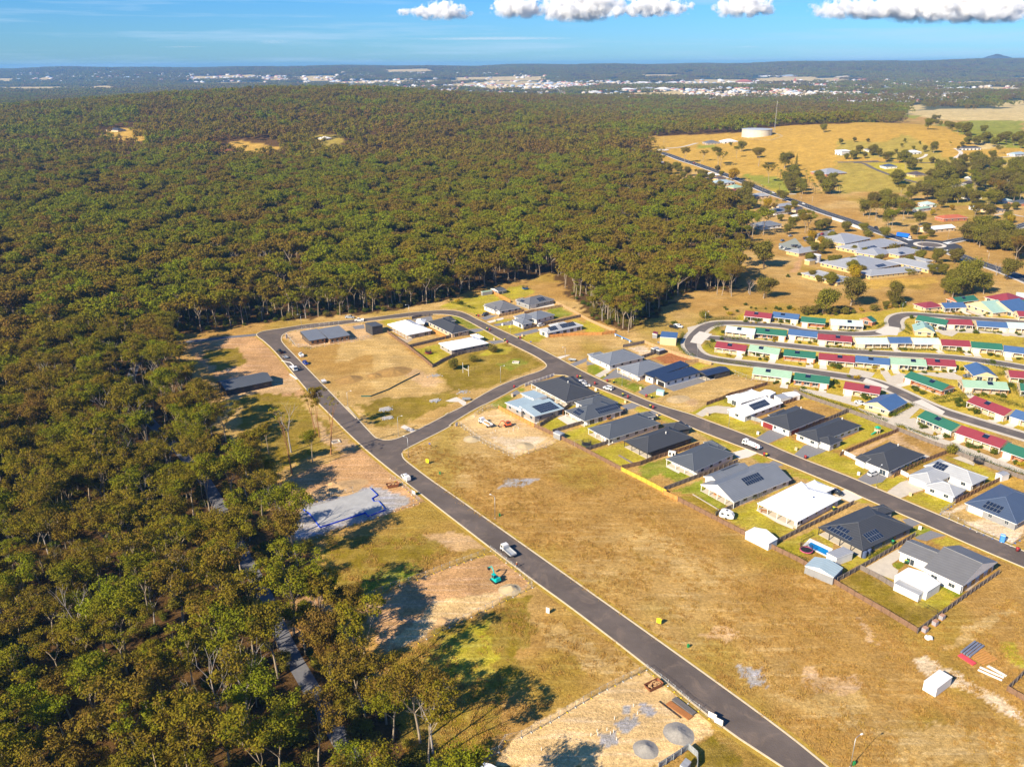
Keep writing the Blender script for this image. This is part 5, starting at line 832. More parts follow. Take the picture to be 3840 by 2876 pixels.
for x,y,h in ((20,225,7),(118,210,6),(208,207,4),(140,290,10),(110,325,9),(60,325,6),(190,320,7),(240,300,11),(285,310,9),(330,345,10),(350,330,9),(420,350,11),(450,340,12),(480,345,10),(460,400,13),(500,400,12),(400,285,5),(435,240,4),(456,212,5),(520,265,5),(590,275,7),(655,282,12),(560,225,4),(680,350,4),(640,350,6),(530,350,4),(565,350,4),(410,500,13),(600,490,7),(430,480,6),(770,235,5),(850,235,5),(820,265,5),(950,330,7),(1060,330,10),(1100,290,9),(1090,260,5),(700,430,14),(670,450,13),(740,440,12),(720,480,14),(640,470,10),(850,420,9),(820,400,8),(780,395,13),(860,370,12),(900,360,10),(940,390,13),(980,380,12),(1120,430,15),(1180,440,16),(1220,420,15),(1060,460,12),(1250,470,16),(1150,500,16),(1100,540,17),(1010,520,12),(960,480,10),(1240,560,14),(700,560,11),(620,570,12),(560,545,9),(760,620,9),(1000,215,12),(960,225,11),(870,160,14),(820,140,12),(780,130,11),(740,110,9),(990,145,9),(1060,240,9),(1150,215,13),(1200,230,12),(1250,250,10),(700,100,7),(660,60,10),(690,55,9),(640,70,8),(1100,600,15),(1200,610,13),(930,560,16),(890,600,14)): T1(random.choice(('p0','p1','p2','round0','g3')),'V',x,y,'tree scattered among the acreage houses beyond the highway on the right',h*1.2,gk)
for x,y,h,k in ((420,680,17,'g2'),(500,700,17,'g0'),(360,650,15,'p0'),(590,640,17,'p1'),(690,790,18,'g3'),(640,760,14,'p2'),(820,700,17,'g5'),(760,640,17,'p1'),(870,640,14,'p0'),(450,560,15,'p2'),(550,560,14,'p1'),(1010,760,13,'p1'),(700,560,14,'p0'),(620,490,13,'p0'),(850,560,16,'g1'),(900,480,16,'p1'),(780,450,15,'g4')): T1(k,'F',x,y,'gum of the dark stand between the highway and the green-roofed shed house',h,'gum stand above the highway truck')
for x,y,h,k in ((370,860,8,'p1'),(150,830,7,'round0'),(610,910,8,'p0'),(1030,1050,11,'g3'),(1195,1185,9,'p1'),(1410,1190,8,'round0'),(940,860,6,'round0'),(1070,850,7,'p0'),(1140,890,5,'round0'),(1260,1330,6,'round0'),(1550,930,11,'p0'),(1640,960,13,'p1'),(1700,1000,13,'p2'),(1750,900,15,'p1'),(1850,970,15,'p0'),(1900,1020,12,'p2'),(1950,900,12,'p1'),(1800,1040,9,'round0'),(2000,1050,8,'round0'),(2110,1190,17,'g2'),(2150,1150,14,'p1'),(2200,1100,14,'p0'),(2010,1380,12,'p1'),(1890,1330,8,'dead2'),(1640,690,12,'g0'),(1820,690,12,'p1'),(1790,640,19,'g3'),(1880,520,22,'g6'),(2010,720,8,'p0'),(2060,730,6,'gold0'),(1380,580,4,'gold0'),(1150,640,4,'gold0'),(1250,560,8,'p1'),(1180,590,5,'palm1'),(1420,480,16,'dead2'),(1330,430,13,'p1'),(1450,500,13,'p2'),(1560,480,11,'p0'),(2000,600,6,'round0'),(2100,580,6,'round0'),(1650,640,10,'p1'),(1310,250,14,'p0'),(1180,280,12,'p1')): T1(k,'F',x,y,'tree of the verges and gardens around the roundabout',h*1.2,'trees around the roundabout')
def fill(r,pts,n,keys,h0,h1,label,gp,seed):
    g=random.Random(seed); P=[(a[0],a[1]) for a in pts]; k=0
    while k<n:
        x=g.uniform(min(p[0] for p in P),max(p[0] for p in P)); y=g.uniform(min(p[1] for p in P),max(p[1] for p in P))
        if not inpoly(np.array([x]),np.array([y]),P)[0]: continue
        q=at(r,x,y); k+=1
        if min((q.x-a)**2+(q.y-b)**2 for a,b in HOUSES)<120: continue
        T1(g.choice(keys),r,x,y,label,g.uniform(h0,h1),gp)
fill('V',[(600,400),(900,360),(1271,380),(1271,640),(560,640)],58,('p0','p1','p2','g3','round0'),9,18,'tree scattered among the acreage houses beyond the highway on the right',gk,1)
fill('V',[(640,80),(760,110),(1000,200),(1271,190),(1271,230),(900,240),(820,190)],14,('p0','p1','round0'),9,14,'tree scattered among the acreage houses beyond the highway on the right',gk,2)
fill('F',[(1500,900),(1900,840),(2212,980),(2212,1080),(1900,1040),(1600,1000)],16,('p1','p0','round0'),9,15,'tree of the verges and gardens around the roundabout','trees around the roundabout',3)
fill('E',[(300,120),(700,160),(1100,400),(1700,720),(1500,800),(900,500),(350,300)],34,('p1','p0','round0','g2'),6,12,'garden tree among the houses between the forest and the highway',gy,4)
fill('F',[(-150,930),(100,870),(350,870),(650,900),(960,1060),(1150,1120),(1260,1200),(1240,1350),(900,1360),(400,1420),(-250,1440),(-400,1250)],30,('round0','p0','p1','sh2'),4,8,'tree of the verges and gardens around the roundabout','trees around the roundabout',9)
fill('D',[(0,400),(300,455),(560,440),(800,400),(1080,345),(1080,375),(800,440),(300,480),(0,470)],16,('sh2','round0'),3,6,'garden tree along the top fence of the village','trees behind the village',10)
T1('sh2','B',1235,890,'golden-green bush in the park beside the curved fence',4.6,name='shrub',cat='shrub'); T1('sh2','B',1045,990,'dark green bush in the middle of the park row',4,name='shrub',cat='shrub'); T1('round0','B',830,1070,'widest green bush in the park left of the rugby posts',5,name='shrub',cat='shrub'); T1('sh2','I',1470,545,'round bush at the corner of the long grey fence',4,name='shrub',cat='shrub')
# ---------------- hedges and garden shrubs of the village
def hedge(label,r,pts,w=1.3,h=1.1,n=None):
    P=resample([Vector((p.x,p.y,0)) for p in poly(r,pts)],.9); g=random.Random(len(P)); C_=[(p.x-P[0].x+g.uniform(-.15,.15),p.y-P[0].y+g.uniform(-.15,.15),h*.5) for p in P]
    w*=1.25;h*=1.25;me=leafmesh('foliage',C_,[w*.62]*len(C_),44,.22,HEDGEL,len(P),flat=h/w*.85); r_=emp('hedge',(P[0].x,P[0].y,0),label,'hedge','clipped hedges of the village'); o=bpy.data.objects.new('foliage',me); COL.objects.link(o); o.parent=r_
for a in (('clipped hedge around the left bend of the village lane','C',[(1150,600),(1250,560),(1400,545),(1580,550)],2.2,1.8),('bushy hedge round the lawn left of the mint tip unit','C',[(1330,670),(1350,630),(1400,610)],3,2.6),('low hedge in front of the mint tip unit','C',[(1390,725),(1500,740),(1630,750)],1.5,1.2),('tall hedge behind the blue-roofed shed','C',[(1000,700),(975,760),(940,800),(960,850),(1020,900),(1110,940)],1.8,1.8),('hedge right of the leftmost lane bend lawn','C',[(1240,800),(1270,840),(1300,860)],3,2.6),
 ('hedge along the lower side of the bottom lane','C',[(1290,975),(1420,985),(1560,1010),(1700,1035)],2,1.6),('hedge at the front of the mint unit on the top lane','D',[(390,630),(470,640),(560,635)],1.3,1),('hedge left of the gabled green unit drive','D',[(760,605),(800,585),(840,560)],1.8,1.5),('long yellow-green hedge before the red unit of the second row','D',[(260,790),(400,805),(520,815),(640,820)],1.4,1.1),('hedge before the blue unit of the terrace','D',[(970,825),(1150,825),(1330,825)],1.5,1.2),
 ('hedge before the first mint unit of the terrace','D',[(710,820),(800,815),(900,820)],1.3,1),('hedge before the red unit after the terrace','D',[(1380,800),(1440,830),(1620,850)],1.4,1.1),('curved hedge inside the round bend','D',[(1000,630),(1040,650),(1090,668)],1.8,1.5),('hedge left of the whitish gabled unit','D',[(1040,580),(1060,610),(1090,640)],2,1.8),('hedge along the concrete turning area','D',[(1740,625),(1850,645),(1980,650)],1.4,1.1),
 ('hedge before the first red unit of the far cluster','D',[(1200,450),(1300,458),(1420,465)],1.4,1.1),('hedge before the blue unit of the far cluster','D',[(1530,480),(1650,490),(1760,495)],1.4,1.1),('long hedge sweeping right of the brick-bay green unit','D',[(1310,1310),(1400,1300),(1500,1280),(1640,1270)],2,1.7),('second hedge below the sweeping one','D',[(1370,1345),(1450,1330),(1560,1305),(1620,1300)],1.8,1.4),('broad hedge behind the pale green unit','D',[(1820,950),(1900,980),(2000,1010),(2060,1050),(1950,1080)],3,2.4),('hedge bank right of the pale green unit','D',[(2090,1180),(2120,1230),(2190,1290),(2300,1360)],3,2.2),('hedge above the red unit by the sloping street','D',[(1660,1265),(1800,1280),(1950,1320),(2080,1360),(2200,1390)],2.4,1.8),
 ('hedge beside the blue gable-ended unit','D',[(920,1480),(1000,1430),(1060,1390),(1110,1370)],2,1.8),('shrub row along the outside of the long grey fence','D',[(0,1230),(150,1290),(330,1350),(480,1400),(650,1450),(850,1530)],1.6,1.4),('shrub row continuing outside the lower grey fence','I',[(900,265),(1100,340),(1300,410)],1.5,1.3),('bushes outside the fence at the right edge','I',[(1520,540),(1700,600),(1900,680),(2209,790)],1.6,1.8),('dark tropical planting beside the light grey gabled house','H',[(1170,1040),(1250,990),(1330,940),(1390,915)],2,2.2),('planting behind the caravan','H',[(770,1195),(830,1170),(890,1140)],1.5,1.6),
 ('hedge between the four-wheel-drive house and the courtyard house','I',[(960,740),(1050,690),(1140,650)],2,1.8),('yellow-green hedge along the pool house fence','I',[(600,1650),(700,1590),(800,1530)],1.8,1.3),('garden bed beside the curved driveway','C',[(1440,1395),(1480,1420),(1530,1440)],2.4,1.8),('row of small bushes inside the back fence by the pool','H',[(1400,1530),(1460,1560),(1560,1610),(1700,1657)],1.2,1.1),('hedge at the top of the roundabout lane','V',[(120,362),(220,385),(300,410),(360,440)],2.5,2),('hedge of the knoll house boundary','U',[(945,145),(1000,160),(1060,190),(1120,220)],5,3),('shrub row before the forest-corner vegetable plot','B',[(770,370),(850,385),(950,410),(1050,440)],2,1.2)): hedge(*a)
gs='small shrubs of the village gardens'; n=0
for r,L in (('D',[(120,580),(200,590),(440,600),(520,600),(150,745),(290,755),(350,770),(620,790),(1430,750),(1500,810),(1570,830),(1820,840),(1870,880),(1940,890),(1600,590),(1660,600),(1730,660),(330,990),(390,995),(640,980),(730,1005),(600,960),(1200,1010),(1280,1020),(330,1200),(350,1150),(380,1190),(620,1290),(650,1310),(1130,1210),(1150,1230),(1210,1255),(700,1400),(1600,1020),(1545,1350),(1560,1380),(1620,1370),(1700,1420),(1740,1440),(1240,1590),(1180,1560),(2160,1080),(2180,1150),(1100,510),(2090,470),(1950,490),(1860,480),(1720,380),(1000,400),(840,420),(880,410),(930,395),(1020,385),(740,440),(470,470),(520,460),(600,440),(350,480),(200,480),(60,480),(1200,1260),(480,1090),(560,1105),(1800,1260),(1950,1270),(2000,1290),(2070,1180),(1900,950)]),('C',[(1640,550),(1690,555),(1740,560),(1770,570),(1800,560),(1640,575),(1960,560),(2010,580),(2080,580),(1420,690),(1460,640),(1850,760),(1950,760),(1480,890),(1500,880),(1750,920),(1780,930),(1830,940),(1870,950),(1400,760),(1300,780),(1760,1110),(1830,1130),(1450,450),(1480,500),(1560,470),(1430,430),(1960,440),(2000,450),(2100,440),(2140,450),(1700,430),(1640,400),(1750,440),(1850,440),(900,600)]),('I',[(640,100),(690,110),(1520,20),(1580,70),(1640,110),(1720,140),(1240,240),(1160,290),(1640,490),(1700,500),(1760,500),(2120,660),(2180,680),(1900,560),(1400,390),(2000,800)]),('B',[(800,350),(900,390),(870,370),(990,420)]),('E',[(1500,1100),(1700,1350),(1840,1330),(1950,1350),(2060,1390)])):
    for x,y in L:
        n+=1; k=('sh0','sh1','sh0','sh3','sh1','sh0')[n%6]; tree(k,at(r,x,y),'golden small shrub in the village gardens' if k=='sh3' else 'green small shrub in the village gardens',gs,random.uniform(1.2,2.6),'shrub','shrub')
g=random.Random(12)
for o in [o for o in COL.objects if o.get('category')=='unit' and o.name.startswith('retirement')]:
    for _ in range(3): tree(g.choice(('sh0','sh1','sh0','sh3')),(o.location.x+g.uniform(-6,5),o.location.y-g.uniform(5.6,8.5),0),'green small shrub in the village gardens',gs,g.uniform(.8,1.7),'shrub','shrub')
# ---------------- fences
fk=dict(brown=(.22,.13,.075),orange=(.56,.26,.07),yellow=(.62,.42,.05),grey=(.20,.165,.14),new=(.45,.30,.15),white=(.7,.69,.66),steel=(.30,.32,.33))
POSTM={}
def fence(label,r,pts,kind,h=1.65,name='timber_fence'):
    Q=[p if isinstance(p,Vector) else at(p[2] if len(p)>2 else r,p[0],p[1]) for p in pts]; Q=[Vector((p.x,p.y,0)) for p in Q]; o=Q[0]; root=emp(name,o,label,'fence'); m=mat('fence_'+kind,fk[kind],.9,0,1.6,.28); b=MB(); rb=MB(); g=random.Random(3)
    if kind not in POSTM:
        pb=MB(); pb.box(-.06,-.06,-.2,.06,.06,1); POSTM[kind]=mesh_of(pb,'post',m,False)
    posts=[]
    for A,B in zip(Q,Q[1:]):
        d=B-A; L=d.length; d.normalize(); nr=Vector((-d.y,d.x,0)); nseg=max(1,round(L/2.4)); s=L/nseg
        for i in range(nseg):
            hh=h+g.uniform(-.03,.05); a=A+d*(i*s)-o; c=a+d*(s-.02)
            for j in range(8):
                x0=j*s/8; h2=hh+g.uniform(-.02,.02); off=.02 if j%2 else 0
                T=lambda p,a=a: (a.x+d.x*p[0]+nr.x*p[1],a.y+d.y*p[0]+nr.y*p[1],p[2]); b.box(x0+.008,-.02+off,.05,x0+s/8-.008,off,h2,0,T)
            for z in (.35,h-.35): rb.box(0,-.09,z-.05,s,-.025,z+.05,0,T)
            posts.append(a-nr*.13)
        posts.append(B-o-nr*.13)
    b.build('paling_panel',m,root); rb.build('rail',m,root)
    st=max(1,math.ceil(len(posts)/95))
    for p in posts[::st]: q=bpy.data.objects.new('post',POSTM[kind]); COL.objects.link(q); q.parent=root; q.location=p; q.scale=(1,1,h+.02)
    return root
for a in (('new orange timber fence behind the plunge pool house','G',[(470,510),(650,605),(840,695)],'orange'),('long brown timber back fence below the small grey shed','G',[(842,697),(1040,785),(1240,885),(1480,1010),(1735,1145)],'brown'),('bright yellow new timber fence panels of the back fence','G',[(1738,1148),(2000,1280),(2205,1388)],'yellow'),('short orange stretch of the back fence right of the yellow one','H',[(240,975),(390,1045)],'orange'),('long brown back fence past the caravan and pool to the lower corner','H',[(393,1047),(740,1225),(1040,1380),(1330,1525),(1620,1665),(1772,1750),(640*2.7612+240,450*2.7612+660),(1767+450,1242.5+785),(1767+730,1242.5+945),(1767+1098,1242.5+1168)],'brown'),
 ('grey timber fence between the corner house and the terrace house','G',[(895,690),(1080,575),(1250,445),(1510,360)],'grey'),('grey timber fence past the trailer','G',[(1025,757),(1380,650),(1780,545)],'grey'),('grey fence between the two charcoal-roofed houses','G',[(1365,945),(1660,850),(1970,735)],'grey'),('brown fence behind the dark-walled house','H',[(-190,715),(0,675),(200,600),(400,540),(612,470)],'brown'),('grey fence between the steel-grey and the light grey gabled house','H',[(245,940),(500,845),(760,745),(1010,650)],'grey'),('fence between the light grey gabled house and the caravan lawn','H',[(780,1200),(1050,1080),(1300,975),(1580,850)],'grey'),('grey fence between the bright white house and the pool','H',[(1392,1495),(1700,1340),(2000,1190),(2209,1080)],'grey'),
 ('grey fence between the pool house and the white-walled house','M',[(270,640),(510,510),(800,340),(1075,170)],'grey'),('low grey fence inside the lower back yard','M',[(505,510),(700,610),(858,705)],'grey'),('grey fence at the lower end of the street beside the empty block','M',[(1100,1172),(1350,985),(1650,765),(1945,560)],'grey'),('timber fence below the forest-corner shed','B',[(1235,275),(1340,330),(1420,375)],'orange'),('new timber fence right of the orange garage house','B',[(1302,520),(1430,495),(1560,465)],'new'),('new timber fence along the drive of the solar house','B',[(1560,495),(1650,470),(1950,420)],'new'),('long new timber fence beside the forest edge','B',[(1890,385),(1945,410),(2060,470),(2209,555)],'new'),('new timber fence reaching the retaining wall','C',[(0,555),(140,620),(290,680)],'new'),
 ('timber fence between the stepped-roof house and the solar roof house','B',[(1558,655),(1800,600),(2160,520)],'grey'),('orange retaining fence above the empty block','B',[(1818,735),(2000,718),(2209,708)],'orange'),('orange retaining fence end with steel posts','C',[(0,710),(160,708),(292,690)],'orange'),('dark timber fence behind the white hip-roofed house','B',[(362,842),(600,785),(820,730),(975,712)],'grey'),('brown fence along the vacant block left of the white-roofed houses','B',[(148,690),(250,765),(362,842),(500,950),(612,1045)],'brown'),('curved grey fence around the trampoline yard','B',[(614,1045),(720,985),(830,935),(950,900),(1230,850)],'grey'),('timber fence at the back road by the charcoal-roofed house','B',[(398,545),(500,520),(615,508)],'grey'),('short orange fence beside the charcoal-roofed house','B',[(635,690),(690,715),(750,750)],'orange'),
 ('fence right of the first upper grey-blue house','C',[(232,1058),(480,985),(722,900)],'grey'),('new fence from the pair of garden sheds to the corner','C',[(600,795),(760,860),(960,930),(1160,985),(1290,1020)],'new'),('fence behind the first upper grey-blue house','C',[(375,838),(480,820),(598,795)],'grey'),('fence behind the navy-roofed house','C',[(1015,1005),(1080,995),(1160,985)],'new'),('fence above the curved driveway garden','C',[(1238,1435),(1400,1380),(1480,1340),(1700,1280),(1870,1225)],'brown'),('grey fence from the white-roofed house down to the footpath','C',[(1645,1592),(1900,1480),(2209,1370)],'brown'),
 ('long grey fence between the estate and the village units','D',[(-60,1240),(60,1295),(300,1375),(500,1445),(720,1530),(950,1620)],'grey'),('long grey fence continuing behind the courtyard house','I',[(415,135),(640,215),(900,320),(1150,420),(1430,520)],'grey'),('grey fence behind the courtyard lawn to the right edge','I',[(1500,560),(1720,650),(1950,735),(2209,830)],'grey'),('short dark fence at the top of the playset lawn','I',[(285,170),(412,120)],'grey'),('brown fence between playset lawn and tiled house','I',[(300,580),(600,450),(900,330)],'brown'),('brown fence between the tiled house and the courtyard house','I',[(858,800),(1140,660),(1420,550)],'brown'),('brown fence between the courtyard house and the unfinished house','I',[(1492,1075),(1760,935),(2050,790)],'brown'),
 ('fence between the two maroon and white garage houses','H',[(1560,368),(1800,270),(2000,190),(2150,120)],'grey'),('white panel fence in front of the tiled house','I',[(325,555),(400,590),(465,625)],'white'),('white panel fence left of the courtyard house','I',[(930,765),(1010,805)],'white'),('grey panel beside the maroon garage house','H',[(1130,200),(1250,235)],'steel'),('dark timber fence at the right edge of the empty block','N',[(2098,560),(2160,500),(2240,420)],'grey'),('brown timber fence at the right edge of the bottom field','N',[(2096,562),(2160,600),(2240,645)],'brown')): fence(*a)
fence('white rail fence along the side street beside the corner house','G',[(740,275),(850,235),(1040,168)],'white',1.5,'white_fence'); fence('white wall along the highway','F',[(0,690),(120,725),(260,780),(420,835)],'white',2,'white_fence')
fence('grey corrugated steel fence at the bottom edge','L',[(1420,1290),(1540,1215),(1660,1135),(1735,1200),(1735,1290)],'steel',1.7,'steel_fence')
# temporary mesh fences on yellow and white feet
tf=MB()
for z in (.1,1.85): tf.tube((0,0,z),(2.4,0,z),.022,n=4)
for x in (0.02,2.38): tf.tube((x,0,0),(x,0,2),.028,n=4)
for i in range(1,12): tf.tube((i*.2,0,.1),(i*.2,0,1.85),.006,n=3)
for i in range(1,6): tf.tube((0,0,.1+i*.3),(2.4,0,.1+i*.3),.006,n=3)
TFM=mesh_of(tf,'mesh_panel',metal_m); ft=MB(); ft.box(-.3,-.14,0,.3,.14,.16,0,None,.06,.03)
FEET=[mesh_of(ft,'foot',mat('yellow_plastic',(.75,.52,.02),.5),False),mesh_of(ft,'foot',mat('pale_block',(.6,.58,.52),.8),False),mesh_of(ft,'foot',mat('blue_plastic',(.05,.18,.55),.5),False)]
def site_fence(label,r,pts,fi=0):
    Q=[at(p[2] if len(p)>2 else r,p[0],p[1]) for p in pts]; o=Q[0]; root=emp('site_fence',o,label,'fence','temporary mesh fences of the building sites'); n=0
    for A,B in zip(Q,Q[1:]):
        d=B-A; L=d.length; a=math.atan2(d.y,d.x); k=max(1,round(L/2.45))
        for i in range(k):
            q=bpy.data.objects.new('mesh_panel',TFM); COL.objects.link(q); q.parent=root; q.location=A+d*(i/k)-o; q.rotation_euler=(0,0,a); q.scale=(L/k/2.42,1,1)
            f=bpy.data.objects.new('foot',FEET[fi if (n%3) else (1 if fi!=1 else 0)]); COL.objects.link(f); f.parent=root; f.location=A+d*(i/k)-o; f.rotation_euler=(0,0,a+1.57); n+=1
for a in (('mesh fence on the upper side of the excavator lot','K',[(600,520),(880,390),(1070,330),(1300,240),(1500,170),(1590,125)]),('mesh fence between the excavator lot and the road','K',[(1590,125),(1740,240),(1860,350),(1885,385)]),('mesh fence on the lower side of the excavator lot','K',[(1885,385),(1700,475),(1400,620),(1190,720),(960,840)]),('mesh fence below the blue-edged slab','J',[(1860,1205),(1600,1290),(1430,1350),(1110,1450),(720,1590),(540,1650)],1),('mesh fence in front of the blue-edged slab','J',[(1560,950),(1660,1010),(1780,1120),(1860,1205)]),('mesh fence above the blue-edged slab','J',[(1170,1090),(940,1150),(660,1230),(560,1270)]),
 ('curving mesh fence left of the sandy bottom site','L',[(20,1220),(150,1160),(200,1070),(330,1040),(560,920),(760,800),(950,690),(1140,595),(1330,505)],1),('mesh fence between the sandy bottom site and the road','L',[(1330,505),(1500,630),(1660,770),(1830,890),(1930,970)]),('mesh fence left of the small excavator site','G',[(55,670),(180,770),(340,880),(520,960),(630,1015)],1),('mesh fence below the small excavator site','G',[(630,1015),(780,965),(920,925),(1080,845)]),('mesh fence by the street at the small excavator site','G',[(220,590),(330,500),(470,505)]),('mesh fence before the two-roofed half-built house','A',[(1310,720),(1400,830),(1560,850),(1800,810),(2200,740)]),
 ('mesh fence behind the two-roofed half-built house','A',[(1420,670),(1650,625),(1900,600)]),('mesh fence beside the unfinished dark-roofed house','A',[(750,1140),(700,1110),(720,1100)]),('blue-footed mesh fence before the unfinished house at the right edge','I',[(1490,1080),(1345,1180),(1520,1270),(1790,1400),(2070,1510)],2),('mesh fence right of the portable toilet','I',[(2070,1510),(2209,1430)],2),('mesh fence along the village boundary by the empty block','C',[(1500,1100),(1650,1160),(1870,1215)],1)): site_fence(*a)
# rusty rubble below the fence: retaining posts etc.
# ---------------- bins
def bins():
    b=MB(); b.box(-.26,-.3,.08,.26,.3,.95,0,None,-.03,-.05); body=mesh_of(b,'body',mat('bin_green',(.015,.06,.03),.5),False)
    def lid(nm,c): l=MB(); l.box(-.31,-.37,.95,.31,.36,1.06,0,None,.03,.05); return mesh_of(l,'lid',mat(nm,c,.5),False)
    wl=MB()
    for x in (-.22,.22): wl.tube((x-.03,.27,.1),(x+.03,.27,.1),.1,n=8)
    wh=mesh_of(wl,'wheel',dark_m,False); rb_=MB(); rb_.box(-.26,-.3,.08,.26,.3,.95,0,None,-.03,-.05); bodr=mesh_of(rb_,'body',mat('bin_maroon',(.20,.03,.03),.5),False)
    return body,bodr,wh,{'y':lid('bin_lid_yellow',(.75,.55,.02)),'r':lid('bin_lid_red',(.45,.03,.03)),'g':lid('bin_lid_green',(.02,.35,.10))}
BB,BR,BW,BLID=bins(); cn={'y':'yellow','r':'red','g':'green'}
for r,x,y,c,wh in (('B',1178,655,'y','left of the pair opposite the stepped-roof house'),('B',1207,665,'r','right of the pair opposite the stepped-roof house'),('B',1362,772,'y','upper of the pair at the white-roofed house drive'),('B',1388,792,'r','lower of the pair at the white-roofed house drive'),('B',1505,745,'y','left of the pair across from the park'),('B',1522,750,'r','right of the pair across from the park'),('B',1068,512,'y','left of the pair on the outside of the bend'),('B',1090,520,'r','right of the pair on the outside of the bend'),('B',1460,1258,'r','standing alone on the side street kerb'),('C',213,1195,'r','left of the pair before the grey hip-roofed house'),('C',282,1205,'y','right of the pair before the grey hip-roofed house'),('C',85,1222,'r','left behind the white four-wheel drive'),('G',1285,185,'r','left of the pair at the corner house'),('G',1313,190,'y','right of the pair at the corner house'),('C',375,1340,'y','left of the pair before the terrace house'),('C',427,1362,'r','right of the pair before the terrace house'),('C',618,1352,'r','left of the cyan electrical kiosk'),('C',672,1362,'y','below the cyan electrical kiosk'),('C',660,1460,'y','left of the pair opposite the empty block'),('C',688,1470,'r','right of the pair opposite the empty block'),('H',1288,578,'r','left of the pair near the white works truck'),('H',1308,585,'y','right of the pair near the white works truck'),('H',1712,608,'r','alone on the kerb below the white garage house'),('I',2138,1565,'r','alone on the kerb near the portable toilet'),('I',848,1490,'g','beside the wall of the pool house'),('M',985,448,'y','left of the pair behind the white-walled house'),('M',1010,455,'g','right of the pair behind the white-walled house'),('B',925,700,'g','behind the charcoal-roofed bend house'),('H',2005,1140,'y','beside the bright white-roofed house'),('C',968,1185,'g','beside the blue wall of the navy-roofed house'),('C',2060,1000,'g','far')):
    if wh=='far': continue
    o=emp('wheelie_bin',at(r,x,y),cn[c]+'-lidded wheelie bin '+wh,'bin','wheelie bins put out along the estate',random.uniform(0,6))
    for nm,me in (('body',BR if c=='r' else BB),('wheel',BW),('lid',BLID[c])): q=bpy.data.objects.new(nm,me); COL.objects.link(q); q.parent=o; q.scale=(1.25,1.25,1.25)
# ---------------- street lamps
def lamp(label,r,x,y,h=7.2,ang=2.4,gr='street lamps of the estate'):
    root=emp('street_lamp',at(r,x,y),label,'street lamp',gr,ang); b=MB(); b.tube((0,0,0),(0,0,h),.09,.055,8); b.build('pole',metal_m,root,smooth=True); a=MB(); a.tube((0,0,h),(.6,0,h+.25),.045,n=6); a.tube((.6,0,h+.25),(1.5,0,h+.35),.04,n=6); a.build('arm',metal_m,root); l=MB(); l.box(1.4,-.17,h+.27,2.05,.17,h+.42,0,None,.06,.04); l.build('lamp_head',mat('lamp_head_white',(.75,.75,.73),.4),root); c=MB(); c.box(-.22,-.22,0,.22,.22,.12); c.build('base',conc,root)
for a in (('street lamp at the forest bend of the back road','A',1468,640,8,3.9),('street lamp left of the white hip-roofed house','B',372,530,7.5,3.5),('street lamp in the park by the side street','B',1318,1195,7.5,.2),('street lamp beside the empty block opposite the park','B',1985,985,7.5,3.9),('street lamp by the yellow sign on the upper lawn','B',1420,680,6,3.9),('street lamp inside the T junction beside the white slab','J',1640,510,8,.3),('street lamp at the corner of the T junction','J',1745,730,7.8,2.6),('street lamp on the big golden field beside the green pillar','G',432,1640,7.8,2.5),('street lamp at the bottom edge of the photo','N',1050,1070,7.6,.5),('street lamp before the navy-roofed house','C',365,1232,7,3.6),('street lamp on the lawn of the maroon garage house','H',917,290,7,3.9),('street lamp in front of the four-wheel-drive house','I',680,900,7.5,.8),('street lamp near the gully of the vacant block','A',1945,1435,6,.4),
 ('street lamp on the village bend left','C',1225,580,6,.3),('street lamp at the lower village bend','C',1143,925,6,.3),('street lamp at the round village bend','D',1005,440,5,.3)): lamp(*a[:4],*a[4:])
for i,(r,x,y,h) in enumerate((('U',357,285,9),('U',452,318,9),('U',140,170,16),('U',728,440,9),('U',1022,520,10),('F',645,830,8),('F',975,900,10),('F',1335,910,9),('F',1790,1190,8),('U',955,505,9),('F',1440,1140,7))): lamp('lamp pole on the verge of the highway' ,r,x,y,h,.3+i,'lamp poles along the highway')
# radio masts
for r,x,y,h,lb in (('U',800,75,45,'tall lattice mast beside the water tank'),('T',1810,570,45,'white mast on the forested ridge')):
    root=emp('radio_mast',at(r,x,y),lb,'mast'); b=MB(); 
    for i in range(3): a=i*2.094; b.tube((math.cos(a)*1.0,math.sin(a)*1.0,0),(math.cos(a)*.35,math.sin(a)*.35,h),.11,.09,5)
    for z in range(3,int(h),3):
        for i in range(3):
            a=i*2.094;c=(i+1)*2.094; k=1-.65*z/h; k2=1-.65*(z+3)/h; b.tube((math.cos(a)*k,math.sin(a)*k,z),(math.cos(c)*k2,math.sin(c)*k2,z+3),.09,n=4)
    b.build('tower',mat('mast_grey',(.32,.31,.30),.6),root); a=MB(); a.tube((0,0,h),(0,0,h+4),.15,n=6); a.build('antenna',WHITE(),root)
# water tank
q=at('U',695,95); R0=24; root=emp('water_tank',q,'big round concrete water tank with a pale roof on the knoll','water tank'); b=MB(); b.tube((0,0,-2),(0,0,10),R0,n=48); b.build('tank_wall',mat('tank_concrete',(.58,.53,.42),.8,0,.3,.15),root); b=MB(); b.tube((0,0,10),(0,0,10.5),R0+.5,n=48); b.tube((0,0,10.5),(0,0,11.8),R0,4,n=48); b.build('tank_roof',mat('tank_roof_grey',(.42,.46,.48),.5),root); b=MB(); b.tube((R0*.7,-R0*.75,0),(R0*.7,-R0*.75,11),.4,n=5); b.build('ladder',metal_m,root)
q=at('E',2005,1170); root=emp('water_tank',q,'white steel water tank beside the aged care car park','water tank'); b=MB(); b.tube((0,0,0),(0,0,5),4.4,n=32); b.build('tank_wall',WHITE(),root); b=MB(); b.tube((0,0,5),(0,0,5.7),4.5,.6,n=32); b.build('tank_roof',WHITE(),root)
shed('small yellow brick pump house beside the white tank','E',((1905,1150),(1955,1165),(2010,1150)),'lightgrey','yellow',ze=3.2,pitch=4,kind='s3')
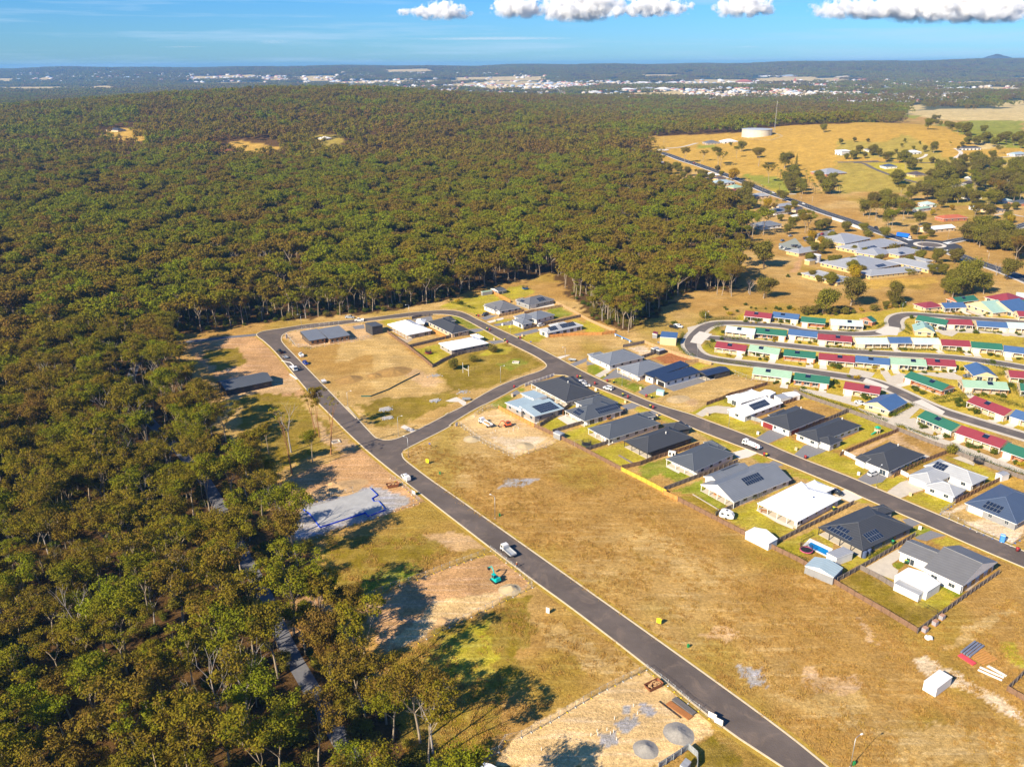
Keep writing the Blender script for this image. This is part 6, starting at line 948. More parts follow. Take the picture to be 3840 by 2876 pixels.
# ---------------- vehicles
def paint_m(n,c): return mat('car_paint_'+n,c,.3,.1,1,.04,spec=.6)
PC=dict(white=(.75,.75,.74),black=(.015,.016,.018),blue=(.015,.04,.30),silver=(.38,.40,.42),grey=(.13,.15,.18),red=(.42,.02,.02),dark=(.03,.035,.05),bluegrey=(.14,.20,.30))
tyre=mat('tyre_rubber',(.02,.02,.02),.9); headl=mat('headlight_lens',(.7,.7,.66),.1)
def loft(b,secs,m=0):
    "secs: (x, half width bottom, half width top, z0, z1)"
    for (xa,wa,ta,z0,z1),(xb,wb,tb,y0,y1) in zip(secs,secs[1:]):
        A=[(xa,-wa,z0),(xa,wa,z0),(xa,ta,z1),(xa,-ta,z1)];B=[(xb,-wb,y0),(xb,wb,y0),(xb,tb,y1),(xb,-tb,y1)]
        for i in range(4): j=(i+1)%4; b.face([A[i],A[j],B[j],B[i]],m)
    for s_,rev in ((secs[0],1),(secs[-1],0)):
        x,w_,t,z0,z1=s_; q=[(x,-w_,z0),(x,w_,z0),(x,t,z1),(x,-t,z1)]; b.face(q[::-1] if rev else q,m)
CARM={}
def carparts(kind):
    if kind in CARM: return CARM[kind]
    L={'sedan':4.6,'hatch':4.1,'suv':4.7,'ute':5.2,'van':5.0}[kind]; h=L/2; hi={'sedan':1.42,'hatch':1.48,'suv':1.75,'ute':1.78,'van':1.95}[kind]; zb=.28; zs=.92 if kind in('sedan','hatch') else 1.05
    b=MB(); loft(b,[(-h,.78,.74,.45,zs-.08),(-h+.12,.88,.84,zb,zs),(-h+.9,.9,.87,zb,zs),(h-1.3,.9,.86,zb,zs),(h-.25,.86,.78,zb,zs-.14),(h,.74,.68,.42,zs-.25)])
    if kind=='ute': cab=(-.55,1.35,-.1,.95)
    elif kind=='sedan': cab=(-1.55,1.25,-.95,.55)
    elif kind=='hatch': cab=(-1.95,1.15,-1.6,.5)
    elif kind=='van': cab=(-2.4,1.7,-2.3,1.0)
    else: cab=(-2.2,1.2,-1.95,.6)
    g=MB(); x0,x1,t0,t1=cab; P=[(x0,-.82,zs-.02),(x1,-.82,zs-.02),(x1,.82,zs-.02),(x0,.82,zs-.02),(t0,-.66,hi-.06),(t1,-.66,hi-.06),(t1,.66,hi-.06),(t0,.66,hi-.06)]; g.hexa(P)
    r=MB(); r.box(t0-.03,-.68,hi-.07,t1+.03,.68,hi,0,None,.06,.08)
    for x in (t0+(x0-t0)*.5,(t0+t1)/2,): 
        for sy in(-1,1): r.hexa([(x-.05,sy*.80,zs),(x+.05,sy*.80,zs),(x+.05,sy*.83,zs),(x-.05,sy*.83,zs),(x-.05,sy*.66,hi-.04),(x+.05,sy*.66,hi-.04),(x+.05,sy*.69,hi-.04),(x-.05,sy*.69,hi-.04)])
    tr=None
    if kind=='ute':
        tr=MB(); tr.box(-h+.05,-.9,zs-.02,-.7,-.84,zs+.28);tr.box(-h+.05,.84,zs-.02,-.7,.9,zs+.28);tr.box(-h,-.9,zs-.02,-h+.06,.9,zs+.28);tr.box(-.76,-.84,zs-.02,-.7,.84,zs+.28); tr=(tr.v,tr.f,tr.m)
    wm=MB(); wm.tube((0,-.11,0),(0,.11,0),.34,n=12); wm=mesh_of(wm,'wheel',tyre,False); hm=MB(); hm.box(-.06,-.17,-.07,.05,.17,.07); hm=mesh_of(hm,'headlight',headl,False)
    tl=MB(); tl.box(-.04,-.15,-.08,.04,.15,.08); tl=mesh_of(tl,'tail_light',mat('tail_light_red',(.4,.01,.01),.3),False)
    CARM[kind]=(L,h,zs,b,g,r,tr,wm,hm,tl); return CARM[kind]
CB={}
def car(kind,colour,label,r,back,front,group=None,canopy=False):
    A=at(r,*back);B=at(r,*front); c=(A+B)/2; a=math.atan2(B.y-A.y,B.x-A.x); L,h,zs,b,g,rf,tr,wm,hm,tl=carparts(kind); pm=paint_m(colour,PC[colour])
    z=.08; root=emp('parked_car' if kind!='van' else 'parked_van',(c.x,c.y,c.z+z+(.3 if c.y>500 else 0)),label,'car' if kind not in('ute','van') else kind,group,a)
    k=(kind,colour)
    if k not in CB:
        body=mesh_of(b,'body',pm,False); gl=mesh_of(g,'cabin_glass',glass(),False); ro=mesh_of(rf,'roof',pm,False); CB[k]=(body,gl,ro)
    for nm,me in zip(('body','cabin_glass','roof'),CB[k]): q=bpy.data.objects.new(nm,me); COL.objects.link(q); q.parent=root
    if tr and not canopy: t=MB(); t.v,t.f,t.m=tr; t.build('tray',pm,root)
    if canopy: t=MB(); t.box(-h+.05,-.88,zs-.02,-.6,.88,1.85,0,None,.1,.1); t.build('canopy',WHITE(),root)
    for x in (h-.95,-h+.95):
        for y in (-.82,.82): obj_at('wheel',wm,root,(x,y,.34))
    for y in(-.6,.6): obj_at('headlight',hm,root,(h-.04,y,zs-.34)); obj_at('tail_light',tl,root,(-h+.02,y,zs-.3))
    return root
cg='vehicles parked and driving in the estate'
for a in (('ute','black','black ute towing a frame trailer on the left road','A',(1262,905),(1222,880)),('ute','white','white ute on the verge above the blue car','A',(1482,950),(1440,905)),('hatch','blue','bright blue hatchback on the left road verge','A',(1482,990),(1532,1028)),('ute','bluegrey','blue-grey ute under the slender gums','A',(1590,1320),(1525,1275)),('ute','silver','silver dual-cab parked on the far kerb by the forest','A',(1925,535),(2008,535)),('ute','white','white tray ute beside the tall dark house','A',(2105,565),(2025,565)),('ute','dark','dark dual-cab in the drive of the orange garage house','B',(1190,492),(1125,520)),('suv','white','white wagon beside the solar-roofed house fence','B',(1705,625),(1765,610)),
 ('suv','white','white four-wheel drive driving on the main estate street','C',(255,1280),(190,1262)),('hatch','white','upper white car in the corner house drive','G',(1295,245),(1365,232)),('hatch','white','lower white car in the corner house drive','G',(1345,272),(1398,275)),('hatch','dark','dark car beside the bright white-roofed house','H',(2010,960),(2075,985)),('suv','white','white four-wheel drive with roof racks on the tiled house drive','I',(600,790),(690,760)),('sedan','white','white sedan beside the blue gable-ended unit','I',(470,32),(552,52)),('sedan','white','white sedan behind the middle row units','D',(1470,1020),(1518,1045)),('sedan','grey','grey sedan outside the upper right blue unit','D',(1612,1090),(1705,1092)),('hatch','dark','dark hatchback before the red unit of the second lane','D',(1372,612),(1430,630)),
 ('hatch','red','red car under the carport of the red unit','D',(460,1240),(498,1252)),('hatch','silver','silver car under the carport of the leftmost middle row unit','C',(1560,885),(1600,892)),('ute','black','black ute on the grass above the blue-roofed shed','C',(870,630),(935,645)),('ute','white','white ute behind the black one above the blue-roofed shed','C',(915,620),(985,635))): car(*a,group=cg)
car('ute','white','white ute with a canopy and roof rack beside the slab site','J',(1745,985),(1690,930),cg,True)
hg='cars on the highway and at the car park'
for i,(k,c,r,b_,f_,lb) in enumerate((('hatch','red','E',(605,42),(635,52),'red car on the distant stretch of highway'),('suv','white','E',(1515,385),(1550,398),'white car on the highway behind the dark tree'),('suv','white','E',(1863,513),(1903,528),'white car on the highway beside a dark one'),('sedan','dark','E',(1910,548),(1950,562),'dark car on the highway behind the white one'),('suv','black','F',(485,785),(533,803),'black car behind the blue truck'),('van','white','F',(1380,685),(1435,705),'white van at the orange tiled house'),('hatch','white','E',(1605,1020),(1640,1010),''),('hatch','white','E',(1650,1040),(1690,1030),''),('suv','dark','E',(1697,1055),(1735,1045),''),('sedan','bluegrey','E',(1738,1062),(1782,1050),''),('suv','dark','E',(1775,1075),(1825,1065),''),('hatch','grey','E',(1745,1005),(1785,1000),''),('suv','black','E',(1785,1010),(1820,1005),''),('suv','grey','E',(1820,1020),(1855,1018),''),('hatch','white','E',(1850,1035),(1895,1030),''),('sedan','bluegrey','E',(1618,945),(1660,935),''),('sedan','silver','E',(1710,890),(1752,882),''),('suv','dark','E',(1885,920),(1920,915),''),('sedan','silver','E',(2040,885),(2075,870),''),('hatch','red','E',(2085,870),(2115,862),''),('sedan','silver','E',(2165,850),(2205,835),''),('sedan','grey','E',(2085,1012),(2120,1005),''),('sedan','silver','E',(2115,1022),(2160,1015),''))):
    car(k,c,lb or ('%s car in the aged care car park'%c.replace('bluegrey','blue-grey')),r,b_,f_,hg)
def frame_root(name,r,back,front,label,cat,z=.08,group=None):
    A=at(r,*back);B=at(r,*front); c=(A+B)/2; return emp(name,(c.x,c.y,c.z+z),label,cat,group,math.atan2(B.y-A.y,B.x-A.x))
def wheels(root,xs,y,rr=.45,w_=.28):
    b=MB(); b.tube((0,-w_/2,0),(0,w_/2,0),rr,n=14); me=mesh_of(b,'wheel',tyre,False)
    for x in xs:
        for s_ in(-1,1): obj_at('wheel',me,root,(x,s_*y,rr))
def truck(label,r,back,front,kind,L=6.2,cabc='white',bodc='white',group='work trucks'):
    root=frame_root('truck',r,back,front,label,'truck',group=group); h=L/2; pm=paint_m(cabc,PC[cabc]); b=MB(); b.hexa([(h-1.75,-1,.55),(h,-1,.55),(h,1,.55),(h-1.75,1,.55),(h-1.75,-.95,2.3),(h-.35,-.92,2.3),(h-.35,.92,2.3),(h-1.75,.95,2.3)]); b.build('cab',pm,root)
    g=MB(); g.hexa([(h-.02,-.9,1.3),(h+.03,-.9,1.3),(h+.03,.9,1.3),(h-.02,.9,1.3),(h-.32,-.82,2.15),(h-.26,-.82,2.15),(h-.26,.82,2.15),(h-.32,.82,2.15)])
    for s_ in(-1,1): g.box(h-1.4,min(s_*1.0,s_*.93),1.35,h-.5,max(s_*1.0,s_*.93),2.05)
    g.build('windscreen',glass(),root); c=MB(); c.box(-h,-.4,.5,h-1,.4,.8); c.build('chassis',dark_m,root)
    for s_ in(-1,1): hb=MB(); hb.box(h-.02,s_*.75-.15,.75,h+.04,s_*.75+.15,.95); hb.build('headlight',headl,root)
    t=MB(); bm_=paint_m(bodc,PC[bodc]); x0,x1=-h,h-1.95
    if kind=='tip':
        t.box(x0,-1.05,.95,x1,1.05,1.05); t.box(x0,-1.1,1.0,x1,-1.02,1.5);t.box(x0,1.02,1.0,x1,1.1,1.5);t.box(x0-.04,-1.1,1.0,x0+.04,1.1,1.5);t.box(x1-.06,-1.1,1.0,x1,1.1,1.9); ld=MB(); ld.blob(((x0+x1)/2,0,1.15),((x1-x0)*.42,.85,.35),3,.1,flat=.2); t.build('tray',wood_m if bodc=='wood' else bm_,root)
        if cabc=='white' and L>6.5: ld.build('soil_load',mat('soil_load',(.45,.28,.13),.95),root,smooth=True)
        wheels(root,(h-1.0,-h+1.3),.88)
    elif kind=='curtain':
        t.box(x0,-1.2,1.0,x1,1.2,3.9); t.build('cargo_box',mat('blue_curtain',(.01,.13,.62),.5,0,.6,.1),root); wheels(root,(h-1.0,-h+1.2,-h+2.4,-h+3.6),1.0,.5)
    elif kind=='vac':
        t.box(x0,-1.05,.95,x1,1.05,1.1); t.box(x0+2.4,-.95,1.1,x1-.2,.95,1.9,0,None,.1,.1); t.build('deck',bm_,root); u=MB(); u.tube((x0+.5,-.4,1.5),(x0+2.2,-.4,1.6),.4,n=12); u.build('tank',WHITE(),root); u=MB(); u.tube((x0+.3,.3,2.1),(x1,.35,2.2),.16,n=8); u.tube((x0+.3,.3,2.1),(x0,.2,1.2),.13,n=8); u.build('boom_arm',WHITE(),root); u=MB(); u.tube((x0+1.2,.6,1.1),(x0+1.2,.9,1.1),.35,n=12); u.build('hose_reel',mat('hose_red',(.6,.04,.06),.5),root); wheels(root,(h-1.0,-h+1.2,-h+2.3),.9)
    elif kind=='crane':
        t.box(x0,-1.05,.95,x1,1.05,1.15); t.build('deck',bm_,root); u=MB(); u.tube((x1-.4,0,1.1),(x1-.4,0,2.4),.22,n=8); u.tube((x1-.4,0,2.4),(x0+.4,-.3,2.9),.17,n=6); u.tube((x0+.4,-.3,2.9),(x0-4,-3.2,3.0),.12,n=6); u.build('boom_arm',WHITE(),root); wheels(root,(h-1.0,-h+1.3),.88)
    return root
truck('white-cabbed tipper with an empty timber tray parked on the long road','K',(1760,185),(1668,105),'tip',6.0,bodc='silver'); truck('white tipper loaded with soil on the small excavator site','G',(395,710),(275,640),'tip',7.4); truck('white works truck with tank and red reel parked on the estate street','H',(1235,522),(1072,455),'vac',7.6)
truck('blue curtain-sided truck entering the roundabout','F',(755,890),(900,912),'curtain',12,group=None); truck('white truck with a folding boom reaching over the building site','A',(1345,1035),(1425,1105),'crane',6.6)
def trailer(label,r,b_,f_,kind):
    root=frame_root('trailer',r,b_,f_,label,'trailer'); b=MB()
    if kind=='box': b.box(-1.6,-.9,.5,1.4,.9,1.3,0,None,.05,.05); b.build('tray',metal_m,root); c=MB(); c.box(-1.6,-.92,1.3,1.4,.92,1.4); c.build('lid',mat('trailer_lid_pale',(.6,.6,.6),.4),root)
    else: b.box(-2,-.9,.55,1.6,.9,.65); b.box(-2,-.95,.6,1.6,-.88,.95); b.box(-2,.88,.6,1.6,.95,.95); b.build('tray',metal_m if kind=='frame' else wood_m,root)
    d=MB(); d.tube((1.3,-.6,.5),(2.7,0,.5),.05,n=5); d.tube((1.3,.6,.5),(2.7,0,.5),.05,n=5); d.build('drawbar',dark_m,root); wheels(root,(-.4,),.95,.33,.2); return root
trailer('open frame trailer behind the black ute','A',(1325,965),(1270,930),'frame'); trailer('boxy tool trailer on the kerb of the left road','A',(1722,1230),(1672,1185),'box'); trailer('small timber trailer in the back yard of the charcoal house','G',(1555,600),(1610,620),'wood'); trailer('dark box trailer by the concrete path of the vacant block','B',(945,1385),(990,1385),'frame'); trailer('rusty frame trailer beside the cage shed','C',(745,800),(800,800),'frame'); trailer('dark trailer on the verge at the concrete crossover','B',(2035,975),(2085,980),'frame')
# caravan
root=frame_root('caravan','H',(835,1205),(960,1235),'white teardrop caravan with dark windows by the back fence','caravan'); b=MB(); secs=[(-2.3,.9,.8,.6,1.6),(-2.0,1.05,1.0,.4,2.3),(-1.2,1.1,1.02,.35,2.65),(.6,1.1,1.02,.35,2.6),(1.6,1.05,.95,.4,2.2),(2.3,.85,.7,.6,1.4)]; loft(b,secs); b.build('body',WHITE(),root,smooth=False)
for x,y in ((-1.2,-1.08),(.6,-1.08),(-1.2,1.03),(.6,1.03)): q=MB(); q.box(x-.4,y-.03,1.35,x+.4,y+.08,2.0); q.build('window',glass(),root)
q=MB(); q.box(-.4,-.3,2.62,.2,.3,2.75); q.build('roof_hatch',dark_m,root); q=MB(); q.tube((2.2,-.4,.5),(3.3,0,.5),.05,n=5); q.tube((2.2,.4,.5),(3.3,0,.5),.05,n=5); q.build('drawbar',dark_m,root); wheels(root,(0,),1.0,.34,.2)
# excavators
def excavator(label,r,x,y,rz,col,cname,arm):
    root=emp('excavator',at(r,x,y,.05),label,'excavator',None,rz); pm=mat('plant_'+cname,col,.45)
    for s_ in(-1,1):
        t=MB(); P=[(-1.25,.28),(-1.05,0),(1.05,0),(1.25,.28),(1.05,.55),(-1.05,.55)]; A=[(x_,s_*.8-.2,z) for x_,z in P];B=[(x_,s_*.8+.2,z) for x_,z in P]
        for i in range(6): j=(i+1)%6; t.face([A[i],B[i],B[j],A[j]])
        t.face(A);t.face(B[::-1]); t.build('track',tyre,root)
    b=MB(); b.box(-1.35,-.95,.7,.75,.95,1.4,0,None,.08,.08); b.box(-1.45,-.8,.75,-.8,.8,1.75,0,None,.1,.1); b.tube((0,0,.5),(0,0,.72),.5,n=12); b.build('house_body',pm,root)
    c=MB(); c.box(-.45,.1,1.4,.65,.92,2.45,0,None,.05,.04); k=c.build('cab_glass',glass(),root); c=MB(); c.box(-.5,.06,2.43,.7,.95,2.55); 
    for px_ in(-.45,.6):
        for py in(.12,.88): c.box(px_,py-.02,1.4,px_+.06,py+.05,2.45)
    c.build('cab_frame',pm,root)
    P=arm; m=MB()
    m.tube(P[0],P[1],.2,.18,6); m.tube(P[1],P[2],.18,.14,6); m.build('boom',pm,root); m=MB(); m.tube(P[2],P[3],.15,.11,6); m.build('stick',pm,root); k=P[3]; m=MB(); m.hexa([(k[0]-.35,k[1]-.35,k[2]-.65),(k[0]+.15,k[1]-.35,k[2]-.7),(k[0]+.15,k[1]+.35,k[2]-.7),(k[0]-.35,k[1]+.35,k[2]-.65),(k[0]-.15,k[1]-.35,k[2]+.05),(k[0]+.35,k[1]-.35,k[2]),(k[0]+.35,k[1]+.35,k[2]),(k[0]-.15,k[1]+.35,k[2]+.05)]); m.build('bucket',dark_m,root); m=MB(); m.box(1.35,-1,.1,1.45,1,.55); m.build('blade',pm,root)
excavator('teal excavator with raised arm on the bare lot','K',1625,340,2.2,(.0,.42,.40),'teal',[(.7,-.2,1.3),(1.3,-.2,2.7),(2.2,-.2,3.7),(3.6,-.2,2.6)]); excavator('orange excavator digging beside the white tipper','G',560,685,3.5,(.60,.12,.04),'orange',[(.7,-.2,1.2),(1.6,-.2,2.5),(2.6,-.2,2.6),(3.6,-.2,.9)])
# people
def person(label,r,x,y,rz,shirt,hat,legs=(.03,.035,.06)):
    p=at(r,x,y,.1); root=emp('person',p,label,'person',None,rz)
    def skin(name,pts,edges,rad,m,par=None):
        me=bpy.data.meshes.new(name); me.from_pydata(pts,edges,[]); o=bpy.data.objects.new(name,me); COL.objects.link(o); o.parent=par or root; me.materials.append(m)
        s=o.modifiers.new('skin','SKIN'); 
        for i,v in enumerate(me.skin_vertices[0].data if me.skin_vertices else []): v.radius=(rad[i],rad[i])
        if not me.skin_vertices:
            bm=bmesh.new(); bm.from_mesh(me); ly=bm.verts.layers.skin.verify()
            for i,v in enumerate(bm.verts): v[ly].radius=(rad[i],rad[i]); v[ly].use_root=(i==0)
            bm.to_mesh(me); bm.free()
        u=o.modifiers.new('sub','SUBSURF'); u.levels=1; u.render_levels=1; return o
    sk=mat('skin_tone',(.42,.22,.13),.6)
    P=[(0,0,.95),(0,0,1.2),(0,0,1.42),(0,0,1.54),(.02,0,1.68),(0,.2,1.40),(.05,.28,1.12),(.22,.24,.98),(0,-.2,1.40),(.05,-.28,1.12),(.22,-.24,.98),(0,.1,.88),(.05,.12,.48),(-.02,.13,.08),(.12,.13,.04),(0,-.1,.88),(-.05,-.12,.48),(-.1,-.13,.08),(.04,-.13,.04)]
    E_=[(0,1),(1,2),(2,3),(3,4),(2,5),(5,6),(6,7),(2,8),(8,9),(9,10),(0,11),(11,12),(12,13),(13,14),(0,15),(15,16),(16,17),(17,18)]; Rd=[.14,.13,.12,.06,.105,.06,.045,.04,.06,.045,.04,.085,.065,.045,.04,.085,.065,.045,.04]
    body=skin('body',P,E_,Rd,sk); skin('shirt',[P[i] for i in(0,1,2,5,6,8,9)],[(0,1),(1,2),(2,3),(3,4),(2,5),(5,6)],[.165,.155,.145,.085,.065,.085,.065],mat('shirt_'+label.split()[2],shirt,.8),body); skin('trousers',[P[i] for i in(0,11,12,13,15,16,17)],[(0,1),(1,2),(2,3),(0,4),(4,5),(5,6)],[.16,.10,.08,.065,.10,.08,.065],mat('navy_trousers',legs,.9),body)
    h=MB(); h.tube((.02,0,1.73),(.02,0,1.75),.2,n=12); h.tube((.02,0,1.75),(.02,0,1.86),.12,.09,n=12); h.build('hat',mat('hat_'+label.split()[2],hat,.8),body)
person('worker in orange standing on the kerb behind the tipper','K',1775,240,2.5,(.75,.14,.02),(.6,.5,.3)); person('worker in yellow bending beside the blue edge of the slab','J',1478,1285,.5,(.75,.62,.03),(.3,.3,.3))
# ---------------- yard things
def simple(name,r,x,y,label,cat,parts,rz=0,group=None,z=0.0):
    root=emp(name,at(r,x,y,z),label,cat,group,rz)
    for nm,m,fn in parts: b=MB(); fn(b); b.build(nm,m,root)
    return root
netm=mat('black_net',(.025,.025,.03),.9)
def trampoline(label,r,x,y,col,R=1.75,net=True):
    pc=mat('pad_'+label.split()[0],col,.6)
    def ring(b,z0,z1,r0,r1,n=24):
        for i in range(n): a=6.283*i/n;c=6.283*(i+1)/n; b.hexa([(r0*math.cos(a),r0*math.sin(a),z0),(r1*math.cos(a),r1*math.sin(a),z0),(r1*math.cos(c),r1*math.sin(c),z0),(r0*math.cos(c),r0*math.sin(c),z0),(r0*math.cos(a),r0*math.sin(a),z1),(r1*math.cos(a),r1*math.sin(a),z1),(r1*math.cos(c),r1*math.sin(c),z1),(r0*math.cos(c),r0*math.sin(c),z1)])
    P=[('pad',pc,lambda b:ring(b,.82,.9,R-.32,R)),('bounce_mat',netm,lambda b:b.tube((0,0,.84),(0,0,.86),R-.3,n=24))]
    root=simple('trampoline',r,x,y,label,'trampoline',P)
    for i in range(6):
        a=i*1.047; b=MB(); b.tube((R*math.cos(a),R*math.sin(a),0),(R*math.cos(a),R*math.sin(a),2.6 if net else .85),.035,n=5); b.build('pole',dark_m,root)
    if net:
        b=MB()
        for i in range(48): a=6.283*i/48; b.tube(((R-.25)*math.cos(a),(R-.25)*math.sin(a),.9),((R-.25)*math.cos(a),(R-.25)*math.sin(a),2.5),.022,n=3)
        for z in (1.2,1.5,1.8,2.1,2.5): ring(b,z,z+.03,R-.27,R-.23)
        b.build('net',netm,root)
for a in (('red-padded trampoline in the fenced yard beside the park','B',570,905,(.55,.03,.05),1.7),('blue-padded trampoline on the lawn at the forest edge','B',1572,238,(.02,.25,.65),2.0),('pink-padded trampoline with black net beside the pool','H',1718,1575,(.75,.12,.25),1.9),('black trampoline behind the courtyard house','I',1735,660,(.03,.03,.03),1.8),('green-topped trampoline in the yard with the swing frame','G',1378,895,(.10,.14,.05),1.9)): trampoline(*a)
simple('swing_set','G',1285,880,'metal swing frame beside the green-topped trampoline','swing set',[('frame',metal_m,lambda b:[b.tube((-1.5,0,2.1),(1.5,0,2.1),.04,n=5)]+[b.tube((x,0,2.1),(x*1.2,y,0),.04,n=5) for x in(-1.5,1.5) for y in(-.9,.9)]),('swing_seat',dark_m,lambda b:[b.tube((-.4,0,2.1),(-.4,0,.6),.015,n=3),b.tube((.1,0,2.1),(.1,0,.6),.015,n=3),b.box(-.45,-.12,.55,.15,.12,.6)])],.5)
simple('playset','I',685,345,'small play tower with a green roof and green slide on the lawn','playset',[('tower',mat('play_cream',(.6,.5,.35),.7),lambda b:[b.box(-.7,-.7,1.0,.7,.7,1.15),b.box(-.7,-.7,1.15,-.6,.7,1.8),b.box(.6,-.7,1.15,.7,.7,1.8),b.box(-.6,.6,1.15,.6,.7,1.8)]+[b.box(x-.06,y-.06,0,x+.06,y+.06,2.5) for x in(-.7,.7) for y in(-.7,.7)]),('roof',mat('play_green',(.01,.32,.18),.5),lambda b:b.box(-.95,-.95,2.5,.95,.95,3.1,0,None,.6,.6)),('slide',mat('play_green',(.01,.32,.18),.5),lambda b:b.hexa([(-.7,-.3,.98),(-.7,.3,.98),(-3.2,.3,.15),(-3.2,-.3,.15),(-.7,-.3,1.08),(-.7,.3,1.08),(-3.2,.3,.25),(-3.2,-.3,.25)]))],.5)
A=at('B',928,1100);B=at('B',986,1132); d=B-A; root=emp('goal_posts',A,'white rugby goal posts in the park','goal posts')
for q in(Vector((0,0,0)),d): b=MB(); b.tube(q,q+Vector((0,0,5.2)),.09,n=8); b.build('upright',WHITE(),root)
b=MB(); b.tube((0,0,2.6),d+Vector((0,0,2.6)),.08,n=8); b.build('crossbar',WHITE(),root)
# swimming pools
wat=mat('pool_water',(.01,.22,.52),.08,0,1.5,.2,.3,2,spec=.6); 
def pool(label,r,pts,water,cp=None):
    P=poly(r,pts); c=sum(P,Vector())/len(P); root=emp('swimming_pool',(c.x,c.y,0),label,'pool'); b=MB(); b.prism([(p.x-c.x,p.y-c.y) for p in P],.0,.2); b.build('water',water,root)
    d=MB(); Q=[(p-c)*1.0 for p in P]
    for a_,b_ in zip(Q,Q[1:]+Q[:1]):
        e=(b_-a_).normalized(); n_=Vector((e.y,-e.x,0))*.35; n_=n_ if n_.dot((a_+b_)/2)>0 else -n_; d.hexa([(a_.x-e.x*.1,a_.y-e.y*.1,0),(b_.x+e.x*.1,b_.y+e.y*.1,0),(b_.x+e.x*.1+n_.x,b_.y+e.y*.1+n_.y,0),(a_.x-e.x*.1+n_.x,a_.y-e.y*.1+n_.y,0),(a_.x-e.x*.1,a_.y-e.y*.1,.26),(b_.x+e.x*.1,b_.y+e.y*.1,.26),(b_.x+e.x*.1+n_.x,b_.y+e.y*.1+n_.y,.26),(a_.x-e.x*.1+n_.x,a_.y-e.y*.1+n_.y,.26)])
    d.build('coping',WHITE(),root)
pool('bright blue swimming pool beside the pink trampoline','H',[(1770,1475),(1950,1560),(1955,1625),(1760,1530),(1745,1500)],wat); pool('narrow teal plunge pool behind the ice-blue house','G',[(735,605),(825,655),(800,665),(720,615)],mat('plunge_water',(.03,.18,.25),.1))
# containers, kiosks, toilets
A=at('N',1530,560);B=at('N',1600,612);Cc=at('N',1720,520); c=A+(Cc-B)/2+(B-A)/2; root=emp('site_container',(c.x,c.y,0),'overexposed white box container on the golden field','container',None,math.atan2((Cc-B).y,(Cc-B).x)); w1=(Cc-B).length/2*.85; d1=(B-A).length/2*1.1; b=MB(); b.box(-w1,-d1,.1,w1,d1,2.5); b.build('body',WHITE(),root); b=MB(); b.box(-w1-.05,-d1-.05,2.5,w1+.05,d1+.05,2.62); b.build('roof',WHITE(),root); b=MB(); b.box(w1,-d1+.1,.2,w1+.05,d1-.1,2.4); b.build('door',dark_m,root)
simple('electrical_kiosk','C',762,1325,'pale cyan electrical kiosk on the verge before the brick garage house','kiosk',[('cabinet',mat('kiosk_cyan',(.38,.60,.58),.5),lambda b:b.box(-1.6,-1,.1,1.6,1,1.9)),('lid',mat('kiosk_cyan',(.38,.60,.58),.5),lambda b:b.box(-1.7,-1.1,1.9,1.7,1.1,2.02)),('plinth',conc,lambda b:b.box(-1.7,-1.1,0,1.7,1.1,.1))],-.45)
simple('portable_toilet','I',1978,1465,'blue portable toilet on the verge at the right edge','portable toilet',[('cabin',mat('toilet_blue',(.02,.18,.60),.5),lambda b:b.box(-.65,-.65,.1,.65,.65,2.25)),('roof',mat('toilet_roof_pale',(.25,.45,.75),.5),lambda b:b.box(-.7,-.7,2.25,.7,.7,2.45,0,None,.15,.15)),('door',mat('toilet_door',(.08,.28,.7),.5),lambda b:b.box(-.5,-.7,.2,.5,-.65,2.1))],-.5)
def skip(label,r,x,y,rz,s=1.):
    rust=mat('rusty_steel',(.24,.09,.04),.8,0,2,.3)
    def bin_(b): b.hexa([(-1.7,-.9,.1),(1.7,-.9,.1),(1.7,.9,.1),(-1.7,.9,.1),(-1.7,-.9,.2),(1.7,-.9,.2),(1.7,.9,.2),(-1.7,.9,.2)]); [b.hexa([(-1.7,s_*.9-.03,.15),(1.7,s_*.9-.03,.15),(1.7,s_*.9+.03,.15),(-1.7,s_*.9+.03,.15),(-2.1,s_*1.05-.03,1.2),(2.1,s_*1.05-.03,1.2),(2.1,s_*1.05+.03,1.2),(-2.1,s_*1.05+.03,1.2)]) for s_ in(-1,1)]; [b.hexa([(s_*1.7-.03,-.9,.15),(s_*1.7+.03,-.9,.15),(s_*1.7+.03,.9,.15),(s_*1.7-.03,.9,.15),(s_*2.1-.03,-1.05,1.2),(s_*2.1+.03,-1.05,1.2),(s_*2.1+.03,1.05,1.2),(s_*2.1-.03,1.05,1.2)]) for s_ in(-1,1)]
    def junk(b):
        g=random.Random(4)
        for i in range(26): x_,y_=g.uniform(-1.5,1.5),g.uniform(-.7,.7); a=g.uniform(0,3); T=lambda p:(x_+p[0]*math.cos(a)-p[1]*math.sin(a),y_+p[0]*math.sin(a)+p[1]*math.cos(a),p[2]); b.box(-.35,-.12,.6+.02*i,.35,.12,.72+.02*i,0,T)
    simple('skip_bin',r,x,y,label,'skip bin',[('bin_body',rust,bin_),('rubble',mat('offcut_timber',(.55,.33,.15),.9,0,2,.3),junk)],rz)
skip('rusty skip bin full of timber offcuts by the sandy site','L',1383,640,.55); skip('rusty skip bin behind the canopy ute','J',1580,1035,.35)
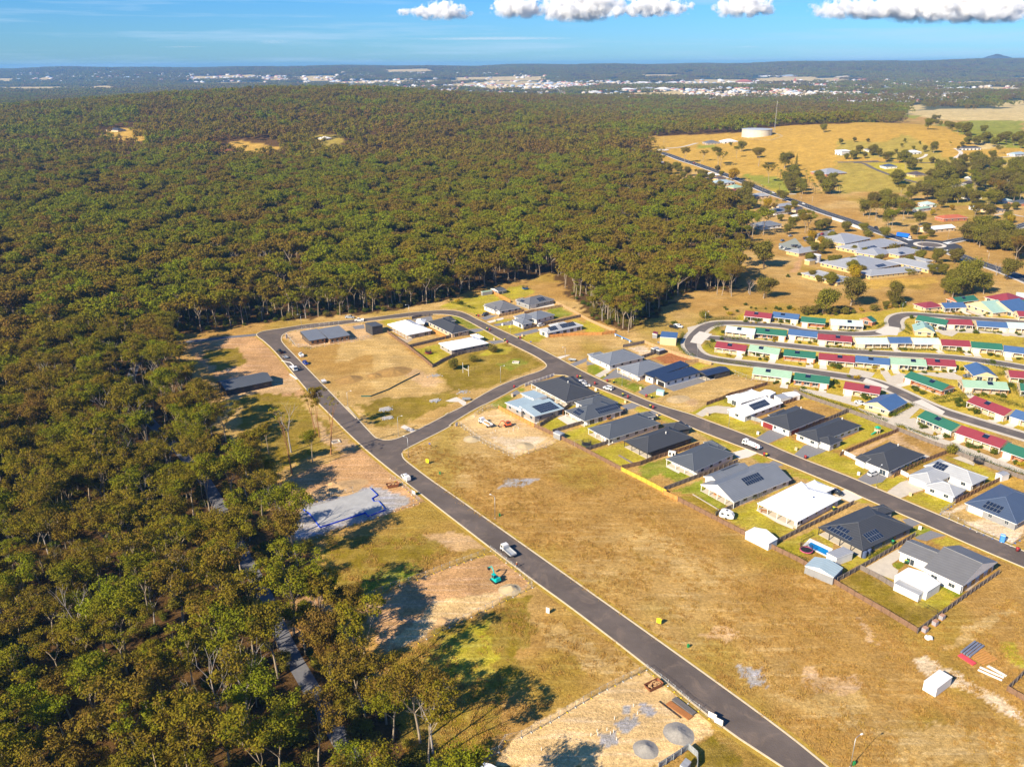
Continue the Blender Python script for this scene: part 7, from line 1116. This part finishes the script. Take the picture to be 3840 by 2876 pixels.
# heaps of sand and soil: real mounds
def heap(label,r,x,y,rad,h,m,seed=0,st=1.):
    p=at(r,x,y); n=34; b=MB(); rg=[]
    for i in range(15):
        t=i/14; row=[]
        for k_ in range(n):
            a=6.283*k_/n; ca,sa=math.cos(a),math.sin(a); ed=1+.3*(float(fbm(np.array(ca*1.3+seed*5.),np.array(sa*1.3),seed,3))-.5); rr=rad*t*ed
            sx=rr*ca-rad*.12*(1-t)*math.cos(seed); u=t; z=h*.62*(math.exp(-(u*1.75)**2)-math.exp(-3.06))*1.05+h*.3*(float(fbm(np.array(rr*ca*.8+9*seed),np.array(rr*sa*.8),seed+3,3))-.5)*(1-u)
            row.append((sx*st,rr*sa,z-.03*t))
        rg.append(row)
    for A_,B_ in zip(rg,rg[1:]):
        for k_ in range(n): b.face([A_[k_],B_[k_],B_[(k_+1)%n],A_[(k_+1)%n]])
    o=b.build('soil_heap',m,None,(p.x,p.y,0),.6,smooth=True); tag(o,label,'heap','heaps of soil and gravel'); return o
gh=mat('gravel_heap',(.30,.28,.25),.95,0,2,.2,.5,8); sh_=mat('soil_heap',(.52,.33,.15),.95,0,.8,.25,.6,5); gsd=mat('sand_heap',(.46,.36,.21),.95,0,1,.15,.3,8); grs=mat('grassy_heap',(.36,.21,.06),.95,0,1,.3,.8,5)
for a in (('biggest grey gravel heap on the sandy bottom site','L',1585,1010,3.6,1.9,gh,1),('smaller grey gravel heap on the sandy bottom site','L',1320,1130,3.0,1.5,gh,2),('sandy-grey heap beside the teal excavator','K',1725,400,3.2,1.7,gsd,3),('brown soil heap at the left mesh fence of the small site','G',190,820,3.6,1.4,gsd,4),('brown soil heap at the lower mesh fence of the small site','G',735,890,3.8,1.3,gsd,5),('long tan spoil bank behind the blue-edged slab','J',1060,1050,5.5,2.2,sh_,6,1.8),('lower left tan spoil heap behind the slab','J',830,1110,3.5,1.4,sh_,7,1.5),('small spoil heap above the long bank','J',960,1010,2.4,1.3,sh_,8),('small dark earth heap at the lower side of the excavator lot','K',1255,620,2.0,.6,sh_,9),
 ('grassed mound on the vacant block left','A',1960,1170,5.5,2.0,grs,10,1.3),('grassed mound on the vacant block right','B',210,1090,7,2.2,grs,11,1.4),('little grassed mound on the vacant block edge','B',20,1130,4.5,1.6,grs,12),('pale straw heap on the empty block','C',950,1370,4.5,1.0,mat('straw_heap',(.5,.36,.18),.95,0,1,.3,.6),13,1.4),('earth heap by the half-built corner house','A',470,1240,4,1.2,sh_,14,1.3)): heap(*a)
# slab with blue edge form
P=poly('J',[(655,1275),(860,1215),(1130,1140),(1350,1058),(1425,1130),(1365,1165),(1385,1195),(1435,1190),(1510,1280),(1325,1345),(1300,1310),(830,1462),(725,1325)]); c=sum(P,Vector())/len(P); root=emp('house_slab',(c.x,c.y,0),'new concrete house slab with blue edge forms in tree shade','slab'); b=MB(); b.prism([(p.x-c.x,p.y-c.y) for p in P],0,.35); b.build('slab',mat('slab_concrete',(.36,.36,.355),.85,0,.3,.2),root); b=MB()
for i,(a_,b_) in enumerate(zip(P,P[1:]+P[:1])):
    if i in(0,1,2): continue
    a_=a_-c;b_=b_-c; e=(b_-a_).normalized(); n_=Vector((-e.y,e.x,0))*.10; b.hexa([(a_-n_)[:2]+(0,),(b_-n_)[:2]+(0,),(b_+n_)[:2]+(0,),(a_+n_)[:2]+(0,),(a_-n_)[:2]+(.45,),(b_-n_)[:2]+(.45,),(b_+n_)[:2]+(.45,),(a_+n_)[:2]+(.45,)])
b.build('edge_form',mat('form_blue',(.01,.06,.55),.5),root)
# pvc stubs
for i,(r,x,y) in enumerate((('L',885,1028),('L',933,995),('L',940,1020),('L',1012,985),('L',1040,1015),('L',1065,1000),('L',1090,1060),('L',1072,895),('L',1255,855),('L',1222,795),('L',490,1142),('L',1528,1200),('G',390,765),('G',410,760),('G',435,740),('G',575,755),('G',620,740),('G',625,715),('G',660,700),('G',675,712),('G',640,690))): b=MB(); b.tube((0,0,0),(0,0,.9),.07,n=8); o=b.build('pipe_stub',WHITE(),None,at(r,x,y)); tag(o,'white plumbing pipe stub on the '+('sandy bottom site' if r=='L' else 'small excavator site'),'pipe','pipe stubs')
# signs and posts
def board(label,r,x,y,col,w_=1.2,h=1.3,rz=.6,z0=.9,name='sign_board'):
    simple(name,r,x,y,label,'sign',[('panel',mat('sign_'+label.split()[0],col,.5),lambda b:b.box(-w_/2,-.03,z0,w_/2,.03,z0+h)),('post',wood_m,lambda b:[b.box(s_*w_*.42-.04,.03,0,s_*w_*.42+.04,.1,z0+h*.9) for s_ in(-1,1)])],rz)
board('yellow sale board near the junction corner','J',1940,800,(.80,.75,.02),1.2,1.5,-.5,.5); board('yellow sale board by the long road on the golden field','L',1425,140,(.80,.75,.02),1.2,1.5,-.5,.5); board('yellow board on the lawn by the street lamp','B',1415,650,(.80,.75,.02),1.3,1.5,.3,.8); board('white board leaning on the left field by the long road','L',540,50,WC['white'],1,1.7,-.5,.1); board('white board on the mesh fence nearest the bottom','L',1900,945,WC['white'],2.0,1.5,-.68,.5); board('white board on the mesh fence left of the nearest one','L',1850,900,WC['white'],2.0,1.5,-.68,.5); board('white board on the slab site fence','J',1798,1125,WC['white'],1.8,1.3,-.75,.5); board('blue round-about direction sign on the empty block','B',1630,815,(.1,.15,.5),.7,.7,.3,1.6); board('white site sign at the small excavator site corner','G',35,690,WC['white'],1.6,1.8,1.0,.2); board('blue street name blade at the junction','J',1965,640,(.03,.08,.45),.7,.5,-.5,1.8); board('white site sign beside the corner bend','A',1312,745,WC['white'],1.6,2.2,1.3,.2); board('white name panel on the aged care courtyard','F',450,1045,WC['white'],8,2,-.2,.3)
for i,(r,x,y) in enumerate((('C',95,1285),('C',400,1410),('C',728,1550),('H',505,300),('H',178,170),('H',700,160),('H',1220,355),('H',1615,520),('B',1252,760),('B',1338,610),('B',1263,565),('B',1543,722),('I',495,775),('I',1030,990),('I',250,935),('G',1275,220),('C',558,1270),('C',195,1130),('M',1130,95),('B',1440,1340),('G',612,380))): simple('letterbox',r,x,y,'small block letterbox pillar at a driveway of the estate','letterbox',[('pillar',wmat(('white','cream','tan')[i%3]),lambda b:b.box(-.45,-.3,0,.45,.3,1.15)),('mail_slot',dark_m,lambda b:b.box(-.15,-.33,.7,.15,-.3,.8))],-.6,'letterbox pillars')
for r,x,y,lb in (('G',480,1615,'green service pillar beside the field street lamp'),('L',1660,320,'green service pillar by the long road kerb'),('N',1072,1055,'green service pillar at the bottom street lamp'),('J',2070,905,'green service pillar right of the yellow board'),('G',1075,15,'green service pillar')): 
    if r=='G' and y==15: continue
    simple('service_pillar',r,x,y,lb,'service pillar',[('body',mat('service_green',(.02,.25,.07),.5),lambda b:b.box(-.25,-.2,0,.25,.2,.85)),('cap',mat('service_green',(.02,.25,.07),.5),lambda b:b.box(-.3,-.25,.85,.3,.25,.95,0,None,.05,.05))],.3)
# concrete pits, rock aprons, pallets, stacks
for r,x,y,lb,rz in (('J',990,575,'open concrete drain pit near the tall bare tree',.5),('B',1475,995,'pale concrete drain pit in the park',-.2)): simple('drain_pit',r,x,y,lb,'drain pit',[('pit_wall',concw,lambda b:[b.box(-1.6,-1.2,0,1.6,-.95,.5),b.box(-1.6,.95,0,1.6,1.2,.5),b.box(-1.6,-.95,0,-1.35,.95,.5),b.box(1.35,-.95,0,1.6,.95,.5)]),('grate',dark_m,lambda b:b.box(-.6,-.5,.05,.6,.5,.2))],rz)
for i,(r,x,y,rx,lb) in enumerate((('J',1505,235,2.2,'rock apron with a concrete headwall in the gully'),('J',1530,330,2.0,'pale rock pile in the gully below the headwall'),('J',2020,150,2.0,'rock apron nearer the side street'),('B',650,1130,2.4,'grey rock pile at the corner of the trampoline yard'),('B',920,1300,3,'grey rock strip beside the side street'),('B',640,1395,2.2,'rock apron below the vacant block'),('B',130,1490,2.6,'rock apron left in the vacant block gully'),('B',150,1570,2.2,'lowest rock pile of the gully'))):
    g=random.Random(i); b=MB()
    for k_ in range(42): s_=g.uniform(.15,.42); b.blob((g.gauss(0,.5)*rx,g.gauss(0,.33)*rx,s_*.4),(s_,s_*.9,s_*.7),k_,.15,sub=1)
    root=emp('rock_apron',at(r,x,y),lb,'rocks','rock piles of the gully',.5); b.build('rocks',mat('grey_rock',(.33,.33,.34),.9,0,1.5,.3),root)
    if 'headwall' in lb or 'apron' in lb: h=MB(); h.box(-rx,.9,0,rx,1.15,.6); h.build('headwall',concw,root)
bp=mat('brick_pack_orange',(.42,.24,.16),.8,0,5,.3); gp=mat('brick_pack_grey',(.36,.34,.36),.8,0,5,.3)
for x,y,lb in ((1180,1155,'stack of roof tiles nearest the fence corner'),(1285,1085,'middle stack of roof tiles along the grey fence'),(1355,1025,'upper stack of roof tiles along the grey fence')): simple('tile_pallet','M',x,y,lb,'pallet',[('pallet',wood_m,lambda b:b.box(-.75,-.6,0,.75,.6,.14)),('tiles',gp,lambda b:[b.box(-.7,-.55,.16+.28*i,.7,.55,.40+.28*i) for i in range(4)]),('top_layer',bp,lambda b:b.box(-.68,-.53,1.28,.68,.53,1.36))],.6,'stacks of roof tiles')
simple('white_bulk_bag','M',1218,1235,'lumpy white bulk bag beside the fence corner','bag',[('bag',WHITE(),lambda b:b.blob((0,0,.55),(1.0,.8,.65),3,.16,sub=3,flat=.8)),('handle',WHITE(),lambda b:b.tube((-.3,0,1.1),(.3,0,1.3),.06,n=5))])
def stack(name,label,r,p0,p1,w_,n,m,z=.25,gap=.2,cat='stack'):
    A=at(r,*p0);B=at(r,*p1); L=(B-A).length; root=emp(name,A,label,cat,None,math.atan2((B-A).y,(B-A).x))
    b=MB()
    for i in range(n): y=-w_/2+w_*i/max(1,n-1); b.box(0,y-w_/n*(.5-gap),.08,L,y+w_/n*(.5-gap),z)
    b.build('bundle',m,root); b=MB(); b.box(L*.15,-w_/2,0,L*.2,w_/2,.08);b.box(L*.8,-w_/2,0,L*.85,w_/2,.08); b.build('bearer',wood_m,root); return root
stack('reinforcing_bundle','rust-brown bundle of reinforcing mesh on the sandy site','L',(1500,765),(1680,890),1.5,9,mat('rust_bar',(.36,.15,.05),.7),.3); stack('reinforcing_cage','grey tied reinforcing cages beside the rusty bundle','L',(1545,735),(1710,860),1.2,5,mat('grey_bar',(.14,.13,.13),.6),.5); stack('steel_lengths','dark steel lengths lying left of the reinforcing bundle','L',(1430,750),(1605,885),.4,3,dark_m,.12)
stack('steel_sheets','grey and blue roofing packs on the golden field','M',(1600,1400),(1745,1285),2.0,4,mat('pack_greyblue',(.16,.18,.24),.5),.5,.05); stack('red_steel_pack','red-topped steel batten pack on the golden field','M',(1540,1400),(1695,1500),1.2,5,mat('pack_red',(.55,.07,.09),.5),.45); stack('timber_mat','orange-brown sheets laid flat on the golden field','M',(1690,1440),(1840,1375),4.6,8,mat('sheet_orange',(.50,.24,.06),.8),.14,.02); stack('plasterboard_pack','white sheet packs lying below the orange sheets','M',(1740,1540),(1990,1650),1.3,2,WHITE(),.3,.1); stack('white_lengths','long white gutter lengths below the orange sheets','M',(1830,1510),(2025,1620),.7,3,WHITE(),.2)
stack('timber_stack','grey timber lengths on the charcoal house lawn','G',(1715,990),(1850,1070),.6,3,mat('fence_grey',fk['grey'],.9),.35); stack('timber_sleepers','pale sleeper edging on the light grey house lawn','H',(550,980),(820,1140),.35,1,mat('sleeper_grey',(.38,.34,.3),.9),.35); stack('white_timber','white lengths on the verge by the building site','A',(1345,1115),(1420,1170),.7,3,WHITE(),.3)
def table(label,r,x,y,m,rz):
    simple('picnic_table',r,x,y,label,'table',[('table_top',m,lambda b:b.box(-1.2,-.4,.7,1.2,.4,.76)),('bench',m,lambda b:b.box(-1.2,-.95,.42,1.2,-.65,.47)),('bench',m,lambda b:b.box(-1.2,.65,.42,1.2,.95,.47)),('leg',m,lambda b:[b.box(-.9,-.8,0,-.8,.8,.42),b.box(-.9,-.3,.42,-.8,.3,.7)]),('leg',m,lambda b:[b.box(.8,-.8,0,.9,.8,.42),b.box(.8,-.3,.42,.9,.3,.7)])],rz)
table('orange timber dining table on the gabled house patio','H',800,985,mat('orange_timber',(.60,.24,.05),.6),-.6); table('brown timber picnic table on the bright white house patio','H',1285,1160,wood_m,-.5)
for r,x,y,lb in (('I',548,1625,'left blue-grey rainwater tank against the pool house'),('I',592,1600,'right blue-grey rainwater tank against the pool house')): simple('rainwater_tank',r,x,y,lb,'water tank',[('tank_body',mat('tank_bluegrey',(.08,.11,.20),.5),lambda b:b.tube((0,0,0),(0,0,2.1),.75,n=16)),('tank_lid',mat('tank_bluegrey',(.08,.11,.20),.5),lambda b:b.tube((0,0,2.1),(0,0,2.25),.76,.3,n=16))])
for r,x,y,lb,rz in (('H',330,580,'white air-conditioning cabinet beside the steel-grey house fence',-.4),('G',1600,835,'white cabinet at the corner of the charcoal house',.5),('B',555,705,'white outdoor unit behind the first white hip house',.3),('B',850,885,'white framed doors at the corner of the long white house',.3),('H',1640,1290,'white outdoor cabinet at the bright white house corner',.5),('I',1755,880,'white water tank panel beside the courtyard house',.5),('I',1120,630,'white cabinet behind the tiled four-wheel-drive house',.4)): simple('outdoor_cabinet',r,x,y,lb,'cabinet',[('case',WHITE(),lambda b:b.box(-1.3,-.5,.05,1.3,.5,2.0)),('vent',dark_m,lambda b:[b.box(-1.0,-.55,.5,-.3,-.5,1.6),b.box(.3,-.55,.5,1.0,-.5,1.6)])],rz)
# pool fence, blue pipe, green hose
def rail(label,r,pts,h,m,name='pool_fence',posts=True):
    Q=poly(r,pts); o=Q[0]; root=emp(name,o,label,'fence'); b=MB(); 
    for a_,b_ in zip(Q,Q[1:]):
        a_=a_-o;b_=b_-o; b.tube(a_+Vector((0,0,h)),b_+Vector((0,0,h)),.03,n=4); b.tube(a_+Vector((0,0,.1)),b_+Vector((0,0,.1)),.03,n=4); n=max(2,int((b_-a_).length/.25))
        for i in range(n+1): q=a_.lerp(b_,i/n); b.tube(q+Vector((0,0,.1)),q+Vector((0,0,h)),.014,n=3)
    b.build('railing',m,root); p=MB(); p.box(-.04,-.04,0,.04,.04,h+.08); pm_=mesh_of(p,'post',m,False)
    for q in Q: obj_at('post',pm_,root,q-o)
rail('black pool fence beside the pink trampoline','H',[(1660,1505),(1665,1470),(1790,1405)],1.3,dark_m); rail('glass and steel pool fence at the plunge pool','G',[(700,600),(730,580),(880,640),(885,670)],1.2,metal_m); rail('low black wire fence in the lower yard','M',[(1110,860),(1210,910),(1310,965)],1.0,dark_m,'wire_fence'); rail('red verandah railing of the tiled house','I',[(-160,405),(10,465),(35,435)],.9,mat('rail_red',(.45,.08,.04),.6),'railing'); rail('wire fence on the high side of the tank hill','U',[(780,75),(850,100),(780,125),(640,118)],1.6,metal_m,'wire_fence')
A=at('C',290,695,1.2);B=at('C',462,772,1.2); root=emp('water_pipe',A,'blue water main carried on white piers across the creek','pipe'); b=MB(); b.tube((0,0,0),B-A,.22,n=8); b.build('pipe',mat('pipe_blue',(.05,.22,.55),.5),root)
for t in(.05,.45,.9): q=(B-A)*t; b=MB(); b.box(q.x-.3,q.y-.3,-1.3,q.x+.3,q.y+.3,.1); b.build('pier',WHITE(),root)
A=poly('J',[(1255,105),(1350,105),(1560,0),(1560,-5)]); P=A[:2]+poly('B',[(-20,1345),(150,1280),(300,1200),(480,1110)]); root=emp('drain_mesh_roll',P[0],'dark green silt fence snaking over the vacant block','silt fence'); b=MB()
for a_,b_ in zip(P,P[1:]): b.hexa([tuple(a_-P[0]),tuple(b_-P[0]),tuple(b_-P[0]+Vector((.05,.05,0))),tuple(a_-P[0]+Vector((.05,.05,0))),tuple(a_-P[0]+Vector((0,0,.6))),tuple(b_-P[0]+Vector((0,0,.6))),tuple(b_-P[0]+Vector((.05,.05,.6))),tuple(a_-P[0]+Vector((.05,.05,.6)))])
b.build('silt_mesh',mat('silt_green',(.02,.10,.08),.8),root)
# ---------------- grass tufts (uncountable) on the near fields
tuf=[]
for s_ in range(4):
    g=np.random.default_rng(400+s_); V=[];F=[]
    for i in range(26):
        x,y=g.normal(0,.42,2); h=g.uniform(.16,.42); a=g.uniform(0,6.28); dx,dy=math.cos(a)*.09,math.sin(a)*.09; lx,ly=g.normal(0,.16,2); k_=len(V); V+=[(x-dx,y-dy,0),(x+dx,y+dy,0),(x+lx,y+ly,h)]; F.append((k_,k_+1,k_+2))
    me=bpy.data.meshes.new('tuft'); me.from_pydata(V,[],F); a=me.attributes.new('tone','FLOAT','POINT'); a.data.foreach_set('value',g.random(len(V)).astype(np.float32)); tuf.append(me)
TUFM=leaf_mat('dry_grass_blades',(.42,.23,.055),(.50,.31,.085),(.44,.30,.06),.35)
for me in tuf: me.materials.append(TUFM)
cT=proto_coll('grass_tuft',tuf)
fieldA=poly('G',[(60,1000),(330,900),(640,1010),(1100,870),(1740,1180),(2209,1430),(2209,1657)])+poly('M',[(0,560),(1090,1200),(2209,760),(2209,1657)])+poly('N',[(2212,1070),(940,1070),(620,830),(0,380)])+poly('J',[(2209,1150),(1700,720),(1720,650),(2209,430)])
xs=rng.uniform(-60,330,150000); ys=rng.uniform(75,330,150000); f1=[(p.x,p.y) for p in fieldA]; m=inpoly(xs,ys,f1)
for q in [poly(*a) for a in (('K',[(900,880),(1800,460),(1892,700),(1892,1330),(1400,1657),(1000,1657)]),('K',[(430,20),(1130,0),(1380,150),(1060,300),(640,480),(500,300)]),('J',[(0,80),(560,90),(900,420),(880,640),(400,900),(0,1000)]),('L',[(0,0),(700,0),(1300,450),(500,850),(0,1150)]))]: m|=inpoly(xs,ys,[(p.x,p.y) for p in q])
n4=fbm(xs/7,ys/7,91,4); m&=(rng.random(len(xs))<np.clip((n4-.3)*1.4,0,.55)); xs,ys=xs[m],ys[m]
scatter_object('dry_grass',xs,ys,np.zeros(len(xs)),rng.uniform(.5,1.3,len(xs)),rng.integers(0,4,len(xs)),cT,'tussocks of dry golden grass over the vacant fields','grass')
# ---------------- distant town
tm={}
for nm,c in (('white',(.75,.74,.72)),('cream',(.62,.55,.42)),('red',(.40,.14,.09)),('grey',(.35,.37,.40)),('pale blue',(.40,.50,.60))):
    b=MB(); b.box(-7,-5,-.5,7,5,3.4); wl=mesh_of(b,'wall',mat('town_wall_'+nm,(.6,.5,.4) if nm!='white' else (.7,.68,.65),.8),False); b=MB(); roof_rect(b,lambda p:(p[0]-7.6,p[1]-5.6,p[2]),15.2,11.2,'hip',3.5,.42,.2); rf=mesh_of(b,'roof',mat('town_roof_'+nm,c,.6),False); tm[nm]=(wl,rf)
def townhouse(r,x,y,nm,sc,label,name='town_building',rz=None):
    p=at(r,x,y); o=emp(name,p,label,'building','buildings of the distant town',random.choice((.3,.35,1.87,-.2)) if rz is None else rz); o.scale=sc
    for n_,me in zip(('wall','roof'),tm[nm]): q=bpy.data.objects.new(n_,me); COL.objects.link(q); q.parent=o
for i in range(252):
    q=i%9
    if q<5: r='Z'; x=random.uniform(20,1850); y=random.uniform(545,640)+max(0,(x-700))*.03-(15 if x<500 else 0)
    elif q<7: r='Y'; x=random.uniform(0,1700); y=random.uniform(535,605)
    elif q<8: r='Z'; x=random.uniform(60,480); y=random.uniform(640,680)
    else: r='Y'; x=random.uniform(1350,2212); y=random.uniform(530,600)
    nm=random.choice(('white','white','cream','red','grey','white','pale blue')); d=at(r,x,y).y; s_=1.15+max(0,(d-2500)/5000); townhouse(r,x,y,nm,(s_,s_,s_*1.25),'small %s-roofed building in the distant town'%nm)
for r,x,y,nm,sc,lb in (('Y',1470,602,'white',(6,3,2.2),'long white industrial shed left of the town centre'),('Y',1580,600,'white',(6,3.4,2.2),'long white industrial shed beside the first'),('Y',1640,605,'white',(4,3,2),'white shed at the right end of the industrial row'),('Y',1850,590,'white',(6,4,2.5),'broad white shed of the town centre'),('Y',1990,585,'grey',(7,4,2.5),'broad grey shed of the town centre'),('Y',2080,590,'white',(5,3,3),'white shed beside the green sign block'),('Y',1950,545,'white',(9,4,2.6),'wide white warehouse behind the town centre'),('Y',2150,545,'white',(8,4,2.6),'second wide white warehouse behind the town centre'),('Y',770,538,'white',(6,4,2.2),'white warehouse alone left of the town'),('Y',1770,690,'pale blue',(5,2.6,2),'teal-blue long shed nearer than the town'),('Y',1830,690,'white',(3,2,1.8),'white office at the end of the teal shed'),('Y',900,648,'white',(2.4,1.6,1.2),'white house at the forest edge below the town'),('Y',805,648,'white',(2,1.5,1.1),'smaller white house at the forest edge'),
 ('Z',395,552,'red',(7,4,6),'big red-brick church-like block on the town skyline'),('Z',335,553,'cream',(6,4,4),'cream civic block beside the red-brick one'),('Z',455,553,'white',(6,3,3),'white hall right of the red-brick block'),('Z',725,552,'red',(1.2,1.2,7),'slim red spire in the town'),('Z',1180,668,'white',(7,3,1.8),'long white school building at the front of the town'),('Z',1110,672,'white',(5,3,1.8),'left wing of white school buildings'),('Z',1240,675,'grey',(5,3,1.8),'grey-roofed school hall at the front of the town'),('Z',160,668,'white',(5,3,1.8),'white motel block behind the gum belt'),('Z',560,502,'white',(12,5,2.6),'white works on the far side of the town'),('Z',690,500,'pale blue',(9,5,3),'pale works buildings right of the far ones'),('Z',1030,505,'cream',(7,4,2),'cream buildings on the far bare rise'),('T',640,535,'white',(9,5,2.4),'white buildings on the left plain'),('T',700,540,'white',(7,4,2),'second white building on the left plain'),('T',830,510,'pale blue',(6,4,3),'pale building in the left distance'),
 ('T',1000,622,'white',(2.2,1.8,1.3),'first house of the new estate row behind the ridge'),('T',1040,618,'cream',(2.2,1.8,1.3),'second house of the new estate row behind the ridge'),('T',1080,614,'white',(2.2,1.8,1.3),'third house of the new estate row behind the ridge'),('T',1120,611,'cream',(2.2,1.8,1.3),'fourth house of the new estate row behind the ridge'),('T',1150,608,'white',(2.2,1.8,1.3),'fifth house of the new estate row behind the ridge')): townhouse(r,x,y,nm,sc,lb,rz=.1)
tj=[joined('town_unit',[(tm[k][0],(0,0,0),1,0),(tm[k][1],(0,0,0),1,0)]) for k in tm]; cTn=proto_coll('town_unit',tj); g=np.random.default_rng(5); px_=[];py_=[]
for (r,x0,x1,y0,y1,n_) in (('Z',0,1900,515,660,620),('Z',600,1500,600,690,150),('Y',-50,1700,515,620,260),('Y',1300,2212,520,610,200),('Y',0,1500,470,520,60),('T',100,1280,470,545,150),('T',1200,2212,480,560,130),('Y',0,1000,560,640,90),('Y',900,1900,600,670,80),('Z',0,500,620,690,110),('Z',1300,2212,530,640,150)):
    for _ in range(n_): p=at(r,g.uniform(x0,x1),g.triangular(y0,(y0+y1)/2,y1)); px_.append(p.x);py_.append(p.y)
px_=np.array(px_);py_=np.array(py_); scatter_object('town',px_,py_,height(px_,py_)+1,1.2+np.maximum(0,(py_-2500)/4500),g.integers(0,5,len(px_)),cTn,'countless small roofs of the distant town','town')
sheet('lake',[p+Vector((0,0,1.5)) for p in poly('Y',[(275,500),(340,486),(490,488),(400,497),(350,508)])],0,mat('lake_water',(.03,.16,.38),.2))
# far mountain and sea ridge
def hill_mesh(name,cx,cy,w_,h,seed):
    n=40; X,Y=np.meshgrid(np.linspace(-1,1,n),np.linspace(-1,1,n)); r=np.hypot(X,Y); Z=h*np.clip(1-r,0,1)**1.3*(.8+.4*fbm(X*3+seed,Y*3,seed,4))-12; struct(grid_mesh(name,cx+X*w_,cy+Y*w_*.6,Z,None,mat('far_mountain',(.07,.10,.14),.95,0,.002,.2)))
hill_mesh('hills',30000*.548,30000,1500,420,3); hill_mesh('hills.001',30000*.578,31000,1500,270,5)
# ---------------- clouds: real volumes of droplets with a noisy edge
cm=bpy.data.materials.new('cloud'); cm.use_nodes=True; n=cm.node_tree.nodes; l=cm.node_tree.links; n.remove(n['Principled BSDF']); pv=n.new('ShaderNodeVolumePrincipled'); pv.inputs['Color'].default_value=(1,1,1,1); pv.inputs['Anisotropy'].default_value=.0
tc=n.new('ShaderNodeTexCoord'); oi=n.new('ShaderNodeObjectInfo'); cb=n.new('ShaderNodeAttribute'); cb.attribute_type='OBJECT'; cb.attribute_name='aspect'
ln=n.new('ShaderNodeVectorMath'); ln.operation='LENGTH'; l.new(tc.outputs['Object'],ln.inputs[0])
vm=n.new('ShaderNodeVectorMath'); vm.operation='MULTIPLY'; l.new(tc.outputs['Object'],vm.inputs[0]); l.new(cb.outputs['Vector'],vm.inputs[1])
nz=n.new('ShaderNodeTexNoise'); nz.noise_dimensions='4D'; nz.inputs['Scale'].default_value=1.0; nz.inputs['Detail'].default_value=6; nz.inputs['Roughness'].default_value=.58; l.new(vm.outputs[0],nz.inputs['Vector']); mw=n.new('ShaderNodeMath'); mw.operation='MULTIPLY'; mw.inputs[1].default_value=90; l.new(oi.outputs['Random'],mw.inputs[0]); l.new(mw.outputs[0],nz.inputs['W'])
def M(op,a,b_,c=None):
    q=n.new('ShaderNodeMath'); q.operation=op
    for i,v in enumerate((a,b_,c)):
        if v is None: continue
        if isinstance(v,(int,float)): q.inputs[i].default_value=v
        else: l.new(v,q.inputs[i])
    return q.outputs[0]
sp=n.new('ShaderNodeSeparateXYZ'); l.new(tc.outputs['Object'],sp.inputs[0])
th=n.new('ShaderNodeAttribute'); th.attribute_type='OBJECT'; th.attribute_name='thick'
d0=M('SUBTRACT',1.0,ln.outputs['Value']); d1=M('MULTIPLY_ADD',M('SUBTRACT',nz.outputs['Fac'],.5),4.0,M('SUBTRACT',d0,.30)); base=n.new('ShaderNodeMapRange'); base.inputs[1].default_value=-.80; base.inputs[2].default_value=-.35; l.new(sp.outputs['Z'],base.inputs[0])
edge=n.new('ShaderNodeMapRange'); edge.inputs[1].default_value=.0; edge.inputs[2].default_value=.22; l.new(d1,edge.inputs[0]); shell=n.new('ShaderNodeMapRange'); shell.inputs[1].default_value=0; shell.inputs[2].default_value=.12; l.new(d0,shell.inputs[0])
l.new(M('MULTIPLY',M('MULTIPLY',M('MULTIPLY',edge.outputs[0],base.outputs[0]),shell.outputs[0]),M('MULTIPLY',.022,th.outputs['Fac'])),pv.inputs['Density']); l.new(pv.outputs[0],n['Material Output'].inputs['Volume'])
def cloud(label,r,x,y,w_,h,seed,D=14000.,nb=None):
    "w_, h in pixels of the photo; real size follows from the distance"
    p=px(r,x,y); d=ray(p); d=d/d[1]; c=Vector((d[0]*D,D,H+d[2]*D)); s=D/FPX; W=w_*s*.62; Hh=h*s*.75
    bm=bmesh.new(); bmesh.ops.create_icosphere(bm,subdivisions=3,radius=1.02); me=bpy.data.meshes.new('cloud'); bm.to_mesh(me); bm.free(); me.materials.append(cm); o=bpy.data.objects.new('cloud',me); COL.objects.link(o); o.location=c; o.scale=(W,max(Hh*1.6,W*.35),Hh); k=1.5/Hh; o['thick']=1.0 if D<20000 else .012; o['aspect']=(o.scale[0]*k,o.scale[1]*k,o.scale[2]*k); tag(o,label,'cloud','clouds')
for a in (('smallest puff cloud at the left end of the cloud row','Y',410,82,50,20,1),('elongated grey-based cloud second from the left','Y',650,78,185,50,2),('white cloud cut by the top edge left of the widest of the middle group','Y',1140,48,165,66,3),('widest cloud of the middle group','Y',1545,55,275,78,4),('flat cloud right of the widest middle one','Y',2010,55,260,52,5),('cloud with a tail between the middle group and the right bank','Z',400,50,190,60,6),('left part of the long cloud bank at the upper right','Z',1250,62,420,58,7),('right part of the long cloud bank at the upper right','Z',1850,55,560,86,8),('thin white cloud streak low in the middle sky','Y',980,252,520,9,9,45000.,40),('tiny low white cloud at the left','T',1765,273,110,12,10,45000.),('faint low puff right of centre','Z',420,305,80,7,11,45000.),('faint low puffs at the left','T',1180,306,160,5,12,45000.)): cloud(*a)
# ---------------- haze
b=MB(); b.box(-14500,-60,-26,14500,13600,172); hz_=b.build('haze',bpy.data.materials.new('haze_air')); m=hz_.data.materials[0]; m.use_nodes=True; n=m.node_tree.nodes; n.remove(n['Principled BSDF']); pv=n.new('ShaderNodeVolumePrincipled'); pv.inputs['Color'].default_value=(.20,.50,1.0,1); pv.inputs['Density'].default_value=.000062; pv.inputs['Anisotropy'].default_value=.1; m.node_tree.links.new(pv.outputs[0],n['Material Output'].inputs['Volume']); tag(hz_,'thin blue haze over the whole plain','haze',None,'stuff')
